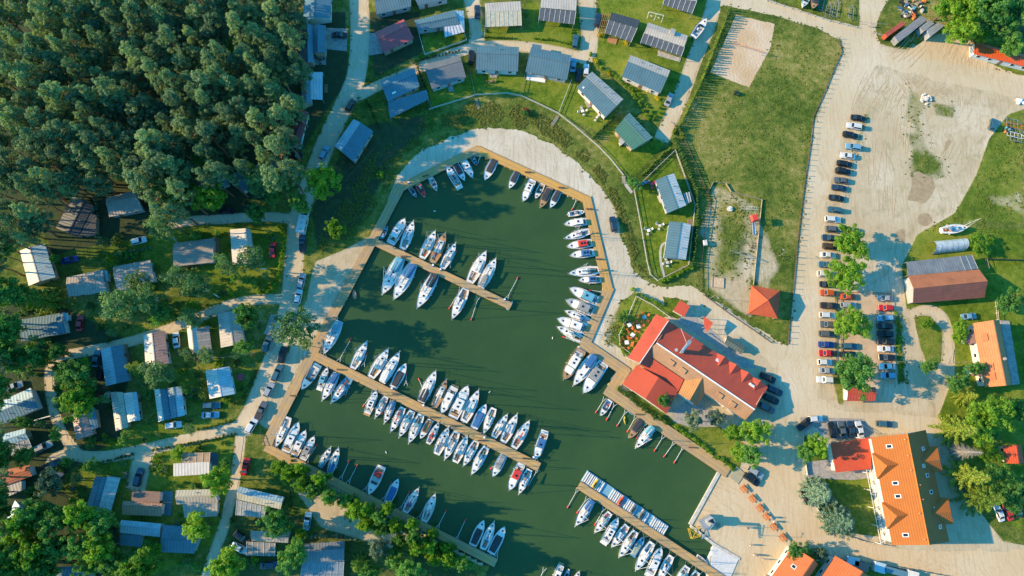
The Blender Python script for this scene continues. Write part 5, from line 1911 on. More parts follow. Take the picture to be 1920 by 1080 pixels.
# balcony trellis along the west front
tw = flat((.72, .72, .70), .6, 0, .1)
n = 26
for kk in range(n):
    t0 = (kk + .3) / n
    a = we[0].lerp(we[1], t0) - wd * .2
    b_ = we[0].lerp(we[1], t0 + (.6 / n if kk % 2 else -.2 / n)) - wd * 1.5
    a.z, b_.z = 2.9, 2.75
    MB().tube(a, b_, .06, .06, 4).build('trellis_bar', tw, h.o)
for off in (.3, 1.5):
    a = we[0] - wd * off
    b_ = we[1] - wd * off
    a.z = b_.z = 2.8
    MB().tube(a, b_, .07, .07, 4).build('trellis_rail', tw, h.o)
for kk in range(7):
    a = we[0].lerp(we[1], kk / 6) - wd * 1.5
    put('post', unit_box(tw), h.o, (a.x, a.y, 1.37), 0, (.14, .14, 2.74))
h = Hs('red metal roofed garage beside the guesthouse', (1598, 855), 'garage', 'garage', PLAST).shed([(1557, 831), (1632, 820), (1634, 879), (1567, 886)], [3.0, 3.2, 3.2, 3.0], (.62, .075, .02), 'pan', .25, wins=True)
h = Hs('left of two orange roofed houses at the bottom edge', (1485, 1070), 'house', 'house', PLAST).gable([(1487, 1024), (1430, 1105), (1478, 1140), (1534, 1058)], .64, 3.6, 6.2, (.62, .15, .035), kind='tile', worn=.22)
h.on_slope('skylight', .32, .5, (1.0, 1.2), FRAME, 0, .12, 'pane')
h.on_slope('skylight', .62, .5, (1.0, 1.2), FRAME, 0, .12, 'pane')
h = Hs('right of two orange roofed houses at the bottom edge', (1575, 1090), 'house', 'house', PLAST).gable([(1566, 1042), (1510, 1125), (1575, 1170), (1635, 1085)], .6, 3.6, 6.2, (.62, .15, .035), kind='tile', worn=.22)
h = Hs('small red hut with a bicycle-like sign among the trees', (1900, 852), 'hut', 'hut').gable([(1881, 835), (1886, 869), (1920, 869), (1915, 834)], .58, 2.6, 4.0, (.62, .085, .02), kind='tile', worn=.22)
h.o['label'] = 'small red hut among the trees at the right edge'
# polytunnel
h = Hs('pale plastic polytunnel beside the barn', (1776, 462), 'polytunnel', 'greenhouse')
a, b_, c_, e_ = h.loc([(1746, 453), (1806, 447), (1808, 470), (1747, 477)], .3)
pl = flat((.40, .47, .49), .35, 0, .25)
rings = []
for t in [i / 6 for i in range(7)]:
    p, q = a.lerp(b_, t), e_.lerp(c_, t)
    rings.append([p.lerp(q, .5 - .5 * math.cos(k * math.pi / 10)) + Vector((0, 0, math.sin(k * math.pi / 10) * 2.6 - .3)) for k in range(11)])
for i in range(6):
    mb = MB().loft([rings[i], rings[i + 1]], False, False)
    mb.build('plastic_cover', pl, h.o, True)
for r1_ in rings:
    mb = MB()
    for k in range(10):
        mb.tube(r1_[k] + Vector((0, 0, .03)), r1_[k + 1] + Vector((0, 0, .03)), .04, .04, 4)
    mb.build('hoop', STEEL, h.o)
MB().face([p for p in rings[6]]).build('end_wall', pl, h.o)


def box_container(px, z, col, label):
    c = [P(x, y, z) for x, y in px]
    ctr = sum(c, Vector()) / 4
    o = thing('container', (ctr.x, ctr.y, 0), 0, label, 'container')
    q = [p - Vector((ctr.x, ctr.y, 0)) for p in c]
    if (q[1] - q[0]).cross(q[2] - q[0]).z < 0:
        q.reverse()
    m_ = flat(col, .6, .1, .25)
    MB().prism([(p.x * .985, p.y * .985) for p in q], .1, z - .12).build('body', m_, o)
    mb = MB()
    e = (q[1] - q[0]).normalized()
    mb.face(q, [((p - q[0]).dot(e), (p - q[0] - e * (p - q[0]).dot(e)).length) for p in q])
    lo = [p - Vector((0, 0, .12)) for p in q]
    for k in range(4):
        mb.face([lo[k], lo[(k + 1) % 4], q[(k + 1) % 4], q[k]])
    mb.build('roof', roof_mat(col, 'metal', .4), o)
    return o


box_container([(1692, 40), (1698, 45), (1664, 69), (1659, 63)], 2.3, (.45, .08, .04), 'narrow rusty red shed roof beside the grey containers')
box_container([(1727, 29), (1739, 37), (1685, 79), (1677, 68)], 2.6, (.24, .24, .25), 'long grey weathered container roof beside the junk heap')
box_container([(1743, 37), (1752, 44), (1731, 60), (1725, 51)], 2.6, (.30, .31, .32), 'short grey container under the bright trees')
box_container([(1759, 42), (1771, 48), (1744, 69), (1738, 56)], 2.6, (.30, .32, .34), 'grey container nearest the ploughed sand')
h = Hs('long bright orange roof under the trees at the right edge', (1870, 100), 'long_shed', 'shed').gable([(1826, 78), (1960, 112), (1958, 134), (1826, 101)], .35, 2.6, 3.2, (.70, .10, .012), kind='metal', worn=.15)

# ---- village on the left
V = []
def cot(label, px, f=.5, e=2.6, r=3.6, col=C_GREY, col2=None, kind='metal', worn=.3, at=None):
    cx = sum(p[0] for p in px) / 4
    cy = sum(p[1] for p in px) / 4
    h_ = Hs(label, (cx, cy)).gable(px, f, e, r, col, col2, kind, worn)
    rough_vents(h_, R.randint(1, 4))
    return h_


h = cot('dark cottage with a lean-to in the shade of the wood', [(136, 367), (105, 427), (145, 445), (175, 385)], .62, col=C_DARK)
h.shed([(170, 397), (181, 405), (179, 440), (150, 441)], [2.5, 2.2, 2.2, 2.5], C_DARK)
cot('pale grey striped roof under the tall pine', [(198, 371), (252, 357), (269, 394), (205, 407)], .3, 2.5, 3.3, C_GREY)
cot('dark shaded roof half hidden by the bright round tree', [(360, 335), (412, 309), (430, 345), (375, 365)], .5, col=C_TEAL)
cot('shaded grey roof at the wood edge beside the pale birch', [(437, 325), (505, 299), (513, 322), (452, 362)], .4, col=C_SLATE)
cot('bright sky blue and white gable roof at the left edge', [(37, 470), (54, 536), (104, 520), (84, 457)], .45, 2.7, 3.8, C_WHITE, C_LBLUE)
h = cot('grey striped roofed cottage left of two in the middle', [(125, 520), (194, 505), (200, 547), (128, 556)], .4, col=C_GREY)
h.shed([(194, 506), (201, 508), (202, 527), (197, 528)], 2.3, C_LBLUE)
h = cot('grey striped roofed cottage right of two in the middle', [(212, 500), (282, 487), (290, 527), (220, 545)], .38, col=C_GREY)
h = cot('grey tiled roof with a dark wooden terrace behind the white car', [(326, 456), (402, 446), (400, 492), (325, 500)], .38, col=C_GREY, col2=C_GREY, kind='tile')
h.deck([(398, 444), (411, 446), (411, 470), (400, 494)], .4, WOOD)
h = cot('pale blue cottage roof beside the lawn with the red car', [(431, 430), (436, 496), (478, 494), (469, 429)], .8, col=C_WHITE, col2=C_LGREY)
h = cot('long teal roof in the shade with a parked red car', [(40, 599), (119, 586), (124, 624), (40, 640)], .45, col=C_SLATE, col2=C_TEAL)
h.shed([(117, 586), (127, 587), (128, 602), (119, 601)], 2.3, C_LBLUE)
h = cot('teal and white cottage roof left of the brown and white one', [(189, 655), (198, 724), (242, 714), (229, 646)], .5, col=C_LBLUE, col2=C_TEAL)
h.deck([(231, 646), (238, 645), (244, 675), (238, 678)], .3, WOOD)
h = cot('half white half brown roof under the pale birch', [(269, 629), (273, 688), (317, 682), (308, 620)], .45, col=C_WHITE, col2=C_MAUVE)
h = Hs('white roof with grey panel canopy above two small birches', (375, 638)).gable([(350, 611), (356, 665), (374, 663), (369, 609)], .5, 2.6, 3.3, C_WHITE)
h.panels([(369, 617), (373, 663), (398, 660), (392, 612)], [2.6, 2.6, 2.3, 2.3], 4, (.22, .21, .20), .5, (.5, .5, .48))
h = cot('grey corrugated gable roof beside the lane', [(408, 588), (414, 652), (459, 644), (448, 582)], .55, col=C_LGREY, col2=C_GREY)
h = cot('blue and white gable roof beside the pink paddling pool', [(385, 695), (393, 748), (440, 739), (430, 687)], .5, col=C_WHITE, col2=C_LBLUE)  # white roof, right slope blued: its shade is put into the colour
h = cot('three strip roof with a bright white middle slope', [(207, 735), (217, 808), (240, 802), (230, 735)], .6, col=C_LGREY, col2=C_CREAM)
h.gable([(231, 737), (240, 792), (263, 788), (256, 735)], .75, 2.7, 3.4, C_WHITE, C_LBLUE)
h = cot('white edged teal gable roof above the white car', [(289, 730), (297, 791), (320, 786), (312, 729)], .5, col=C_WHITE, col2=C_TEAL)
h.gable([(313, 728), (321, 785), (346, 779), (340, 724)], .5, 2.7, 3.4, C_TEAL, C_LBLUE)
h = cot('mauve roof cottage beside the large bright trees', [(134, 776), (143, 825), (175, 816), (161, 776)], .5, col=C_MAUVE, worn=.12)
h.shed([(161, 770), (178, 764), (184, 802), (172, 806)], [2.6, 2.3, 2.3, 2.6], C_TEAL)
h = cot('blue speckled roof at the left edge below the parked grey car', [(-12, 758), (58, 727), (73, 766), (0, 797)], .45, col=C_LBLUE, col2=C_TEAL)
h = cot('blue and grey panel roof at the left edge by the junction', [(-8, 818), (48, 803), (53, 822), (-6, 842)], .5, col=C_LBLUE)
h.panels([(-6, 842), (53, 822), (60, 840), (-4, 864)], [2.5, 2.5, 2.2, 2.2], 6, (.25, .25, .25), .5)
h = cot('orange tiled roof at the left edge under the feathery tree', [(-8, 884), (56, 872), (60, 893), (-6, 916)], .4, col=(.52, .15, .06), kind='tile')
h.shed([(-6, 916), (40, 898), (40, 920), (-6, 940)], 2.3, C_GREY)
h = cot('slim teal and white slanted gable roof beside the gravel drive', [(179, 892), (161, 953), (183, 960), (201, 895)], .6, col=C_TEAL)
h.panels([(201, 893), (183, 958), (206, 966), (226, 896)], [2.8, 2.8, 2.3, 2.3], 7, (.42, .45, .42), .5, (.3, .32, .3))
h = cot('brown flat roof with a rusty orange gable and teal terrace', [(231, 939), (305, 944), (303, 968), (229, 965)], .3, 2.5, 3.2, (.40, .21, .12), (.42, .22, .12))
h.shed([(248, 919), (301, 922), (299, 943), (246, 940)], 2.7, C_BROWN, 'felt')
h.deck([(304, 921), (325, 921), (321, 967), (304, 966)], .3, flat((.05, .16, .18), .6))
h = Hs('white shed roof with rusty panels on the bright lawn', (362, 872)).shed([(325, 869), (393, 866), (392, 889), (325, 893)], [2.9, 2.9, 2.4, 2.4], C_WHITE, wins=True)
h.panels([(342, 849), (394, 848), (393, 867), (342, 868)], [2.4, 2.4, 2.8, 2.8], 4, (.36, .23, .13), .6, (.5, .45, .35))
h.deck([(394, 849), (409, 850), (407, 885), (393, 880)], .25, flat((.06, .10, .13), .6))
h = cot('cream ribbed roof with a grey sheet lean-to', [(330, 919), (402, 917), (410, 942), (331, 946)], .45, col=C_CREAM, col2=(.42, .36, .28))
h.shed([(342, 946), (408, 941), (408, 968), (346, 971)], [2.5, 2.5, 2.2, 2.2], C_GREY)
h = cot('bright cyan ribbed roof in the shade above the dark one', [(227, 975), (303, 982), (300, 1007), (225, 999)], .4, col=C_LBLUE)
h.shed([(226, 1001), (266, 1004), (264, 1026), (225, 1022)], [2.5, 2.5, 2.2, 2.2], C_TEAL)
h = cot('dark teal roof beside the bright tree at the bottom', [(307, 984), (381, 990), (364, 1038), (300, 1035)], .5, col=C_TEAL)
cot('shaded roof at the bottom edge under the clump', [(105, 1063), (170, 1060), (172, 1100), (105, 1100)], .5, col=C_TEAL)
cot('small blue speckled roof at the left edge under the clump', [(28, 938), (8, 985), (28, 992), (52, 958)], .5, col=C_LBLUE)
h = cot('cream rounded roof with glass panels by the south shore path', [(447, 912), (533, 932), (526, 955), (444, 936)], .45, col=C_LBLUE, col2=C_CREAM)
h.panels([(444, 937), (499, 950), (495, 971), (442, 966)], [2.5, 2.5, 2.2, 2.2], 6, (.30, .30, .27), .5, (.55, .55, .5), 2)
h = cot('grey roof with brownish panel canopy near the bottom', [(470, 995), (544, 997), (540, 1018), (472, 1014)], .5, col=C_GREY)
h.panels([(463, 1015), (516, 1018), (515, 1043), (462, 1042)], [2.5, 2.5, 2.2, 2.2], 5, (.24, .22, .19), .6)
h = cot('dark slatted roof with a paler lower half at the bottom edge', [(570, 1020), (646, 1014), (645, 1052), (568, 1055)], .35, 2.6, 3.3, (.16, .18, .19), (.20, .22, .23))
h.panels([(567, 1054), (645, 1053), (642, 1100), (561, 1100)], [2.5, 2.5, 2.2, 2.2], 7, (.20, .24, .26), .4, (.42, .44, .44), 2)
cot('tiny dark hut beside the shaded slate roof corner of the lane', [(497, 318), (512, 300), (520, 318), (503, 330)], .5, 2.0, 2.5, C_SLATE)

# ---------------------------------------------------------------- boats
GEL = flat((0.74, 0.70, 0.63), 0.35, 0, 0.13, None, 2.2)
GEL2 = flat((0.62, 0.60, 0.54), 0.4, 0, 0.07)
GREYD = flat((0.42, 0.42, 0.41), 0.6, 0, 0.1)
TEAK = flat((0.40, 0.23, 0.105), 0.7, 0, 0.15)
NAVY = flat((0.03, 0.08, 0.20), 0.5, 0, 0.1)
CYAN = flat((0.10, 0.30, 0.42), 0.6, 0, 0.1)
SAILC = flat((0.60, 0.60, 0.58), 0.7, 0, 0.08)
TENT = {'blue': flat((0.03, 0.13, 0.30), 0.75, 0, 0.15), 'cyan': flat((0.10, 0.32, 0.42), 0.75, 0, 0.15), 'black': flat((0.035, 0.037, 0.042), 0.75, 0, 0.2), 'grey': flat((0.26, 0.26, 0.25), 0.75, 0, 0.15),
        'red': flat((0.55, 0.03, 0.025), 0.7, 0, 0.12), 'brown': flat((0.36, 0.16, 0.05), 0.75, 0, 0.15), 'white': flat((0.66, 0.65, 0.62), 0.6, 0, 0.1), 'green': flat((0.26, 0.32, 0.26), 0.75, 0, 0.15), 'orange': ORANGE}
HULLC = {'w': GEL, 'c': GEL2, 'n': NAVY, 't': TEAK, 'r': REDF, 'b': CYAN, 'k': BLACK, 'g': TENT['green']}
ALU = flat((0.62, 0.63, 0.63), 0.35, 0.4, 0.05)


def plan(t, kind):
    """Half beam share at t (0 stern, 1 bow)."""
    if kind == 'sail':
        return max(.03, (.66 + .34 * math.sin(min(1, t / .42) * math.pi / 2)) if t < .42 else max(0, 1 - ((t - .42) / .58) ** 2.1) ** .85)
    if kind == 'motor':
        return max(.04, (.86 + .14 * math.sin(min(1, t / .4) * math.pi / 2)) if t < .45 else max(0, 1 - ((t - .45) / .55) ** 2.5) ** .7)
    return max(.04, (.82 + .18 * t / .4) if t < .4 else max(0, 1 - ((t - .4) / .6) ** 2.3) ** .75)


def boat(kind, bow, stern, where, hull='w', deck='w', cover=None, cabin='w', wide=1.0, mast=True, desc=None, z=WZ, tent_at=None, group='boats moored in the marina', name=None):
    b_ = P(bow[0], bow[1], z + .6)
    s_ = P(stern[0], stern[1], z + .6)
    ax = b_ - s_
    L = ax.length
    ax.z = 0
    B = L * {'sail': .335, 'motor': .35, 'open': .37, 'row': .38}[kind] * wide
    ctr = (b_ + s_) / 2
    nm = name or {'sail': 'sailing_boat', 'motor': 'motor_cruiser', 'open': 'motor_boat', 'row': 'rowing_boat'}[kind]
    hw = {'w': 'white', 'c': 'cream', 'n': 'navy blue', 't': 'wooden', 'r': 'red', 'b': 'light blue', 'k': 'dark', 'g': 'green'}[hull]
    kw = {'sail': 'sailing boat', 'motor': 'motor cruiser', 'open': 'motor boat', 'row': 'rowing boat'}[kind]
    cov = (' with %s %s' % (cover, 'canopy' if kind == 'motor' else 'cover')) if cover else ''
    lab = desc or '%s %s%s, %s' % (hw, kw, cov, where)
    o = thing(nm, (ctr.x, ctr.y, z), math.atan2(ax.y, ax.x), lab, 'boat', group)
    pk = 'motor' if kind == 'motor' else ('sail' if kind in ('sail',) else 'open')
    NS = 12
    ts = [k / NS for k in range(NS + 1)]
    X = lambda t: (t - .5) * L
    fb = lambda t: (.55 + .05 * L * .4 + .12 * L * .25 * t * t) * (.55 if kind == 'row' else 1)
    W = lambda t: B / 2 * plan(t, pk)
    # hull
    rings = []
    for t in ts:
        w, f = W(t), fb(t)
        rings.append([(X(t), -w * .2, -.35), (X(t), -w * .8, -.05), (X(t) + .06 * L * .3 * t ** 4, -w, f), (X(t) + .06 * L * .3 * t ** 4, w, f), (X(t), w * .8, -.05), (X(t), w * .2, -.35)])
    i = 0
    mb = MB()
    m = 6
    for r_ in rings:
        mb.v += r_
    for j in range(NS):
        for k in range(6):
            if k == 2:
                continue
            k2 = (k + 1) % 6
            mb.f.append((j * m + k, j * m + k2, (j + 1) * m + k2, (j + 1) * m + k))
    mb.f.append(tuple(5 - k for k in range(6)))
    mb.f.append(tuple(NS * m + k for k in range(6)))
    for q in range(len(mb.f)):
        mb.uv += [(0, 0)] * len(mb.f[q])
    mb.build('hull', HULLC[hull], o)
    # deck with an open cockpit
    if kind == 'sail':
        c0, c1, cw = .07, .34, .56
    elif kind == 'motor':
        c0, c1, cw = .06, .30, .74
    else:
        c0, c1, cw = .08, (.60 if kind == 'open' else .86), .74
    dz = -.03
    X2 = lambda t: X(t) + .06 * L * .3 * t ** 4
    dm = {'w': GEL, 'c': GEL2, 't': TEAK, 'g': GREYD, 'b': CYAN, 'r': REDF, 'k': BLACK}[deck]
    mb = MB()
    tt = sorted(set(ts + [c0, c1]))
    for a, b2 in zip(tt[:-1], tt[1:]):
        wa, wb = W(a) * .985, W(b2) * .985
        if a >= c0 - 1e-6 and b2 <= c1 + 1e-6:
            ia, ib = W(a) * cw, W(b2) * cw
            for sg in (1, -1):
                q = [(X2(a), ia * sg, fb(a) + dz), (X2(b2), ib * sg, fb(b2) + dz), (X2(b2), wb * sg, fb(b2) + dz), (X2(a), wa * sg, fb(a) + dz)]
                mb.face(q if sg > 0 else q[::-1])
        else:
            mb.face([(X2(a), -wa, fb(a) + dz), (X2(b2), -wb, fb(b2) + dz), (X2(b2), 0, fb(b2) + dz + .05), (X2(a), 0, fb(a) + dz + .05)])
            mb.face([(X2(a), 0, fb(a) + dz + .05), (X2(b2), 0, fb(b2) + dz + .05), (X2(b2), wb, fb(b2) + dz), (X2(a), wa, fb(a) + dz)])
    mb.build('deck', dm, o)
    mb = MB()
    cs = [t for t in tt if c0 - 1e-6 <= t <= c1 + 1e-6]
    zf = fb(c0) - (.45 if kind != 'row' else .25)
    for a, b2 in zip(cs[:-1], cs[1:]):
        ia, ib = W(a) * cw, W(b2) * cw
        mb.face([(X2(a), -ia, zf), (X2(b2), -ib, zf), (X2(b2), ib, zf), (X2(a), ia, zf)])
        for sg in (1, -1):
            q = [(X2(a), ia * sg, zf), (X2(b2), ib * sg, zf), (X2(b2), ib * sg, fb(b2) + dz), (X2(a), ia * sg, fb(a) + dz)]
            mb.face(q[::-1] if sg > 0 else q)
    for t, fl in ((c0, 1), (c1, -1)):
        w = W(t) * cw
        q = [(X2(t), -w, zf), (X2(t), w, zf), (X2(t), w, fb(t) + dz), (X2(t), -w, fb(t) + dz)]
        mb.face(q if fl > 0 else q[::-1])
    well = R.choice([TEAK, TEAK, GEL2, GREYD]) if kind in ('sail', 'motor') else (REDF if deck == 'r' else R.choice([GREYD, GEL2, TEAK]))
    mb.build('cockpit', well, o)
    # rail round the deck
    mb = MB()
    for sg in (1, -1):
        for a, b2 in zip(ts[:-1], ts[1:]):
            wa, wb = W(a) * sg, W(b2) * sg
            q = [(X2(a), wa, fb(a) + .05), (X2(b2), wb, fb(b2) + .05), (X2(b2), wb * .955, fb(b2) + .05), (X2(a), wa * .955, fb(a) + .05)]
            mb.face(q[::-1] if sg > 0 else q)
            q = [(X2(a), wa * .955, fb(a) + .05), (X2(b2), wb * .955, fb(b2) + .05), (X2(b2), wb * .955, fb(b2) - .04), (X2(a), wa * .955, fb(a) - .04)]
            mb.face(q if sg < 0 else q[::-1])
            q = [(X2(a), wa, fb(a) - .06), (X2(b2), wb, fb(b2) - .06), (X2(b2), wb, fb(b2) + .05), (X2(a), wa, fb(a) + .05)]
            mb.face([(p[0], p[1] * 1.012, p[2]) for p in (q if sg < 0 else q[::-1])])
    rail = TEAK if hull == 't' or deck == 't' else R.choice([GEL, GREYD, NAVY, GEL, CYAN])
    mb.build('toe_rail', rail, o)

    def cab(t0, t1, share, h0, h1, top_in, nme, mat, zoff=0.0, front=.25):
        """A raised house on the deck between t0 and t1."""
        bot, top = [], []
        st = [t0 + (t1 - t0) * k / 5 for k in range(6)]
        for sg, seq in ((1, st), (-1, st[::-1])):
            for t in seq:
                f = (t - t0) / (t1 - t0)
                w = min(W(t) * share, W(t0) * share)
                bot.append((X2(t), -w * sg, fb(t) + zoff))
                hh = h0 + (h1 - h0) * f
                xt = X2(t) - front * max(0, f - .8) * 5 + .06 * max(0, .2 - f) * 5
                top.append((xt, -w * sg * top_in, fb(t0 + (t1 - t0) * .5) + zoff + hh + .05))
        mb = MB()
        n_ = len(bot)
        mb.loft([bot, top])
        return mb.build(nme, mat, o)

    cm = {'w': GEL, 'c': GEL2, 't': TEAK, 'g': GREYD, 'b': CYAN}[cabin]
    if kind == 'sail':
        cb = cab(.36, .74, .62, .42, .22, .86, 'cabin', cm)
        for sg in (1, -1):
            a0, a1 = .42, .62
            w = lambda t: min(W(t) * .62, W(.36) * .62) * .955
            zc = lambda t: fb(t) + .24
            mb = MB().box(((X2(a0) + X2(a1)) / 2, sg * w(.5), zc(.5)), (X(a1) - X(a0), .05, .14))
            mb.build('cabin_window', PANE, cb)
        zt = fb(.55) + .40
        hp = MB().box((X2(.66), 0, zt - .05), (.5, .5, .12)).build('hatch', PANE, o)
        MB().box((X2(.86), 0, fb(.86) + .07), (.42, .42, .10)).build('hatch', PANE, o)
        MB().box((X2(.41), 0, zt + .06), (.75, .65, .08)).build('companionway', R.choice([GREYD, TEAK, PANE, GEL2]), o)
        mh = L * 1.22
        if mast:
            xm = X2(.585)
            ms = MB().tube((xm, 0, zt - .2), (xm, 0, zt + mh), .085, .06, 6).build('mast', ALU, o)
            MB().tube((xm, -B * .27, zt + mh * .52), (xm, B * .27, zt + mh * .52), .03, .03, 4).build('spreader', ALU, ms)
            tx = Vector((xm, 0, zt + mh * .97))
            for q in ((X2(.985), 0, fb(1)), (X2(.02), 0, fb(0)), (X2(.56), B * .47, fb(.55)), (X2(.56), -B * .47, fb(.55))):
                MB().tube(tx, q, .014, .014, 3).build('stay', STEEL, o)
            bz = zt + .75
            sc = TENT[cover] if cover and tent_at is None else R.choice([SAILC, SAILC, TENT['cyan'], TENT['blue'], TENT['grey']])
            MB().tube((xm - .1, 0, bz), (X2(.13), 0, bz + .1), .06, .05, 6).build('boom', ALU, o)
            rings = []
            for k in range(7):
                t = k / 6
                x = xm - .15 + (X2(.15) - xm + .15) * t
                r_ = .22 * (1 - .55 * t) + .03 * math.sin(k * 2.3)
                rings.append([(x, r_ * .8 * math.cos(u), bz + .16 + r_ * math.sin(u)) for u in [i * math.pi / 4 for i in range(8)]])
            MB().loft(rings).build('furled_sail', sc, o)
            MB().tube((X2(.97), 0, fb(1) + .3), (xm + .15, 0, zt + mh * .9), .05, .03, 5).build('furled_jib', SAILC, o)
        if tent_at == 'aft' and cover:
            cab(.03, .40, .86, .85, .95, .72, 'canopy', TENT[cover], 0.02, .1)
        else:
            for sg in (1, -1):
                MB().box((X2(.2), sg * W(.2) * .47, fb(.2) - .17), (L * .22, B * .1, .08)).build('bench', R.choice([TEAK, GEL2, TEAK]), o)
        if R.random() < .6 and tent_at is None:
            cab(.31, .42, .58, .62, .5, .8, 'sprayhood', R.choice([TENT['blue'], TENT['cyan'], TENT['grey'], TENT['black'], TENT['cyan']]), .3, .1)
        for q in range(R.randint(1, 3)):
            MB().box((X2(R.uniform(.12, .34)), R.uniform(-.25, .25) * B, fb(.2) - .05), (R.uniform(.2, .6), R.uniform(.2, .4), .12), R.uniform(0, 3)).build('deck_gear', R.choice([TEAK, NAVY, REDF, GREYD, BLACK, ORANGE]), o)
        MB().tube((X2(.10), 0, fb(.1) - .1), (X2(.2), 0, fb(.2) + .25), .03, .03, 4).build('tiller', TEAK, o)
        # pulpit
        mb = MB()
        pr = [(X2(.88), W(.88), fb(.9) + .5), (X2(1) + .12, 0, fb(1) + .55), (X2(.88), -W(.88), fb(.9) + .5)]
        mb.tube(pr[0], pr[1], .025, .025, 4).tube(pr[1], pr[2], .025, .025, 4)
        for p in pr:
            mb.tube((p[0] - .04, p[1] * .95, p[2] - .5), p, .02, .02, 4)
        mb.build('pulpit', STEEL, o)
        MB().box((X2(1) + .1, 0, fb(1) + .02), (.45, .16, .08)).build('bow_roller', STEEL if R.random() < .5 else GEL, o)
    elif kind == 'motor':
        cb = cab(.30, .78, .80, .75, .28, .80, 'cabin', cm, 0, .5)
        # raked windscreen and side glass
        t0, t1 = .30, .60
        rf = cab(.24, .58, .74, .22, .20, .93, 'hardtop', TENT[cover] if cover else cm, .86, .15)
        cab(.29, .63, .775, .72, .60, .84, 'windscreen', PANE, .12, .55)
        zt = fb(.4) + 1.12
        for k in range(R.choice([1, 1, 2])):
            MB().box((X2(.46 - .12 * k), 0, zt + .05), (.5, .6, .08)).build('roof_hatch', PANE, o)
        MB().box((X2(.83), 0, fb(.83) + .06), (.42, .42, .10)).build('hatch', PANE, o)
        MB().box((X2(.10), 0, fb(.1) - .12), (.55, B * .62, .3)).build('stern_seat', R.choice([GEL2, TEAK, GREYD]), o)
        for sg in (1, -1):
            MB().box((X2(.22), sg * W(.22) * .5, fb(.2) - .2), (L * .1, B * .16, .3)).build('seat', GEL2, o)
        MB().box((X2(0) - .3, 0, .22), (.62, B * .8, .08)).build('swim_platform', R.choice([TEAK, GEL, TEAK]), o)
        mb = MB()
        for sg in (1, -1):
            prev = None
            for k in range(6):
                t = .62 + .38 * k / 5
                p = (X2(t), sg * W(t) * .93, fb(t) + .45)
                if prev:
                    mb.tube(prev, p, .022, .022, 4)
                mb.tube((p[0], p[1], fb(t)), p, .015, .015, 3)
                prev = p
        mb.build('bow_rail', STEEL, o)
        MB().box((X2(1) + .1, 0, fb(1) + .02), (.4, .16, .08)).build('bow_roller', STEEL, o)
    elif kind == 'open':
        if cover:
            cab(.07, .66, .76, .22, .26, .80, 'cover', TENT[cover], .02, .3)
        else:
            cab(.56, .64, .66, .42, .35, .86, 'windscreen', PANE, .02, .25)
            MB().box((X2(.14), 0, fb(.1) - .25), (.5, B * .6, .35)).build('stern_seat', R.choice([GEL2, TEAK, TENT['blue']]), o)
            MB().box((X2(.42), B * .12, fb(.4) - .15), (.5, .45, .5)).build('console', R.choice([GEL, BLACK, GREYD]), o)
            MB().box((X2(.30), B * .12, fb(.3) - .25), (.45, .45, .35)).build('seat', R.choice([GEL2, BLACK, TENT['red']]), o)
        MB().box((X2(.84), 0, fb(.84) + .06), (.4, .4, .08)).build('hatch', PANE if hull != 'r' else GEL, o)
        mb = MB().box((X2(0) - .2, 0, .45), (.4, .4, .5)).box((X2(0) - .25, 0, 0), (.16, .14, .7))
        mb.build('outboard_motor', R.choice([BLACK, BLACK, GREYD]), o)
    else:
        for t in (.2, .5, .75):
            MB().box((X2(t), 0, fb(t) - .12), (.28, W(t) * 1.62, .05)).build('thwart', TEAK, o)
        for sg in (1, -1):
            MB().tube((X2(.3), sg * B * .2, fb(.4)), (X2(.8), sg * B * .15, fb(.8)), .03, .03, 5).build('oar', TEAK, o)
    # mooring lines to the nearest pier
    best = None
    inv = Matrix.Rotation(-math.atan2(ax.y, ax.x), 3, 'Z')
    for t in (0.0, 1.0):
        e_ = s_.lerp(b_, t).xy.to_3d()
        for pw_, w_, z_ in PIERS:
            for a_, c_ in zip(pw_[:-1], pw_[1:]):
                d_ = (c_ - a_).xy.to_3d()
                u = min(1, max(0, (e_ - a_.xy.to_3d()).dot(d_) / d_.length_squared))
                q = a_.xy.to_3d() + d_ * u
                if best is None or (q - e_).length < best[0]:
                    best = ((q - e_).length, t, q + (e_ - q).normalized() * (w_ / 2 - .15), z_, d_.normalized())
    if best and best[0] < 7 and kind != 'row':
        t, q, z_, d_ = best[1:]
        for sg in (1, -1):
            f_ = inv @ (q + d_ * sg * 1.1 - Vector((ctr.x, ctr.y, 0)))
            f_.z = z_ - z + .06
            g_ = Vector((X2(.04), sg * W(.04) * .9, fb(0) + .04)) if t == 0 else Vector((X2(.95), sg * W(.95) * .6, fb(1) + .04))
            MB().tube(g_, f_, .022, .022, 3).build('mooring_line', GEL2, o)
    # fenders
    if kind in ('sail', 'motor') and R.random() < .75:
        for sg in (1, -1):
            for t in (.28, .55):
                MB().tube((X2(t), sg * (W(t) + .1), .15), (X2(t), sg * (W(t) + .1), .65), .1, .1, 6).build('fender', R.choice([GEL, NAVY, GEL]), o)
    return o


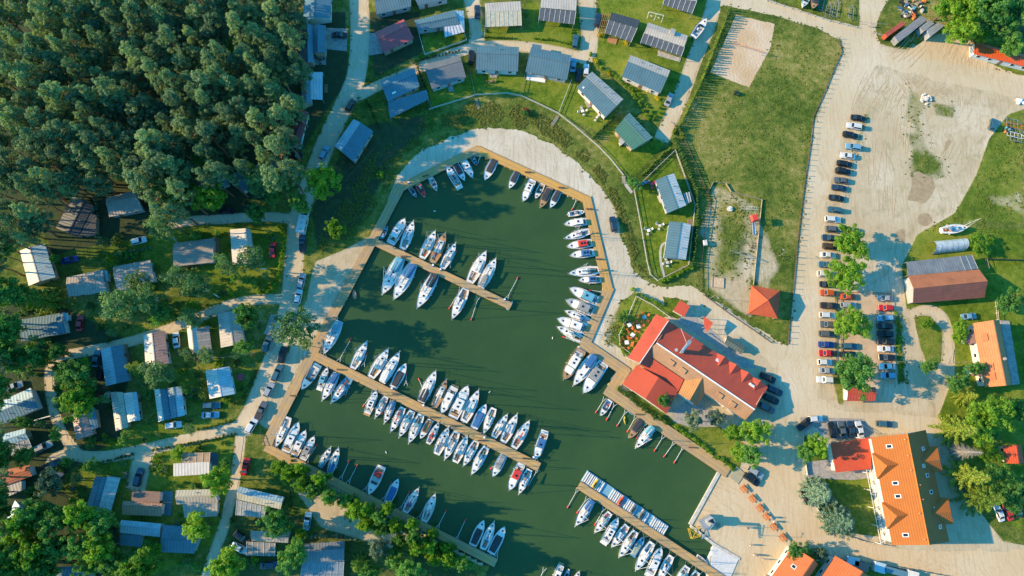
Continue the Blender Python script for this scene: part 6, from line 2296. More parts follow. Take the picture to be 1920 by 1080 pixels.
NE = 'on the upper shore below the beach path'
row = [('open', (781, 370), (767, 350), 'k', 'g', None), ('open', (797, 369), (781, 342), 'w', 'r', None), ('open', (819, 357), (806, 331), 'w', 'g', None), ('motor', (838, 313), (861, 350), 'w', 'w', 'grey'),
       ('open', (871, 338), (852, 305), 'w', 'w', 'black'), ('motor', (886, 332), (867, 298), 'w', 'w', None), ('open', (893, 309), (884, 291), 'b', 'b', None)]
for i, (k, b_, s_, hu, de, co) in enumerate(row):
    boat(k, b_, s_, '%s from the left along the north-west walkway' % ORD(i), hu, de, co)
row = [('open', (909, 337), (929, 297), 'w', 'w', 'black'), ('open', (955, 353), (971, 320), 'w', 'w', 'black'), ('motor', (981, 377), (999, 337), 'w', 'w', None), ('open', (1004, 372), (1018, 344), 'b', 'w', None),
       ('open', (1013, 389), (1031, 352), 'w', 't', 'black'), ('open', (1032, 389), (1049, 356), 'w', 'w', 'black')]
for i, (k, b_, s_, hu, de, co) in enumerate(row):
    boat(k, b_, s_, '%s from the left along the new north-east walkway' % ORD(i), hu, de, co)
row = [('open', (1096, 397), (1066, 402), 'w', 'w', None), ('motor', (1059, 420), (1103, 415), 'w', 'w', None), ('sail', (1059, 447), (1107, 433), 'w', 'w', None), ('motor', (1064, 462), (1111, 455), 'w', 'w', 'red'),
       ('motor', (1070, 479), (1116, 473), 'w', 'w', 'blue'), ('sail', (1067, 513), (1124, 506), 'w', 'w', 'cyan'), ('motor', (1086, 525), (1127, 524), 'w', 'w', 'blue'), ('motor', (1069, 541), (1125, 568), 'c', 'w', 'cyan'),
       ('motor', (1062, 563), (1117, 587), 'w', 'g', 'grey'), ('sail', (1060, 583), (1107, 605), 'w', 'w', 'blue'), ('motor', (1046, 598), (1103, 620), 'c', 'w', None), ('sail', (1045, 613), (1094, 638), 'w', 'w', 'cyan')]
for i, (k, b_, s_, hu, de, co) in enumerate(row):
    boat(k, b_, s_, '%s from the top along the east walkway' % ORD(i), hu, de, co)
boat('motor', (1057, 711), (1090, 656), '', 'w', 't', None, desc='white motor cruiser with teak bow, left of three by the restaurant')
boat('sail', (1075, 722), (1116, 665), '', 't', 'w', 'blue', tent_at='aft', mast=False, desc='wooden hulled boat with blue canopy, middle of three by the restaurant')
boat('motor', (1094, 736), (1133, 679), '', 'w', 'w', 'grey', desc='large white motor cruiser, right of three by the restaurant')
boat('open', (1126, 779), (1144, 750), '', 'w', 'w', None, desc='small white motor boat alone below the restaurant landing')
boat('open', (1180, 821), (1204, 784), '', 'w', 't', 'black', desc='motor boat with dark cover and orange trim by the yard walkway')
boat('sail', (1192, 839), (1225, 799), '', 'w', 'w', 'cyan', tent_at='aft', desc='white sailing boat with pale cover by the yard walkway')
row = [('open', (727, 424), (715, 446), 'b', 'b', None), ('motor', (759, 411), (732, 457), 'w', 'w', None), ('sail', (775, 416), (755, 467), 'w', 'w', 'blue'), ('sail', (816, 434), (791, 484), 'w', 'w', None), ('sail', (835, 438), (811, 491), 'w', 't', None),
       ('sail', (854, 457), (829, 503), 'w', 'w', 'cyan'), ('sail', (911, 472), (880, 530), 't', 'w', None), ('sail', (929, 486), (901, 539), 'w', 'w', 'grey')]
for i, (k, b_, s_, hu, de, co) in enumerate(row):
    boat(k, b_, s_, '%s from shore on upper side of short jetty' % ORD(i), hu, de, co, tent_at='aft' if i == 7 else None)
row = [('sail', (718, 551), (752, 483), 'w', 'w', 'cyan'), ('sail', (739, 561), (775, 495), 'w', 'w', 'blue'), ('sail', (783, 577), (817, 513), 'w', 'w', 'black'), ('sail', (848, 598), (874, 540), 't', 'w', None)]
for i, (k, b_, s_, hu, de, co) in enumerate(row):
    boat(k, b_, s_, '%s from shore on lower side of short jetty' % ORD(i), hu, de, co, tent_at='aft' if i in (0, 1, 2) else None)
boat('row', (663, 542), (665, 560), '', 't', 't', desc='small wooden rowing boat beside the west walkway')
boat('row', (961, 564), (951, 580), '', 'w', 'w', desc='tiny white dinghy at the tip of the short jetty')
boat('sail', (608, 663), (637, 602), '', 'w', 'w', 'cyan', tent_at='aft', desc='white sailing boat with cyan cover alone at the west walkway')
row = [('sail', (688, 641), (661, 691), 'w', 'w', None), ('sail', (728, 655), (695, 708), 'w', 'w', None), ('sail', (749, 661), (716, 717), 'w', 'w', 'white'), ('open', (761, 682), (737, 727), 'w', 'w', 'black'), ('sail', (817, 696), (789, 754), 'w', 'w', 'black'),
       ('sail', (837, 713), (813, 763), 'b', 't', None), ('motor', (828, 774), (852, 726), 'w', 'w', None), ('motor', (877, 724), (849, 783), 'w', 'w', 'white'), ('sail', (897, 732), (869, 791), 't', 'w', None), ('open', (911, 758), (888, 803), 'b', 'w', 'blue'),
       ('sail', (907, 812), (926, 765), 'w', 'w', 'cyan'), ('sail', (951, 777), (925, 820), 'w', 'w', None), ('sail', (969, 777), (943, 829), 'w', 'w', 'blue'), ('sail', (992, 789), (963, 840), 'w', 'w', 'red'), ('motor', (1004, 860), (1021, 811), 'w', 'w', 'blue')]
for i, (k, b_, s_, hu, de, co) in enumerate(row):
    boat(k, b_, s_, '%s from shore on upper side of long jetty' % ORD(i), hu, de, co, tent_at='aft' if i in (2, 4) else None)
row = [('open', (566, 730), (597, 683), 'w', 'b', None), ('motor', (614, 690), (599, 728), 'w', 'w', 'cyan'), ('sail', (605, 750), (632, 699), 'w', 'w', 'blue'), ('sail', (622, 755), (657, 708), 'w', 'b', 'red'), ('motor', (706, 733), (688, 775), 'w', 'w', None),
       ('sail', (704, 783), (724, 743), 'w', 'w', 'cyan'), ('sail', (721, 793), (738, 752), 'w', 'w', 'blue'), ('sail', (733, 809), (756, 764), 'w', 'w', 'red'), ('sail', (749, 819), (773, 770), 'w', 'w', 'cyan'), ('sail', (767, 830), (790, 777), 'w', 'w', None),
       ('open', (788, 822), (808, 787), 'w', 'w', 'brown'), ('sail', (823, 792), (802, 832), 'w', 'w', 'red'), ('sail', (841, 801), (818, 852), 'w', 'w', 'blue'), ('sail', (834, 861), (857, 809), 'w', 'w', 'grey'), ('sail', (876, 817), (853, 867), 'w', 'w', None),
       ('sail', (869, 873), (894, 826), 'w', 'w', 'cyan'), ('sail', (884, 889), (912, 838), 'w', 'w', 'cyan'), ('open', (924, 893), (946, 851), 'w', 'w', 'grey'), ('motor', (955, 918), (978, 869), 'w', 'w', 'red'), ('sail', (973, 925), (993, 880), 'w', 'w', 'blue')]
for i, (k, b_, s_, hu, de, co) in enumerate(row):
    boat(k, b_, s_, '%s from shore on lower side of long jetty' % ORD(i), hu, de, co, tent_at='aft' if i in (2, 6) else None)
row = [('sail', (518, 837), (541, 782), 'w', 'c', None), ('motor', (560, 793), (535, 847), 'w', 'w', 'white'), ('motor', (573, 808), (551, 854), 'w', 'w', None), ('motor', (589, 819), (567, 862), 'w', 'w', 'grey'), ('sail', (620, 839), (600, 876), 'w', 'w', 'cyan'), ('sail', (635, 840), (618, 887), 'w', 'w', 'blue'),
       ('open', (692, 926), (716, 874), 'w', 'w', None), ('open', (747, 898), (726, 943), 'b', 'w', 'blue'), ('sail', (785, 915), (759, 961), 'w', 'w', 'red'), ('sail', (816, 926), (795, 978), 'w', 'w', None), ('open', (907, 976), (886, 1023), 'w', 'w', 'black'), ('sail', (926, 979), (905, 1030), 'w', 'w', None), ('open', (946, 988), (920, 1038), 'w', 'w', 'black')]
for i, (k, b_, s_, hu, de, co) in enumerate(row):
    boat(k, b_, s_, '%s from the left along the south shore' % ORD(i), hu, de, co, tent_at='aft' if i in (4, 5) else None)
o = [x for x in bpy.data.objects if x.get('label', '').startswith('white motor boat, seventh from the left along the south')][0]
o['label'] = 'white and red motor boat with a red canopy on the south shore'
mb = MB().box((-1.7, 0, 1.7), (1.6, 2.0, .14))
mb.build('canopy', TENT['red'], o)
row = [('sail', (1079, 985), (1111, 938), 'w', 'w', 'blue'), ('sail', (1115, 998), (1144, 961), 'w', 'w', 'cyan'), ('motor', (1158, 972), (1133, 1017), 'w', 'w', None), ('sail', (1147, 1025), (1176, 985), 'w', 'w', 'blue'), ('sail', (1161, 1043), (1192, 996), 'w', 'w', None), ('open', (1207, 1007), (1185, 1043), 'b', 'b', 'green'),
       ('sail', (1192, 1068), (1223, 1017), 'w', 'w', None), ('motor', (1239, 1027), (1217, 1078), 'b', 'w', 'white'), ('sail', (1234, 1087), (1259, 1042), 'b', 'w', 'blue'), ('sail', (1262, 1107), (1289, 1062), 'w', 'w', None), ('sail', (1280, 1118), (1308, 1072), 'w', 'w', 'cyan')]
for i, (k, b_, s_, hu, de, co) in enumerate(row):
    boat(k, b_, s_, '%s from the left at the lower right jetty' % ORD(i), hu, de, co, tent_at='aft' if i == 0 else None)
boat('motor', (1036, 1098), (1052, 1060), '', 'w', 'w', desc='white motor cruiser cut by the bottom edge, left of three')
boat('open', (1056, 1092), (1066, 1070), '', 'b', 'b', desc='small light blue boat cut by the bottom edge, middle of three')
boat('sail', (1086, 1072), (1068, 1110), '', 'w', 'w', desc='white sailing boat cut by the bottom edge, right of three')
boat('row', (1328, 1061), (1307, 1043), '', 'w', 'c', desc='pale rowing boat lying at the slipway edge', z=-.12)
boat('sail', (1813, 426), (1765, 432), '', 'w', 'w', 'cyan', z=.7, desc='white sailing boat standing on the grass near the polytunnel', wide=1.05)
boat('open', (1324, 36), (1300, 69), '', 'w', 'w', None, z=.7, desc='white speedboat parked on land beside the thuja hedge')
boat('open', (1506, 12), (1516, -12), '', 'w', 'c', None, z=.6, desc='pale boat stored on land at the top edge', wide=1.2)
boat('open', (1524, 16), (1532, -12), '', 'k', 't', 'black', z=.6, desc='dark covered boat stored on land at the top edge', wide=1.2)


def kayak(a, b_, mat, label):
    A, B_ = P(*a, WZ + .2), P(*b_, WZ + .2)
    d = B_ - A
    o = thing('kayak', ((A.x + B_.x) / 2, (A.y + B_.y) / 2, WZ), math.atan2(d.y, d.x), label, 'kayak')
    L = d.length
    rings = []
    for k in range(9):
        t = k / 8
        w = max(.03, .36 * math.sin(math.pi * t) ** .7)
        rings.append([((t - .5) * L, w * math.cos(u), .1 + .22 * math.sin(u) * (w / .36) ** .5) for u in [i * math.pi / 4 for i in range(8)]])
    MB().loft(rings).build('hull', mat, o, True)
    MB().box((0, 0, .31), (.8, .45, .06)).build('cockpit', BLACK, o)
    MB().box((L * .28, 0, .27), (.5, .3, .05)).build('hatch', BLACK, o)


kayak((1177, 770), (1191, 779), flat((.05, .32, .45), .4), 'blue kayak moored beside the yard walkway')
kayak((1171, 779), (1173, 796), flat((.50, .48, .03), .4), 'yellow kayak moored beside the yard walkway')

# mooring booms: (foot on the pier, float end)
BOOMS = [((1082, 372), (1073, 392)), ((1131, 548), (1107, 544)), ((1094, 646), (1057, 632)), ((902, 290), (895, 308)), ((897, 557), (884, 598)), ((943, 576), (924, 618)), ((950, 560), (970, 522)), ((864, 541), (843, 577)), ((635, 677), (657, 637)), ((681, 686), (688, 664)),
         ((660, 708), (648, 742)), ((670, 690), (686, 666)), ((575, 865), (593, 835)), ((639, 898), (654, 866)), ((653, 905), (669, 874)), ((684, 920), (700, 888)), ((718, 938), (734, 906)), ((750, 955), (767, 924)), ((785, 972), (801, 941)), ((820, 990), (836, 958)), ((856, 1011), (872, 976)), ((930, 1046), (941, 1013)),
         ((1134, 746), (1118, 772)), ((1153, 757), (1138, 786)), ((1174, 770), (1158, 797)), ((1192, 781), (1177, 808)), ((1212, 792), (1194, 820)), ((1228, 805), (1211, 833)), ((1244, 817), (1228, 844)), ((1264, 829), (1246, 855)), ((1281, 838), (1265, 866)), ((1083, 917), (1065, 950)), ((1101, 933), (1083, 960)), ((1133, 952), (1116, 983)), ((1021, 1065), (1010, 1090)),
         ((737, 463), (782, 432)), ((842, 500), (856, 471)), ((895, 540), (912, 505)), ((761, 722), (762, 702)), ((877, 783), (890, 755)), ((800, 750), (786, 712)), ((860, 795), (880, 745)), ((960, 845), (957, 785)), ((903, 810), (950, 790)), ((945, 855), (921, 878)), ((978, 862), (957, 900)), ((1008, 880), (990, 912)), ((620, 692), (585, 735)), ((700, 735), (682, 760)), ((735, 750), (716, 775)), ((790, 780), (762, 800)), ((830, 800), (806, 840)), ((870, 818), (880, 850))]
BOOMS = [b_ for b_ in BOOMS if math.hypot(b_[0][0] - b_[1][0], b_[0][1] - b_[1][1]) < 46]
for i, (a, e) in enumerate(BOOMS):
    A, E = P(*a, WZ + .35), P(*e, WZ + .25)
    d = E - A
    L = d.length
    o = thing('mooring_boom', (A.x, A.y, WZ), math.atan2(d.y, d.x), 'slim white mooring boom with a red float at its end', 'boom', 'mooring booms between the boats')
    MB().tube((1.0, 0, .38), (L, 0, .25), .055, .055, 5).build('pole', WHITE, o)
    MB().tube((-.2, .5, .5), (1.2, 0, .38), .045, .045, 4).tube((-.2, -.5, .5), (1.2, 0, .38), .045, .045, 4).tube((.4, .3, .44), (.4, -.3, .44), .03, .03, 4).build('fork', WHITE, o)
    MB().tube((L - .25, 0, .2), (L + .45, 0, .2), .22, .16, 8).build('float', REDF, o)

# floating dock of white jet ski cradles
dk = [P(x, y, WZ + .45) for x, y in [(1102, 882), (1255, 987), (1242, 1006), (1089, 902)]]
c = sum(dk, Vector()) / 4
ax = (dk[1] - dk[0])
rz = math.atan2(ax.y, ax.x)
o = thing('floating_dock', (c.x, c.y, WZ), rz, 'white floating dock with rows of jet ski cradles', 'dock')
L, Wd = ax.length, (dk[3] - dk[0]).length
BLUEF = flat((0.16, 0.34, 0.42), .5, 0, .1)
MB().box((0, 0, .08), (L, Wd, .36)).build('base', BLUEF, o)
n = 22
cell = MB()
cw = L / n * .80
cell.prism([(-cw / 2, -Wd * .46), (cw / 2, -Wd * .46), (cw / 2, Wd * .46), (-cw / 2, Wd * .46)], .0, .24, .04)
cell.box((-cw * .33, 0, .30), (cw * .2, Wd * .8, .14)).box((cw * .33, 0, .30), (cw * .2, Wd * .8, .14))
cm_ = cell.mesh('cradle', GEL2)
for k in range(n):
    if k in (5, 6, 10, 14, 17):
        continue
    put('cradle', cm_, o, (-L / 2 + (k + .5) * L / n, 0, .262))


def jetski(px, py, rz_, mat, label):
    p = P(px, py, WZ + .8)
    o = thing('jet_ski', (p.x, p.y, WZ + .42), rz_, label, 'jet ski')
    rings = []
    for k in range(8):
        t = k / 7
        w = .5 * (1 - max(0, t - .55) ** 1.6 * 3.4)
        rings.append([((t - .5) * 2.9, w * math.cos(u), .3 + .28 * math.sin(u)) for u in [i * math.pi / 4 for i in range(8)]])
    MB().loft(rings).build('hull', mat, o, True)
    MB().box((-.5, 0, .68), (1.2, .4, .3)).build('seat', BLACK, o)
    MB().tube((.25, -.35, .85), (.25, .35, .85), .04, .04, 5).build('handlebar', BLACK, o)


ja = rz + math.pi / 2
jetski(1117, 906, ja, flat((.60, .36, .02), .4), 'yellow jet ski on the floating dock')
jetski(1165, 938, ja, flat((.60, .07, .02), .4), 'orange jet ski on the floating dock')
jetski(1188, 953, ja, flat((.12, .13, .13), .4), 'dark jet ski on the floating dock, left of two')
jetski(1204, 964, ja, flat((.14, .14, .13), .4), 'dark jet ski on the floating dock, right of two')

# ---------------------------------------------------------------- cars
CARCOL = {'black': (0.012, 0.014, 0.017), 'white': (0.66, 0.66, 0.64), 'silver': (0.34, 0.36, 0.37), 'grey': (0.10, 0.115, 0.125), 'blue': (0.015, 0.05, 0.22), 'light blue': (0.17, 0.36, 0.48), 'red': (0.50, 0.012, 0.012), 'orange': (0.50, 0.09, 0.02), 'teal': (0.04, 0.12, 0.16), 'brown': (0.07, 0.045, 0.03), 'dark blue': (0.02, 0.045, 0.08)}
TYRE = flat((0.018, 0.018, 0.018), .9)
RIM = flat((0.35, 0.35, 0.36), .35, .6)
LAMPW = flat((0.7, 0.72, 0.72), .15)
LAMPR = flat((0.35, 0.01, 0.01), .2)
CARM = {}


def car_meshes(kind):
    if kind in CARM:
        return CARM[kind]
    L, Wd, hb, ht = {'sedan': (4.55, 1.82, .86, 1.42), 'hatch': (4.2, 1.80, .90, 1.48), 'estate': (4.7, 1.84, .88, 1.48), 'suv': (4.6, 1.90, 1.02, 1.70), 'van': (5.1, 1.98, 1.1, 1.98), 'pickup': (5.2, 1.90, 1.02, 1.72)}[kind]
    g0, g1, g2, g3 = {'sedan': (-.36, -.20, .08, .22), 'hatch': (-.47, -.38, .06, .20), 'estate': (-.485, -.41, .06, .20), 'suv': (-.47, -.40, .06, .19), 'van': (-.485, -.46, .20, .34), 'pickup': (-.14, -.09, .08, .20)}[kind]
    # g0..g3: foot of rear glass, head of rear glass, head of windscreen, foot of windscreen (share of length)
    pl = lambda x: Wd / 2 * (1 - .16 * max(0, abs(x) / (L / 2) - .72) / .28 * (abs(x) / (L / 2)))
    xs_ = [-.5, -.485, -.44, -.34, -.1, .15, .32, .43, .48, .5]
    rings = []
    for f in xs_:
        x = f * L
        w = pl(x) * (.93 if abs(f) > .49 else 1)
        hood = hb if f < g3 else hb - .16 * ((f - g3) / (.5 - g3)) ** 1.5
        if kind == 'sedan' and f < g0:
            hood = hb - .02
        zl = .30 if abs(f) < .47 else .36
        zt = hood if abs(f) < .485 else hood - .10
        rings.append([(x, -w * .94, zl), (x, -w, zl + .18), (x, -w, zt - .16), (x, -w * .90, zt), (x, w * .90, zt), (x, w, zt - .16), (x, w, zl + .18), (x, w * .94, zl)])
    body = MB().loft(rings).mesh('body', paint((.5, .5, .5)), True)
    body.shade_flat() if hasattr(body, 'shade_flat') else None
    wb, wt = Wd / 2 * .90, Wd / 2 * .74
    z0, z1 = hb - .02, ht
    F = {'a': (g0 * L, wb), 'b': (g1 * L, wt), 'c': (g2 * L, wt), 'd': (g3 * L, wb)}
    top = [(F['b'][0], -wt, z1), (F['c'][0], -wt, z1), (F['c'][0], wt, z1), (F['b'][0], wt, z1)]
    bot = [(F['a'][0], -wb, z0), (F['d'][0], -wb, z0), (F['d'][0], wb, z0), (F['a'][0], wb, z0)]
    cab = MB()
    # roof shell: slightly domed
    mid = [(p[0] * .98 + .02 * (top[0][0] + top[1][0]) / 2, p[1] * .88, z1 + .05) for p in top]
    cab.loft([bot, top, mid])
    roof = cab.mesh('roof', paint((.5, .5, .5)))

    def pane(q, inset, off):
        q = [Vector(p) for p in q]
        m_ = sum(q, Vector()) / 4
        nn = (q[1] - q[0]).cross(q[2] - q[0]).normalized()
        return [m_ + (p - m_) * inset + nn * off for p in q]

    def orient(q, c_):
        q = [Vector(p) for p in q]
        m_ = sum(q, Vector()) / len(q)
        nn = (q[1] - q[0]).cross(q[2] - q[0])
        return q if nn.dot(m_ - Vector(c_)) > 0 else q[::-1]
    cc_ = ((g1 + g2) / 2 * L, 0, (z0 + z1) / 2)
    ws = MB().face(pane(orient([bot[1], bot[2], top[2], top[1]], cc_), .90, .012)).mesh('windscreen', PANE)
    rw = MB().face(pane(orient([bot[3], bot[0], top[0], top[3]], cc_), .86, .012)).mesh('rear_window', PANE)
    sd = []
    for q in ([bot[0], bot[1], top[1], top[0]], [bot[2], bot[3], top[3], top[2]]):
        sd.append(MB().face(pane(orient(q, cc_), .86, .012)).mesh('side_window', PANE))
    wheel = MB().tube((0, -.11, 0), (0, .11, 0), .33, .33, 12).mesh('tyre', TYRE)
    rim = MB().tube((0, -.116, 0), (0, .116, 0), .2, .2, 8).mesh('rim', RIM)
    hl = MB().box((0, 0, 0), (.16, .34, .14)).mesh('headlight', LAMPW)
    tl = MB().box((0, 0, 0), (.10, .26, .16)).mesh('taillight', LAMPR)
    mir = MB().box((0, 0, 0), (.12, .2, .12)).mesh('mirror', paint((.5, .5, .5)))
    CARM[kind] = (L, Wd, hb, ht, body, roof, ws, rw, sd, wheel, rim, hl, tl, mir, g3)
    return CARM[kind]


CPX = []


def car(px, py, ang, col, kind, label, group=None, bikes=False):
    """ang: heading in the picture in degrees, 0 to the right, 90 up."""
    L, Wd, hb, ht, body, roof, ws, rw, sd, wheel, rim, hl, tl, mir, g3 = car_meshes(kind)
    CPX.append((px, py))
    p = P(px, py, .9)
    nm = {'van': 'parked_van', 'pickup': 'pickup_truck'}.get(kind, 'parked_car')
    o = thing(nm, (p.x, p.y, .1 if px > 1480 else .07), math.radians(ang), label, 'van' if kind == 'van' else 'car', group or 'parked cars')
    m_ = paint(CARCOL[col])
    put('body', body, o, mat=m_)
    put('roof', roof, o, mat=m_)
    put('windscreen', ws, o)
    put('rear_window', rw, o)
    for s in sd:
        put('side_window', s, o)
    for x in (-L * .30, L * .31):
        for y in (-1, 1):
            w = put('wheel', wheel, o, (x, y * (Wd / 2 - .11), .33))
            put('rim', rim, w)
    for y in (-1, 1):
        put('headlight', hl, o, (L * .47, y * Wd * .34, hb - .25))
        put('taillight', tl, o, (-L * .485, y * Wd * .37, hb - .22))
        put('mirror', mir, o, (g3 * L - .25, y * (Wd / 2 + .05), hb + .05), mat=m_)
    if kind == 'pickup':
        put('load_bed', unit_box(BLACK), o, (-L * .31, 0, hb - .09), 0, (L * .32, Wd * .8, .22))
    if bikes:
        rk = MB()
        for k in range(2):
            x = -L / 2 - .35 - .3 * k
            for y in (-.5, .5):
                for q in range(10):
                    a0, a1 = q * .628, (q + 1) * .628
                    rk.tube((x, y + .33 * math.cos(a0), .8 + .33 * math.sin(a0)), (x, y + .33 * math.cos(a1), .8 + .33 * math.sin(a1)), .025, .025, 4)
            rk.tube((x, -.5, .8), (x, .1, 1.2), .025, .025, 4).tube((x, .5, .8), (x, -.1, 1.2), .025, .025, 4).tube((x, -.25, 1.2), (x, .35, 1.2), .025, .025, 4)
        rk.build('bicycle_rack', BLACK, o)
    return o


rowA = [(1610, 221, 'black', 'sedan'), (1602, 236, 'white', 'estate'), (1595, 253, 'black', 'estate'), (1600, 275, 'light blue', 'estate'), (1590, 292, 'white', 'sedan'), (1584, 307, 'black', 'estate'), (1581, 321, 'black', 'suv'), (1578, 338, 'grey', 'sedan'), (1574, 352, 'dark blue', 'sedan'), (1569, 371, 'black', 'sedan'), (1565, 393, 'teal', 'hatch'),
        (1562, 411, 'white', 'estate'), (1563, 430, 'grey', 'suv'), (1556, 446, 'dark blue', 'suv'), (1557, 462, 'brown', 'suv'), (1553, 478, 'white', 'sedan'), (1550, 496, 'teal', 'estate'), (1549, 514, 'white', 'van'), (1552, 533, 'black', 'sedan'), (1551, 549, 'orange', 'hatch'), (1555, 573, 'brown', 'pickup'), (1552, 591, 'white', 'estate'), (1552, 608, 'grey', 'sedan'),
        (1551, 626, 'grey', 'estate'), (1550, 646, 'blue', 'sedan'), (1550, 662, 'red', 'sedan'), (1547, 679, 'white', 'hatch'), (1551, 695, 'silver', 'sedan'), (1547, 712, 'white', 'suv')]
for i, (x, y, c, k) in enumerate(rowA):
    ang = (-9 if y < 400 else (-5 if y < 500 else -2)) + R.uniform(-2, 2) + (180 if i % 3 == 1 else 0)
    car(x, y, 171 if i in (1, 3) else ang, c, k, '%s car, %s from the top of the long row beside the sand road' % (c, ORD(i)), 'cars in the long row', i in (1, 3))
car(1598, 432, -6, 'grey', 'estate', 'grey car parked behind the long row under the upper bright tree')
for i, (x, y, c, k) in enumerate([(1591, 556, 'orange', 'sedan'), (1591, 572, 'silver', 'estate'), (1593, 649, 'teal', 'estate'), (1591, 665, 'black', 'suv'), (1592, 683, 'white', 'hatch'), (1594, 698, 'black', 'sedan')]):
    car(x, y, R.uniform(-3, 2), c, k, '%s car, %s from the top of the middle car park row' % (c, ORD(i)), 'cars in the middle row')
for i, (x, y, c, k) in enumerate([(1660, 559, 'silver', 'sedan'), (1661, 577, 'red', 'hatch'), (1660, 596, 'light blue', 'estate'), (1660, 611, 'black', 'sedan'), (1660, 626, 'black', 'suv'), (1661, 640, 'black', 'estate'), (1661, 654, 'white', 'sedan'), (1663, 670, 'black', 'estate'), (1664, 687, 'white', 'sedan'), (1666, 704, 'light blue', 'hatch')]):
    car(x, y, 180 + R.uniform(-3, 2), c, k, '%s car, %s from the top of the right car park row' % (c, ORD(i)), 'cars in the right row')
for i, (x, y, c) in enumerate([(1561, 806, 'black'), (1579, 806, 'grey'), (1596, 805, 'dark blue'), (1612, 805, 'white')]):
    car(x, y, 97, c, 'sedan', '%s car, %s from the left above the red garage' % (c, ORD(i)), 'cars above the red garage')
for i, (x, y) in enumerate([(1440, 708), (1453, 732), (1446, 748), (1438, 765)]):
    car(x, y, -25, ['black', 'dark blue', 'black', 'grey'][i], 'estate', 'dark car, %s from the top in the shade behind the restaurant' % ORD(i), 'cars behind the restaurant')
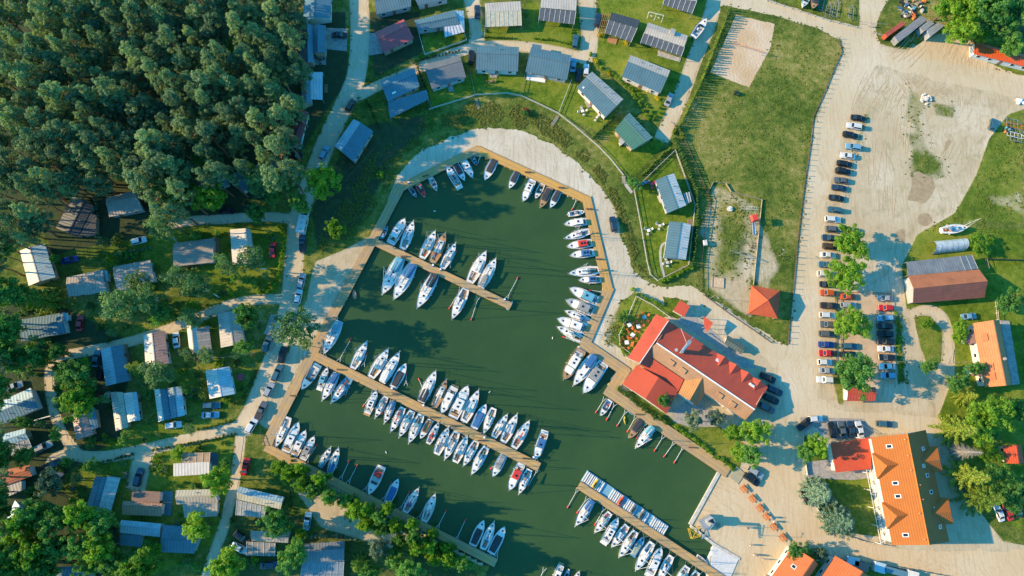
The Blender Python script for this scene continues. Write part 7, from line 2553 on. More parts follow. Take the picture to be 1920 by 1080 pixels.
CARS = [
    (1817, 593, 5, 'light blue', 'sedan', 'light blue car alone on the lawn beside the barn'),
    (1529, 785, 4, 'white', 'hatch', 'white car at the entrance drive of the garage'),
    (1510, 794, 35, 'black', 'pickup', 'dark pickup at a slant beside the white car at the entrance'),
    (1659, 795, -4, 'teal', 'estate', 'teal car alone on the sand above the guesthouse'),
    (1894, 762, -55, 'red', 'hatch', 'red car under the trees on the right lawn'),
    (1512, 930, 108, 'black', 'sedan', 'dark car half under the upper blue spruce'),
    (1874, 962, 105, 'white', 'sedan', 'white and dark car left of three by the lower spruce'),
    (1891, 960, 105, 'red', 'sedan', 'red car middle of three by the lower spruce'),
    (1909, 954, 95, 'black', 'sedan', 'black car right of three by the lower spruce'),
    (1417, 886, -33, 'silver', 'estate', 'silver car by the yard gate beside the walkway end'),
    (1410, 899, -35, 'black', 'estate', 'black car by the yard gate below the silver one'),
    (1150, 420, 97, 'dark blue', 'suv', 'dark car parked alone on the beach path'),
    (1121, 37, 80, 'dark blue', 'estate', 'dark car in the shade beside the wooden pergola'),
    (1079, 77, 82, 'teal', 'estate', 'teal car beside the small square lawn'),
    (1075, 121, 83, 'light blue', 'sedan', 'blue car beside the slate cottage on the lane bend'),
    (1085, 140, 82, 'black', 'sedan', 'black car in the shade beside the white one on the lane bend'),
    (1099, 131, 85, 'white', 'hatch', 'white car at the top of the garden path'),
    (1255, 186, 65, 'silver', 'sedan', 'silver car on the cottage drive'),
    (636, 65, 2, 'black', 'sedan', 'black car on the paved terrace beside the wood'),
    (657, 197, 65, 'brown', 'hatch', 'dark red car parked at the lane fork'),
    (884, 107, 88, 'black', 'suv', 'dark car left of the largest slate roof'),
    (895, 21, 92, 'dark blue', 'sedan', 'dark car in the drive left of the cream roof'),
    (608, 286, 68, 'light blue', 'estate', 'pale blue car on the lane, upper of two'),
    (594, 324, 68, 'white', 'sedan', 'pale car beside the bright round tree, lower of two on the lane'),
    (552, 291, 0, 'black', 'sedan', 'black car in deep shade at the wood edge'),
    (567, 456, 95, 'dark blue', 'pickup', 'dark pickup below the campervan'),
    (511, 468, 88, 'red', 'sedan', 'red car on the shaded lawn inside the hedge'),
    (565, 527, 80, 'silver', 'estate', 'silver car on the lane shoulder, upper of two'),
    (559, 556, 82, 'white', 'hatch', 'white car on the lane shoulder, lower of two'),
    (500, 644, 72, 'teal', 'sedan', 'teal car beside the plank fence on the lane'),
    (529, 665, 80, 'black', 'suv', 'black car near the plank crossing'),
    (519, 699, 70, 'teal', 'estate', 'teal car on the verge of the west walkway'),
    (504, 731, 65, 'silver', 'hatch', 'pale car on the verge of the west walkway'),
    (489, 770, 68, 'grey', 'pickup', 'grey pickup above the white car at the lane end'),
    (472, 797, 62, 'white', 'suv', 'white car at the lower end of the village lane'),
    (296, 399, -50, 'white', 'van', 'white van under the pines'),
    (260, 451, 15, 'white', 'hatch', 'white car with an orange bonnet on the lawn'),
    (130, 487, 15, 'blue', 'sedan', 'blue car beside the sky blue roof'),
    (425, 395, 3, 'black', 'sedan', 'black car on the dirt path under the wood, left of two'),
    (470, 390, 0, 'black', 'hatch', 'black car on the dirt path under the wood, right of two'),
    (149, 606, 92, 'red', 'sedan', 'red car beside the long teal roof'),
    (330, 637, 100, 'white', 'sedan', 'white car beside the brown and white roof'),
    (396, 760, 2, 'teal', 'estate', 'teal car below the blue and white gable roof, upper of two'),
    (394, 778, 2, 'light blue', 'sedan', 'light blue car below the blue and white gable roof, lower of two'),
    (325, 797, 8, 'white', 'hatch', 'white car below the white edged teal roof'),
    (27, 724, 22, 'silver', 'hatch', 'grey car at the left edge under the round tree'),
    (180, 672, 85, 'teal', 'sedan', 'teal car left of the teal and white roof, upper of two'),
    (187, 700, 80, 'black', 'hatch', 'dark car left of the teal and white roof, lower of two'),
    (259, 895, 80, 'dark blue', 'estate', 'dark car on the gravel drive'),
    (460, 875, 82, 'red', 'sedan', 'red car beside the dirt lane near the south shore'),
    (452, 1007, -35, 'black', 'hatch', 'black car at a slant near the bottom, upper of two'),
    (449, 1028, -25, 'white', 'sedan', 'white car at a slant near the bottom, lower of two'),
    (81, 837, 25, 'silver', 'suv', 'pale car at the junction by the blue and grey roof'),
    (95, 872, 25, 'black', 'suv', 'black car in the shade beside the orange tiled roof'),
    (103, 897, 45, 'grey', 'sedan', 'grey car under the feathery tree'),
    (576, 977, 83, 'light blue', 'sedan', 'light blue car on the sand by the south shore trees'),
    (505, 1060, 5, 'dark blue', 'sedan', 'dark car at the bottom edge beside the panel canopy'),
    (1862, 233, 68, 'teal', 'hatch', 'dark teal car alone on the grass at the right'),
]
for cdef in CARS:
    o = car(*cdef)
    if 'orange bonnet' in cdef[5]:
        put('bonnet_cover', unit_box(ORANGE), o, (-1.5, 0, .9), 0, (.9, 1.4, .05))

# campervan
p = P(567, 417, 2.0)
o = thing('campervan', (p.x, p.y, .08), math.radians(82), 'white campervan parked on the village lane', 'campervan')
MB().box((-.6, 0, 1.6), (5.2, 2.2, 2.4)).build('body', paint((.60, .60, .58)), o)
MB().loft([[(2.0, -1.0, .4), (2.0, 1.0, .4), (2.0, 1.0, 1.9), (2.0, -1.0, 1.9)], [(3.3, -.95, .45), (3.3, .95, .45), (3.1, .9, 1.2), (3.1, -.9, 1.2)]]).build('cab', paint((.60, .60, .58)), o)
MB().face([(2.1, -.85, 1.86), (3.02, -.8, 1.25), (3.02, .8, 1.25), (2.1, .85, 1.86)]).build('windscreen', PANE, o)
for x in (-2.2, -.4, 1.2):
    MB().box((x, 0, 2.84), (.7, .7, .1)).build('roof_hatch', GREYD, o)
for y in (-1.12, 1.12):
    for x in (-1.8, .2):
        MB().box((x, y, 1.9), (1.1, .05, .6)).build('side_window', PANE, o)
for x in (-1.6, 2.4):
    for y in (-1, 1):
        w = put('wheel', car_meshes('van')[9], o, (x, y * .95, .33))
        put('rim', car_meshes('van')[10], w)

# garden shrubs between the cabins
VIL = [(90, 470), (320, 430), (520, 440), (510, 560), (480, 780), (440, 1010), (620, 990), (600, 1070), (230, 1060), (90, 900), (20, 760), (10, 560)]


def taken(x, y, m):
    """Is a place in the picture covered by a roof or a car, give or take m."""
    if any(math.hypot(x - a, y - b_) < m + 15 for a, b_ in CPX):
        return True
    for q in HPX:
        if len(q) > 2 and (inside(x, y, q) or min(math.hypot(x - (a[0] + (b_[0] - a[0]) * t), y - (a[1] + (b_[1] - a[1]) * t)) for a, b_ in zip(q, q[1:] + q[:1]) for t in (0, .25, .5, .75)) < m):
            return True
    return False


n = 0
while n < 215:
    x, y = rg.uniform(0, 620), rg.uniform(430, 1075)
    if not inside(x, y, VIL) or any(inside(x, y, lane_poly(p_, w_ + 8)) for n_, p_, w_ in LANES) or taken(x, y, 5 if n < 170 else 9):
        continue
    n += 1
    if n > 170:
        tree(x, y, rg.uniform(8, 13), rg.uniform(4, 7), ['leaf', 'birch', 'lime', 'leaf'][n % 4], 'small leafy tree among the village cabins', 'small trees of the village')
        continue
    m_ = [L_HEDGE, L_LIME, L_LEAF, L_BIRCH, L_GREY][int(rg.integers(0, 5))]
    q = rg.uniform(.5, 1.3)
    o = thing('garden_shrub', P(x, y), rg.uniform(0, 6), 'low green shrub between the village cabins', 'shrub', 'garden shrubs of the village')
    put('foliage', shrub_mesh(m_, 'bush', int(rg.integers(0, 3))), o, (0, 0, 0), None, (q * 1.3, q * 1.3, q * 1.6))


# ---------------------------------------------------------------- fences and rails
def fence(pts, label, gap=2.2, h=1.1, rails=(.45, .95), mat=None, post=.1, railt=.05, name='fence', board=False, railh=.10):
    mat = mat or WOODG
    q = [P(x, y) for x, y in pts]
    b0 = q[0]
    o = thing(name, b0, 0, label, 'fence')
    rs_ = resample(q, gap)
    pm = ('post', mat.name, h, post)
    if pm not in CARM:
        CARM[pm] = MB().box((0, 0, h / 2), (post, post, h)).mesh('post', mat)
    for p in rs_:
        put('post', CARM[pm], o, (p.x - b0.x, p.y - b0.y, 0))
    for a, b_ in zip(q[:-1], q[1:]):
        d = b_ - a
        c_ = (a + b_) / 2 - b0
        rz_ = math.atan2(d.y, d.x)
        if board:
            put('board', unit_box(mat), o, (c_.x, c_.y, h * .5), rz_, (d.length, .05, h * .85))
        else:
            for z in rails:
                put('rail', unit_box(mat), o, (c_.x, c_.y, z * h / 1.1), rz_, (d.length, railt, railh))
    return o


DKW = flat((0.10, 0.075, 0.05), .85, 0, .2)
fence([(1572, 73), (1578, 98), (1563, 130), (1545, 175), (1525, 218), (1519, 270), (1510, 330), (1502, 390), (1494, 460), (1488, 530), (1480, 600), (1477, 645)], 'long wooden post fence along the sand road and the field', 1.75, 1.25, (.2,), DKW, .15, .14, railh=.14)
fence([(805, 206), (850, 192), (893, 179), (950, 176), (977, 181), (1010, 196), (1045, 213), (1080, 240), (1122, 276), (1145, 300), (1168, 329)], 'pale low fence along the cottage lawns above the bank', 2.2, 1.0, (.3, .9), flat((.55, .53, .48), .8), .1, .09)
fence([(1188, 357), (1200, 420), (1212, 490), (1218, 515), (1232, 527), (1290, 497), (1302, 385), (1265, 283), (1188, 357)], 'pale fence round the plots of the two silver roofed cottages', 2.2, 1.1, (.4, .95), flat((.52, .49, .42), .8), .1, .08)
fence([(1281, 262), (1300, 305), (1326, 367), (1329, 376), (1320, 440), (1313, 500), (1314, 545)], 'wooden fence between the hedge and the field', 2.0, 1.1, (.4, .95), DKW, .12, .07)
fence([(1326, 363), (1337, 342), (1360, 344), (1370, 360), (1428, 375), (1412, 534)], 'low plank fence round the sandy playground', 2.2, .65, (.4, .95), WOODG, .12, .07, board=True)
fence([(1192, 556), (1176, 595), (1160, 628), (1161, 648), (1181, 663)], 'pale fence round the beer garden', 1.8, 1.0, (.4, .95), flat((.6, .6, .56), .7), .09, .06)
fence([(1192, 556), (1224, 573), (1255, 595)], 'pale fence on the upper side of the beer garden', 1.8, 1.0, (.4, .95), flat((.6, .6, .56), .7), .09, .06)
fence([(1318, 553), (1368, 590), (1408, 617), (1445, 643)], 'low dark fence along the path behind the restaurant', 2.2, .9, (.4, .9), DKW, .12, .07)
fence([(1438, 2), (1500, 22), (1555, 40), (1605, 52)], 'pale low wall along the upper sand road', 2.5, .7, (.3, .6), CONC, .25, .2, board=True)
fence([(783, 56), (797, 104), (875, 77), (872, 68)], 'white fence round the lawn of the glass canopy cottage', 2.0, 1.0, (.4, .95), WHITE, .08, .05)
fence([(882, 137), (891, 180)], 'low fence left of the largest slate roof lawn', 2.0, 1.0, (.4, .95), WOODG)
fence([(985, 136), (976, 180)], 'low fence right of the largest slate roof lawn', 2.0, 1.0, (.4, .95), WOODG)
fence([(1071, 152), (1047, 213)], 'white fence between the two slate cottage lawns', 2.0, 1.0, (.4, .95), WHITE, .08, .05)
fence([(778, 127), (812, 207)], 'pale fence beside the dark sloping cottage', 2.0, 1.0, (.4, .95), WOODG)
fence([(592, 404), (640, 350), (690, 293), (705, 275)], 'thin wire fence down the shaded bank', 2.5, 1.2, (.5, 1.0), DKW, .08, .03)
fence([(1566, 546), (1566, 600), (1567, 660), (1568, 712)], 'dark timber rail behind the long car row', 2.5, .6, (.5,), DKW, .14, .14)
fence([(1577, 549), (1577, 620), (1578, 722)], 'dark timber rail in front of the middle car row', 2.5, .6, (.5,), DKW, .14, .14)
fence([(1577, 548), (1670, 550)], 'timber rail at the top of the car park', 2.5, .6, (.5,), WOODG, .12, .12)
fence([(1674, 552), (1676, 640), (1677, 726)], 'timber rail behind the right car row', 2.5, .6, (.5,), WOODG, .12, .12)
fence([(1504, 806), (1506, 850), (1512, 890)], 'white wall at the entrance of the garage drive', 2.5, .9, (.4,), CONC, .2, .2, board=True)
fence([(1526, 945), (1545, 975), (1575, 1000), (1620, 1015), (1668, 1023)], 'pale low wall round the guesthouse garden', 2.5, .7, (.4,), CONC, .2, .2, board=True)
fence([(1508, 795), (1540, 790), (1600, 788), (1640, 812)], 'glazed carport edge above the red garage', 2.5, 1.0, (.4, .95), STEEL)
fence([(1846, 487), (1920, 489)], 'dark garden fence at the right edge behind the barn', 2.2, 1.5, (.4, 1.0), DKW, board=True)
fence([(1846, 487), (1850, 504)], 'pale fence stub beside the barn', 2.2, 1.2, (.4, 1.0), WOODG)
fence([(1864, 563), (1868, 600)], 'pale fence between barn lawn and farmhouse', 2.2, 1.2, (.4, 1.0), flat((.55, .5, .42), .8))
fence([(1788, 655), (1785, 680), (1822, 678)], 'low kerb fence at the farmhouse lawn', 2.2, .4, (.3,), CONC)
fence([(1530, 1050), (1600, 1048), (1700, 1066), (1800, 1085)], 'long boundary wall above the bottom edge', 2.5, .9, (.4,), CONC, .2, .2, board=True)
fence([(1635, 62), (1661, 70)], 'short grey barrier beside the red shed', 2.0, .8, (.4, .8), CONC)
fence([(1612, 45), (1660, 48)], 'thin gate barrier across the upper road', 4.0, 1.0, (.95,), STEEL)
fence([(482, 590), (462, 592)], 'white short fence beside the grey corrugated roof', 2.0, 1.0, (.4, .95), WHITE)
fence([(62, 790), (97, 780)], 'white fence beside the blue speckled roof', 2.0, 1.0, (.4, .95), WHITE, .1, .2)
fence([(410, 672), (440, 668), (478, 662)], 'thin fence above the blue and white gable roof', 2.0, 1.0, (.4, .95), WOODG)
fence([(497, 835), (490, 815)], 'short plank gate at the walkway corner', 1.2, 1.0, (.4, .95), WOOD)
fence([(1258, 230), (1270, 245), (1283, 265)], 'wooden gate fence at the end of the cottage drive', 2.0, 1.1, (.4, .95), WOOD)
fence([(545, 585), (520, 640), (508, 660)], 'slatted plank fence on the village lane', 1.2, .8, (.4, .8), WOODG)

# steps and plank crossings: single planks
def planks(a, b_, n, ln, label, mat=None, name='boardwalk', w=.28):
    A, B_ = P(*a), P(*b_)
    d = B_ - A
    o = thing(name, (A.x, A.y, .02), math.atan2(d.y, d.x), label, 'boardwalk')
    for k in range(n):
        put('plank', unit_box(mat or WOODG), o, (d.length * (k + .5) / n, R.uniform(-.03, .03), .16), 0, (w, ln, .08))


planks((571, 660), (586, 663), 6, 1.9, 'slatted plank crossing from lane to west walkway', flat((.55, .53, .48), .8))
planks((514, 590), (505, 618), 10, 1.8, 'upper row of planks beside the village lane', flat((.35, .34, .31), .8))
planks((508, 612), (500, 628), 8, 1.8, 'lower row of planks beside the village lane', flat((.35, .34, .31), .8))
planks((1373, 884), (1390, 898), 8, 3.6, 'pale plank steps at the end of the yard walkway', flat((.45, .40, .26), .8))
planks((1170, 330), (1168, 345), 5, 1.0, 'wooden steps on the bank below the fence corner', WOODG)
planks((1046, 218), (1034, 237), 9, 1.0, 'plank path down the bank to the beach', WOODG)
planks((892, 185), (898, 205), 8, .9, 'plank steps below the largest slate roof lawn', WOODG)

# ---------------------------------------------------------------- furniture
CHM = {}
def chair_mesh(mat):
    if mat.name not in CHM:
        CHM[mat.name] = (MB().box((0, 0, .42), (.5, .5, .07)).mesh('seat', mat), MB().box((-.24, 0, .68), (.07, .5, .5)).mesh('backrest', mat), MB().box((0, 0, .2), (.06, .06, .4)).mesh('leg', mat))
    return CHM[mat.name]


def chair(x, y, rz_, mat, label, group, s=1.25):
    a, b_, c_ = chair_mesh(mat)
    o = thing('garden_chair', (x, y, 0), rz_, label, 'chair', group)
    o.scale = (s, s, 1.1)
    put('seat', a, o)
    put('backrest', b_, o)
    for sx in (-.2, .2):
        for sy in (-.2, .2):
            put('leg', c_, o, (sx, sy, 0))


def table(px, py, label, mat, n, rz0, chm=None, size=1.1, chl='orange wooden chair at the beer garden tables', grp='beer garden chairs', rad=1.35):
    p = P(px, py, .7)
    o = thing('garden_table', (p.x, p.y, 0), rz0, label, 'table')
    MB().box((0, 0, .74), (size, size, .06)).build('table_top', mat, o)
    for sx in (-.4, .4):
        for sy in (-.4, .4):
            MB().box((sx * size, sy * size, .36), (.07, .07, .7)).build('leg', WOOD, o)
    for k in range(n):
        a = rz0 + 2 * math.pi * k / n + R.uniform(-.15, .15)
        chair(p.x + rad * math.cos(a), p.y + rad * math.sin(a), a + math.pi, chm or ORANGE, chl, grp)


table(1180, 609, 'white square table, upper left in the beer garden', WHITE, 5, .5)
table(1197, 612, 'white square table, right of the upper pair in the beer garden', WHITE, 4, .2)
table(1186, 628, 'white square table in the middle of the beer garden', WHITE, 4, .9)
table(1175, 642, 'white square table ringed by chairs, lowest in the beer garden', WHITE, 9, .1, rad=1.6)
table(1208, 595, 'blue topped table nearest the restaurant wing', CYAN, 5, .4)
LW = flat((.6, .57, .5), .7)
GL = 'pale garden chair on a cottage lawn'
table(921, 152, 'small garden table on the lawn of the largest slate roof', WOOD, 2, .2, WOOD, .7, GL, 'cottage garden chairs', 1.0)
table(1092, 208, 'garden table with chairs on the slanted slate cottage lawn', WHITE, 4, .3, LW, .9, GL, 'cottage garden chairs', 1.15)
table(1119, 220, 'small white table on the slanted slate cottage lawn', WHITE, 2, 1.0, LW, .6, GL, 'cottage garden chairs', .9)
table(1237, 423, 'round pale table on the lower silver cottage lawn', LW, 3, .4, LW, .8, GL, 'cottage garden chairs', 1.0)
table(1216, 432, 'white table on the lower silver cottage lawn', WHITE, 3, .4, LW, .9, GL, 'cottage garden chairs', 1.1)
table(1251, 492, 'round garden table below the lower silver cottage', LW, 4, .2, LW, .8, GL, 'cottage garden chairs', 1.0)
table(1222, 345, 'pink and blue garden set beside the upper silver cottage', flat((.5, .05, .12), .6), 3, .5, flat((.45, .05, .12), .6), .8, 'pink garden chair beside the upper silver cottage', 'pink garden chairs', 1.0)
table(1210, 342, 'blue garden table beside the upper silver cottage', CYAN, 2, .5, CYAN, .7, 'blue garden chair beside the upper silver cottage', 'blue garden chairs', .9)
table(600, 112, 'dark terrace table beside the wood', DKW, 3, .5, DKW, .9, 'dark chair on the shaded terrace', 'terrace chairs', 1.1)

for i, (x, y) in enumerate([(1395, 916), (1411, 934), (1425, 952), (1437, 968), (1451, 987), (1468, 1007)]):
    p = P(x, y, .4)
    o = thing('picnic_bench', (p.x, p.y, .08), math.radians(-52), 'orange bench set, %s from the left across the sandy yard' % ORD(i), 'bench', 'orange benches of the yard')
    MB().box((0, 0, .72), (1.9, .75, .06)).build('table_top', ORANGE, o)
    for y_ in (-.75, .75):
        MB().box((0, y_, .44), (1.9, .28, .05)).build('seat', ORANGE, o)
    for x_ in (-.7, .7):
        MB().box((x_, 0, .36), (.08, 1.5, .08)).box((x_, .3, .36), (.08, .08, .7)).box((x_, -.3, .36), (.08, .08, .7)).build('leg', WOOD, o)

# dark slim bars on the piers, nearly all turned the same way
for i, (x, y, a) in enumerate([(990, 323, 0), (1053, 352, 0), (798, 330, 15), (1105, 392, 0), (1123, 486, 0), (638, 693, 0), (742, 739, 0), (813, 783, 0), (853, 799, 0), (903, 826, 0), (920, 559, -10), (1297, 839, -5), (758, 481, 5), (1197, 777, 0), (986, 860, -8), (551, 742, 0)]):
    p = P(x, y, .5)
    o = thing('pier_bar', (p.x, p.y, .33), math.radians(a), 'dark slim bar standing on a walkway or jetty deck', 'bench', 'dark bars on the piers')
    MB().box((0, 0, .42), (1.9, .4, .06)).build('seat', DKW, o)
    for x_ in (-.7, .7):
        MB().box((x_, 0, .2), (.08, .36, .4)).build('leg', DKW, o)

# service pillars on the jetties
for i, (x, y) in enumerate([(766, 343), (812, 498), (826, 506), (946, 562), (735, 728), (794, 760), (1000, 857), (908, 820)]):
    p = P(x, y, .6)
    o = thing('service_pillar', (p.x, p.y, .33), .4, 'small blue power pillar standing on a jetty', 'pillar', 'power pillars of the jetties')
    MB().box((0, 0, .5), (.45, .45, 1.0)).build('body', flat((.03, .12, .38), .5), o)
    MB().box((0, 0, 1.04), (.5, .5, .1)).build('cap', WHITE, o)

# ---------------------------------------------------------------- playground, court and yard
p = P(1235, 20)
o = thing('swing_frame', P(1214, 30), math.radians(-14), 'white swing frame on the lawn above the dark panel verandah', 'swing')
for x_ in (0, 2.3, 4.6):
    MB().tube((x_, -1.0, 0), (x_, 0, 2.2), .06, .06, 5).tube((x_, 1.0, 0), (x_, 0, 2.2), .06, .06, 5).build('leg', WHITE, o)
MB().tube((0, 0, 2.2), (4.6, 0, 2.2), .07, .07, 5).build('beam', WHITE, o)
for x_ in (1.1, 3.4):
    MB().tube((x_ - .25, 0, 2.2), (x_ - .25, 0, .5), .015, .015, 3).tube((x_ + .25, 0, 2.2), (x_ + .25, 0, .5), .015, .015, 3).box((x_, 0, .48), (.6, .25, .05)).build('swing_seat', WHITE, o)

a, b_ = P(1367, 85), P(1428, 104)
o = thing('volleyball_net', a, math.atan2((b_ - a).y, (b_ - a).x), 'orange volleyball net across the sand court', 'net')
L = (b_ - a).length
for x_ in (0, L):
    MB().tube((x_, 0, 0), (x_, 0, 2.5), .06, .06, 6).build('post', WOOD, o)
mb = MB()
for k in range(6):
    mb.tube((0, 0, 1.5 + .18 * k), (L, 0, 1.5 + .18 * k), .018, .018, 3)
for k in range(30):
    mb.tube((L * k / 29, 0, 1.5), (L * k / 29, 0, 2.4), .012, .012, 3)
mb.build('mesh', ORANGE, o)

p = P(1407, 415)
o = thing('slide_tower', p, math.radians(-80), 'playground tower with a red roof and blue slide', 'playground tower')
for sx in (-.8, .8):
    for sy in (-.8, .8):
        MB().tube((sx, sy, 0), (sx, sy, 3.1), .08, .08, 6).build('post', WOOD, o)
MB().box((0, 0, 1.5), (1.8, 1.8, .1)).build('platform', WOOD, o)
MB().prism([(-1.1, -1.1), (1.1, -1.1), (1.1, 1.1), (-1.1, 1.1)], 3.1, 3.7, .3).build('roof', REDF, o)
MB().loft([[(.9, -.35, 1.55), (.9, .35, 1.55), (.9, .35, 1.62), (.9, -.35, 1.62)], [(4.2, -.35, .25), (4.2, .35, .25), (4.2, .35, .32), (4.2, -.35, .32)]]).build('slide', flat((.05, .25, .45), .3), o)
for y_ in (-.38, .38):
    MB().tube((.9, y_, 1.8), (4.2, y_, .45), .04, .04, 4).build('slide_rail', WHITE, o)
p = P(1368, 392)
o = thing('sand_table', p, 0, 'round pale play table in the playground', 'play table')
MB().tube((0, 0, 0), (0, 0, .45), .8, .85, 14).build('rim', LW, o)
MB().tube((0, 0, .45), (0, 0, .75), .3, .3, 10).build('hub', LW, o)
p = P(1387, 391)
o = thing('climbing_ladder', p, math.radians(-3), 'pale horizontal ladder in the playground', 'ladder')
for y_ in (-.45, .45):
    MB().tube((0, y_, 1.2), (5.0, y_, 1.2), .05, .05, 5).build('beam', LW, o)
for k in range(11):
    MB().tube((k * .5, -.45, 1.2), (k * .5, .45, 1.2), .03, .03, 4).build('rung', LW, o)
for x_ in (0, 5.0):
    for y_ in (-.45, .45):
        MB().tube((x_, y_, 0), (x_, y_, 1.2), .05, .05, 5).build('post', LW, o)
a = P(1366, 473)
o = thing('swing_frame', a, math.radians(-22), 'grey swing frame with long shadow in the playground', 'swing')
for x_ in (0, 3.4, 6.8):
    MB().tube((x_, -1.0, 0), (x_, 0, 2.3), .05, .05, 5).tube((x_, 1.0, 0), (x_, 0, 2.3), .05, .05, 5).build('leg', STEEL, o)
MB().tube((0, 0, 2.3), (6.8, 0, 2.3), .06, .06, 5).build('beam', STEEL, o)
for x_ in (1.6, 5.0):
    MB().tube((x_ - .25, 0, 2.3), (x_ - .25, 0, .5), .015, .015, 3).tube((x_ + .25, 0, 2.3), (x_ + .25, 0, .5), .015, .015, 3).box((x_, 0, .48), (.6, .25, .05)).build('swing_seat', BLACK, o)
p = P(1410, 461)
o = thing('merry_go_round', p, 0, 'small round merry-go-round in the playground', 'merry-go-round')
for r_ in (1.0,):
    mb = MB()
    for q in range(16):
        a0, a1 = q * math.pi / 8, (q + 1) * math.pi / 8
        mb.tube((math.cos(a0), math.sin(a0), .5), (math.cos(a1), math.sin(a1), .5), .05, .05, 4)
    mb.build('rim', DKW, o)
for q in range(4):
    MB().tube((0, 0, .45), (math.cos(q * 1.57), math.sin(q * 1.57), .5), .04, .04, 4).build('spoke', DKW, o)
MB().tube((0, 0, 0), (0, 0, .6), .1, .1, 6).build('hub', DKW, o)
p = P(1346, 530)
o = thing('sandpit', p, math.radians(-5), 'pale square sandpit in the lower playground', 'sandpit')
for s_ in ((0, 1.5, 3.4, .14), (0, -1.5, 3.4, .14), (1.65, 0, .14, 3.0), (-1.65, 0, .14, 3.0)):
    MB().box((s_[0], s_[1], .12), (s_[2], s_[3], .24)).build('edge_board', WOODG, o)
MB().face([(-1.6, -1.45, .1), (1.6, -1.45, .1), (1.6, 1.45, .1), (-1.6, 1.45, .1)]).build('sand_fill', COURT, o)
p = P(1320, 457)
o = thing('wooden_hut', p, math.radians(5), 'small wooden crate hut by the playground fence', 'hut')
MB().box((0, 0, .6), (1.0, 1.4, 1.2)).build('wall', WOODG, o)
MB().prism([(-.65, -.85), (.65, -.85), (.65, .85), (-.65, .85)], 1.2, 1.4, .3).build('roof', LW, o)
p = P(1868 + 250 * 0, 0)

# paddling pool, garden bits
p = P(452, 707)
o = thing('paddling_pool', p, 0, 'pink inflatable paddling pool beside the blue and white roof', 'paddling pool')
mb = MB()
for q in range(18):
    a0, a1 = q * 2 * math.pi / 18, (q + 1) * 2 * math.pi / 18
    mb.tube((.75 * math.cos(a0), .75 * math.sin(a0), .2), (.75 * math.cos(a1), .75 * math.sin(a1), .2), .2, .2, 6)
mb.build('ring', flat((.55, .05, .15), .4), o)
MB().tube((0, 0, .02), (0, 0, .1), .6, .6, 14).build('base', flat((.5, .1, .05), .4), o)
p = P(1848, 442)
o = thing('rubber_tyre', p, 0, 'pale yellow tyre lying on the grass near the garden shrub', 'tyre')
mb = MB()
for q in range(14):
    a0, a1 = q * 2 * math.pi / 14, (q + 1) * 2 * math.pi / 14
    mb.tube((.35 * math.cos(a0), .35 * math.sin(a0), .12), (.35 * math.cos(a1), .35 * math.sin(a1), .12), .13, .13, 6)
mb.build('ring', flat((.6, .5, .12), .6), o)
p = P(1380, 176)
o = thing('tractor_mower', p, math.radians(-20), 'small dark mower standing on the field', 'mower')
MB().box((0, 0, .6), (1.6, .9, .5)).build('body', flat((.04, .07, .03), .5), o)
MB().box((-.4, 0, 1.0), (.5, .6, .5)).build('seat', BLACK, o)
for x_ in (-.6, .6):
    for y_ in (-.5, .5):
        MB().tube((x_, y_ - .1, .32), (x_, y_ + .1, .32), .32, .32, 10).build('wheel', TYRE, o)

# jib crane at the quay
p = P(1322, 978)
o = thing('jib_crane', (p.x, p.y, .1), 0, 'grey boat crane with long jib at the quay corner', 'crane')
GR = flat((.34, .36, .37), .5, .4, .15)
MB().box((0, 0, .9), (3.4, 2.6, 1.4), .5).build('base', GR, o)
MB().tube((0, 0, 1.5), (0, 0, 6.0), .45, .4, 10).build('column', GR, o)
MB().box((.6, .4, 2.4), (1.9, 1.6, 1.7), .5).build('cab', flat((.42, .44, .45), .5, .2, .15), o)
MB().box((.6, .4, 3.28), (1.3, 1.1, .1), .5).build('cab_roof_hatch', PANE, o)
e = P(1316, 1010, 7.5) - Vector((p.x, p.y, .1))
s_ = Vector((0, 0, 6.0))
for off in ((.35, 0, 0), (-.35, 0, 0), (0, 0, .6)):
    MB().tube(s_ + Vector(off), e + Vector(off) * .4, .08, .06, 5).build('jib_chord', GR, o)
for k in range(9):
    a = s_.lerp(e, k / 9)
    b2 = s_.lerp(e, (k + 1) / 9)
    f = 1 - .6 * k / 9
    MB().tube(a + Vector((.35 * f, 0, 0)), b2 + Vector((-.35 * f, 0, 0)), .04, .04, 4).tube(a + Vector((.35 * f, 0, 0)), b2 + Vector((0, 0, .6 * f)), .04, .04, 4).build('lattice', GR, o)
p2 = P(1301, 998)
o = thing('boat_lift_frame', (p2.x, p2.y, WZ), .25, 'yellow steel frame hanging over the water at the quay corner', 'frame')
YL = flat((.55, .36, .03), .5, .1, .1)
for z_ in (.2, 1.6):
    for q in (((-1.2, -1.2), (1.2, -1.2)), ((1.2, -1.2), (1.2, 1.2)), ((1.2, 1.2), (-1.2, 1.2)), ((-1.2, 1.2), (-1.2, -1.2))):
        MB().tube((*q[0], z_), (*q[1], z_), .09, .09, 5).build('beam', YL, o)
for q in ((-1.2, -1.2), (1.2, -1.2), (1.2, 1.2), (-1.2, 1.2)):
    MB().tube((*q, -.6), (*q, 1.6), .09, .09, 5).build('leg', YL, o)
MB().tube((-1.2, -1.2, 1.6), (1.2, 1.2, 1.6), .07, .07, 5).tube((1.2, -1.2, 1.6), (-1.2, 1.2, 1.6), .07, .07, 5).build('brace', YL, o)
p2 = P(1346, 985)
o = thing('pallet_stack', (p2.x, p2.y, .1), .3, 'low pallet and hose reel beside the crane', 'pallet')
for k in range(5):
    MB().box((0, -.5 + k * .25, .14), (1.2, .18, .04)).build('slat', WOODG, o)
MB().box((-.5, 0, .06), (.1, 1.2, .1)).box((.5, 0, .06), (.1, 1.2, .1)).build('bearer', WOODG, o)

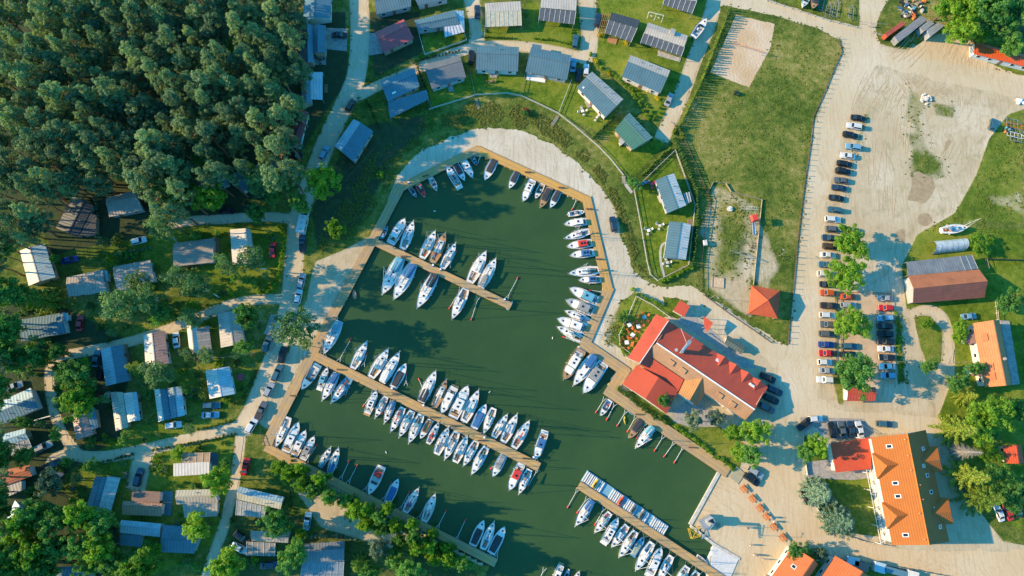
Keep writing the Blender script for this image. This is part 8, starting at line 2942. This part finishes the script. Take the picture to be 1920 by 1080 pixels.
# lamp posts
for i, (x, y) in enumerate([(1330, 560), (1365, 985), (1420, 1003), (470, 960), (560, 900), (1120, 560), (1460, 480)]):
    p = P(x, y)
    o = thing('lamp_post', p, R.uniform(0, 6), ['lamp post behind the restaurant path', 'lamp post beside the crane', 'lamp post among the orange benches', 'lamp post on the dirt lane', 'lamp post by the south shore bushes', 'lamp post on the east walkway bend', 'lamp post on the field edge'][i], 'lamp')
    MB().tube((0, 0, 0), (0, 0, 5.0), .07, .045, 6).build('pole', STEEL, o)
    MB().tube((0, 0, 4.95), (.9, 0, 5.1), .035, .035, 5).build('arm', STEEL, o)
    MB().box((1.0, 0, 5.08), (.5, .2, .08)).build('lamp_head', GREYD, o)

# boat trailers and frames stored at the right
def trailer(px, py, rz_, ln, label, mat=None):
    p = P(px, py, .5)
    mat = mat or STEEL
    o = thing('boat_trailer', (p.x, p.y, .05), math.radians(rz_), label, 'trailer', 'stored boat trailers')
    for y_ in (-.75, .75):
        MB().tube((-ln / 2, y_, .5), (ln * .25, y_, .5), .06, .06, 4).build('side_beam', mat, o)
        MB().tube((ln * .25, y_, .5), (ln / 2, 0, .5), .06, .06, 4).build('draw_bar', mat, o)
    for k in range(5):
        x_ = -ln / 2 + k * ln * .75 / 4
        MB().tube((x_, -.75, .52), (x_, .75, .52), .05, .05, 4).build('cross_beam', mat, o)
    for y_ in (-.95, .95):
        MB().tube((-ln * .15, y_ - .09, .32), (-ln * .15, y_ + .09, .32), .32, .32, 10).build('wheel', TYRE, o)


trailer(1553, 18, 75, 5.4, 'boat trailer on the grass at the top, left of three')
trailer(1567, 14, 75, 6.8, 'boat trailer on the grass at the top, middle of three')
trailer(1596, 22, 80, 5.0, 'boat trailer with flat bed at the top, right of three')
trailer(1540, 6, 75, 5.0, 'blue framed trailer beside the stored boats', flat((.05, .15, .3), .5))
for k, (x, y, a, m_) in enumerate([(1898, 228, -8, STEEL), (1905, 236, -12, ORANGE), (1902, 246, -5, STEEL), (1906, 254, -14, WHITE), (1912, 262, -10, STEEL)]):
    trailer(x, y, a, 6.0, 'stored frame in the heap of trailers at the right edge, %s from the top' % ORD(k), m_)
# a few coloured drums by the frames
for k, (x, y, m_) in enumerate([(1886, 240, CYAN), (1892, 243, CYAN), (1884, 248, ORANGE)]):
    p = P(x, y)
    o = thing('drum', p, 0, ['blue drum left of two beside the stored frames', 'blue drum right of two beside the stored frames', 'orange drum beside the stored frames'][k], 'drum')
    MB().tube((0, 0, 0), (0, 0, .9), .35, .35, 12).build('body', m_, o)
    MB().tube((0, 0, .9), (0, 0, .95), .3, .3, 12).build('lid', BLACK, o)

# scrap heap beside the containers
rj = random.Random(3)
mb = {}
for i in range(46):
    x = 1686 + rj.uniform(0, 48)
    y = 2 + rj.uniform(0, 36)
    if (x - 1690) * .5 + (y - 5) > 42:
        continue
    p = P(x, y)
    kk = rj.random()
    m_ = rj.choice([WHITE, GREYD, WOOD, CYAN, ORANGE, STEEL, BLACK, TENT['blue'], WOODG])
    lab = 'piece of scrap in the heap beside the containers'
    o = thing('scrap_piece', p, rj.uniform(0, 6), lab, 'scrap', 'scrap heap pieces')
    if kk < .4:
        MB().box((0, 0, .25), (rj.uniform(.8, 2.8), rj.uniform(.15, .35), .2)).box((.2, .3, .5), (rj.uniform(.6, 1.6), .15, .15), .6).build('beam', m_, o)
    elif kk < .7:
        t_ = MB()
        for q in range(12):
            a0, a1 = q * math.pi / 6, (q + 1) * math.pi / 6
            t_.tube((.38 * math.cos(a0), .38 * math.sin(a0), .15), (.38 * math.cos(a1), .38 * math.sin(a1), .15), .14, .14, 5)
        t_.build('tyre', BLACK, o)
    else:
        MB().prism([(-.6, -.5), (.6, -.4), (.5, .5), (-.5, .45)], 0, .7, .2).build('crate', m_, o)
p = P(1736, 187)
o = thing('rubble_heap', p, 0, 'heap of pale rubble on the sandy lot', 'rubble')
for k in range(24):
    a, r_ = rj.uniform(0, 6.28), 1.7 * math.sqrt(rj.random())
    s = rj.uniform(.2, .5)
    MB().prism([(-s, -s * .7), (s * .8, -s), (s, s * .6), (-s * .7, s)], 0, s * 1.1, .35).build('stone', flat((.55, .52, .48), .9, 0, .15), o, loc=(r_ * math.cos(a), r_ * math.sin(a), .5 * (1 - r_ / 1.7)))
p = P(1912, 193)
o = thing('rubble_heap', p, 0, 'heap of white bags at the right edge of the track', 'bags')
for k in range(9):
    MB().ball((rj.uniform(-1, 1), rj.uniform(-.8, .8), .4), rj.uniform(.45, .65), 8, 5, .8).build('bag', WHITE, o, True)

# washing and junk below the long wall at the bottom
for k, (x, y, w, d_, c) in enumerate([(1600, 1052, 3.2, 2.0, C_LBLUE), (1615, 1062, 4.0, 2.2, C_BROWN), (1650, 1064, 3.0, 2.6, C_LBLUE), (1680, 1072, 6.5, 1.6, C_TEAL), (1712, 1078, 3.0, 2.0, C_WHITE)]):
    p = P(x, y, 1.5)
    o = thing('garden_shed', (p.x, p.y, 0), math.radians(-15), '%s low shed below the long boundary wall' % ['bright blue corner', 'brown', 'pale blue', 'long teal', 'white'][k], 'shed')
    MB().box((0, 0, .8), (w * .94, d_ * .94, 1.6)).build('wall', WALLG, o)
    MB().prism([(-w / 2, -d_ / 2), (w / 2, -d_ / 2), (w / 2, d_ / 2), (-w / 2, d_ / 2)], 1.6, 1.75, .04).build('roof', flat(c, .6), o)

# ---------------------------------------------------------------- people
def person_mesh():
    import bmesh
    v = [((0, 0, .95), .15), ((0, 0, 1.2), .15), ((0, 0, 1.42), .16), ((0, 0, 1.53), .06), ((0, 0, 1.60), .085), ((0, .01, 1.72), .09),
         ((.09, .0, .9), .10), ((.10, .05, .5), .065), ((.10, -.02, .08), .045), ((.10, .12, .04), .045),
         ((-.09, 0, .9), .10), ((-.10, -.06, .5), .065), ((-.10, -.16, .08), .045), ((-.10, -.03, .04), .045),
         ((.2, 0, 1.42), .06), ((.25, -.03, 1.15), .045), ((.25, .08, .92), .035), ((.25, .14, .84), .03),
         ((-.2, 0, 1.42), .06), ((-.25, .02, 1.15), .045), ((-.25, .14, .93), .035), ((-.25, .2, .86), .03)]
    e = [(0, 1), (1, 2), (2, 3), (3, 4), (4, 5), (0, 6), (6, 7), (7, 8), (8, 9), (0, 10), (10, 11), (11, 12), (12, 13), (2, 14), (14, 15), (15, 16), (16, 17), (2, 18), (18, 19), (19, 20), (20, 21)]
    me_ = bpy.data.meshes.new('body')
    me_.from_pydata([p for p, r_ in v], e, [])
    ob = bpy.data.objects.new('tmp_person', me_)
    COL.objects.link(ob)
    md = ob.modifiers.new('skin', 'SKIN')
    for k, (p, r_) in enumerate(v):
        me_.skin_vertices[0].data[k].radius = (r_, r_)
    me_.skin_vertices[0].data[0].use_root = True
    sb = ob.modifiers.new('sub', 'SUBSURF')
    sb.levels = sb.render_levels = 1
    dg = bpy.context.evaluated_depsgraph_get()
    out = bpy.data.meshes.new_from_object(ob.evaluated_get(dg))
    bpy.data.objects.remove(ob)
    return out


SKIN = flat((.45, .27, .18), .6)
try:
    pm = person_mesh()
    pm.name = 'body'
    pm.materials.clear()
    pm.materials.append(SKIN)
except Exception:
    pm = None
HAIR = flat((.06, .04, .03), .8)
if pm:
    def person(px, py, rz_, top, leg, label):
        p = P(px, py, .9)
        o = thing('person', (p.x, p.y, .1), math.radians(rz_), label, 'person')
        put('body', pm, o)
        t_ = MB()
        t_.loft([[(r_ * math.cos(a) * 1.25, r_ * math.sin(a) * .9, z_) for a in [i * math.pi / 5 for i in range(10)]] for z_, r_ in ((.88, .17), (1.1, .165), (1.35, .19), (1.49, .12))])
        for sg in (-1, 1):
            t_.tube((sg * .17, 0, 1.43), (sg * .255, 0, 1.18), .085, .07, 7)
        t_.build('shirt', flat(top, .8), o, True)
        t_ = MB().loft([[(r_ * math.cos(a) * 1.2, r_ * math.sin(a), z_) for a in [i * math.pi / 5 for i in range(10)]] for z_, r_ in ((.78, .18), (.95, .175))])
        t_.tube((.09, 0, .88), (.105, .05, .5), .12, .09, 7).tube((-.09, 0, .88), (-.105, -.06, .5), .12, .09, 7)
        t_.build('trousers', flat(leg, .8), o, True)
        MB().ball((0, -.015, 1.735), .108, 8, 5, 1.0).build('hair', HAIR, o, True)
    PE = [(1406, 1022, 40, (.55, .5, .45), (.05, .06, .1), 'person in a pale shirt standing highest of the group near the slipway'), (1413, 1040, 200, (.6, .6, .58), (.3, .25, .2), 'person in white left of two walking near the slipway'), (1419, 1042, 190, (.1, .12, .2), (.4, .4, .4), 'person in dark blue right of two walking near the slipway'),
          (1430, 1049, 170, (.6, .58, .5), (.08, .08, .1), 'person in cream lowest of the group near the slipway'), (1445, 970, 120, (.5, .2, .15), (.5, .48, .42), 'person in red shirt among the orange benches'), (1402, 990, 90, (.08, .1, .15), (.05, .05, .06), 'person in dark clothes beside the crane shadow'),
          (1630, 47, 30, (.65, .65, .62), (.2, .2, .25), 'person in white at the upper road junction'), (1110, 436, 10, (.3, .2, .12), (.6, .55, .45), 'person in brown on the east walkway near the red canopy boat'), (1128, 505, 60, (.5, .06, .05), (.1, .1, .12), 'person in red on the east walkway'), (1438, 1079, 20, (.1, .1, .12), (.1, .1, .1), 'person in black at the bottom edge of the yard'),
          (760, 1, 0, (.5, .5, .5), (.1, .1, .1), 'person on the lawn at the top edge'), (1450, 978, 60, (.6, .55, .5), (.3, .3, .35), 'person in pale clothes among the orange benches')]
    for q in PE:
        person(*q)

# gull on the water
for i, (x, y) in enumerate([(724, 848), (1036, 634), (918, 735), (815, 396)]):
    p = P(x, y, WZ)
    o = thing('gull', (p.x, p.y, WZ), R.uniform(0, 6), ['white gull on the water below the long jetty', 'white gull on the water near the restaurant boats', 'white gull on the water above the long jetty', 'white gull on the water in the upper basin'][i], 'bird')
    rings = []
    for k in range(7):
        t = k / 6
        r_ = .02 + .13 * math.sin(math.pi * t) ** .8
        rings.append([((t - .5) * .6, r_ * math.cos(a), .06 + r_ * math.sin(a) * .8 + (.06 * t * t)) for a in [j * math.pi / 4 for j in range(8)]])
    m_ = MB().loft(rings).tube((.2, 0, .12), (.28, 0, .28), .05, .04, 6).ball((.31, 0, .3), .06, 6, 4).tube((.35, 0, .3), (.43, 0, .28), .02, .008, 5).tube((-.25, 0, .1), (-.45, 0, .16), .05, .015, 5)
    m_.build('body', WHITE, o, True)
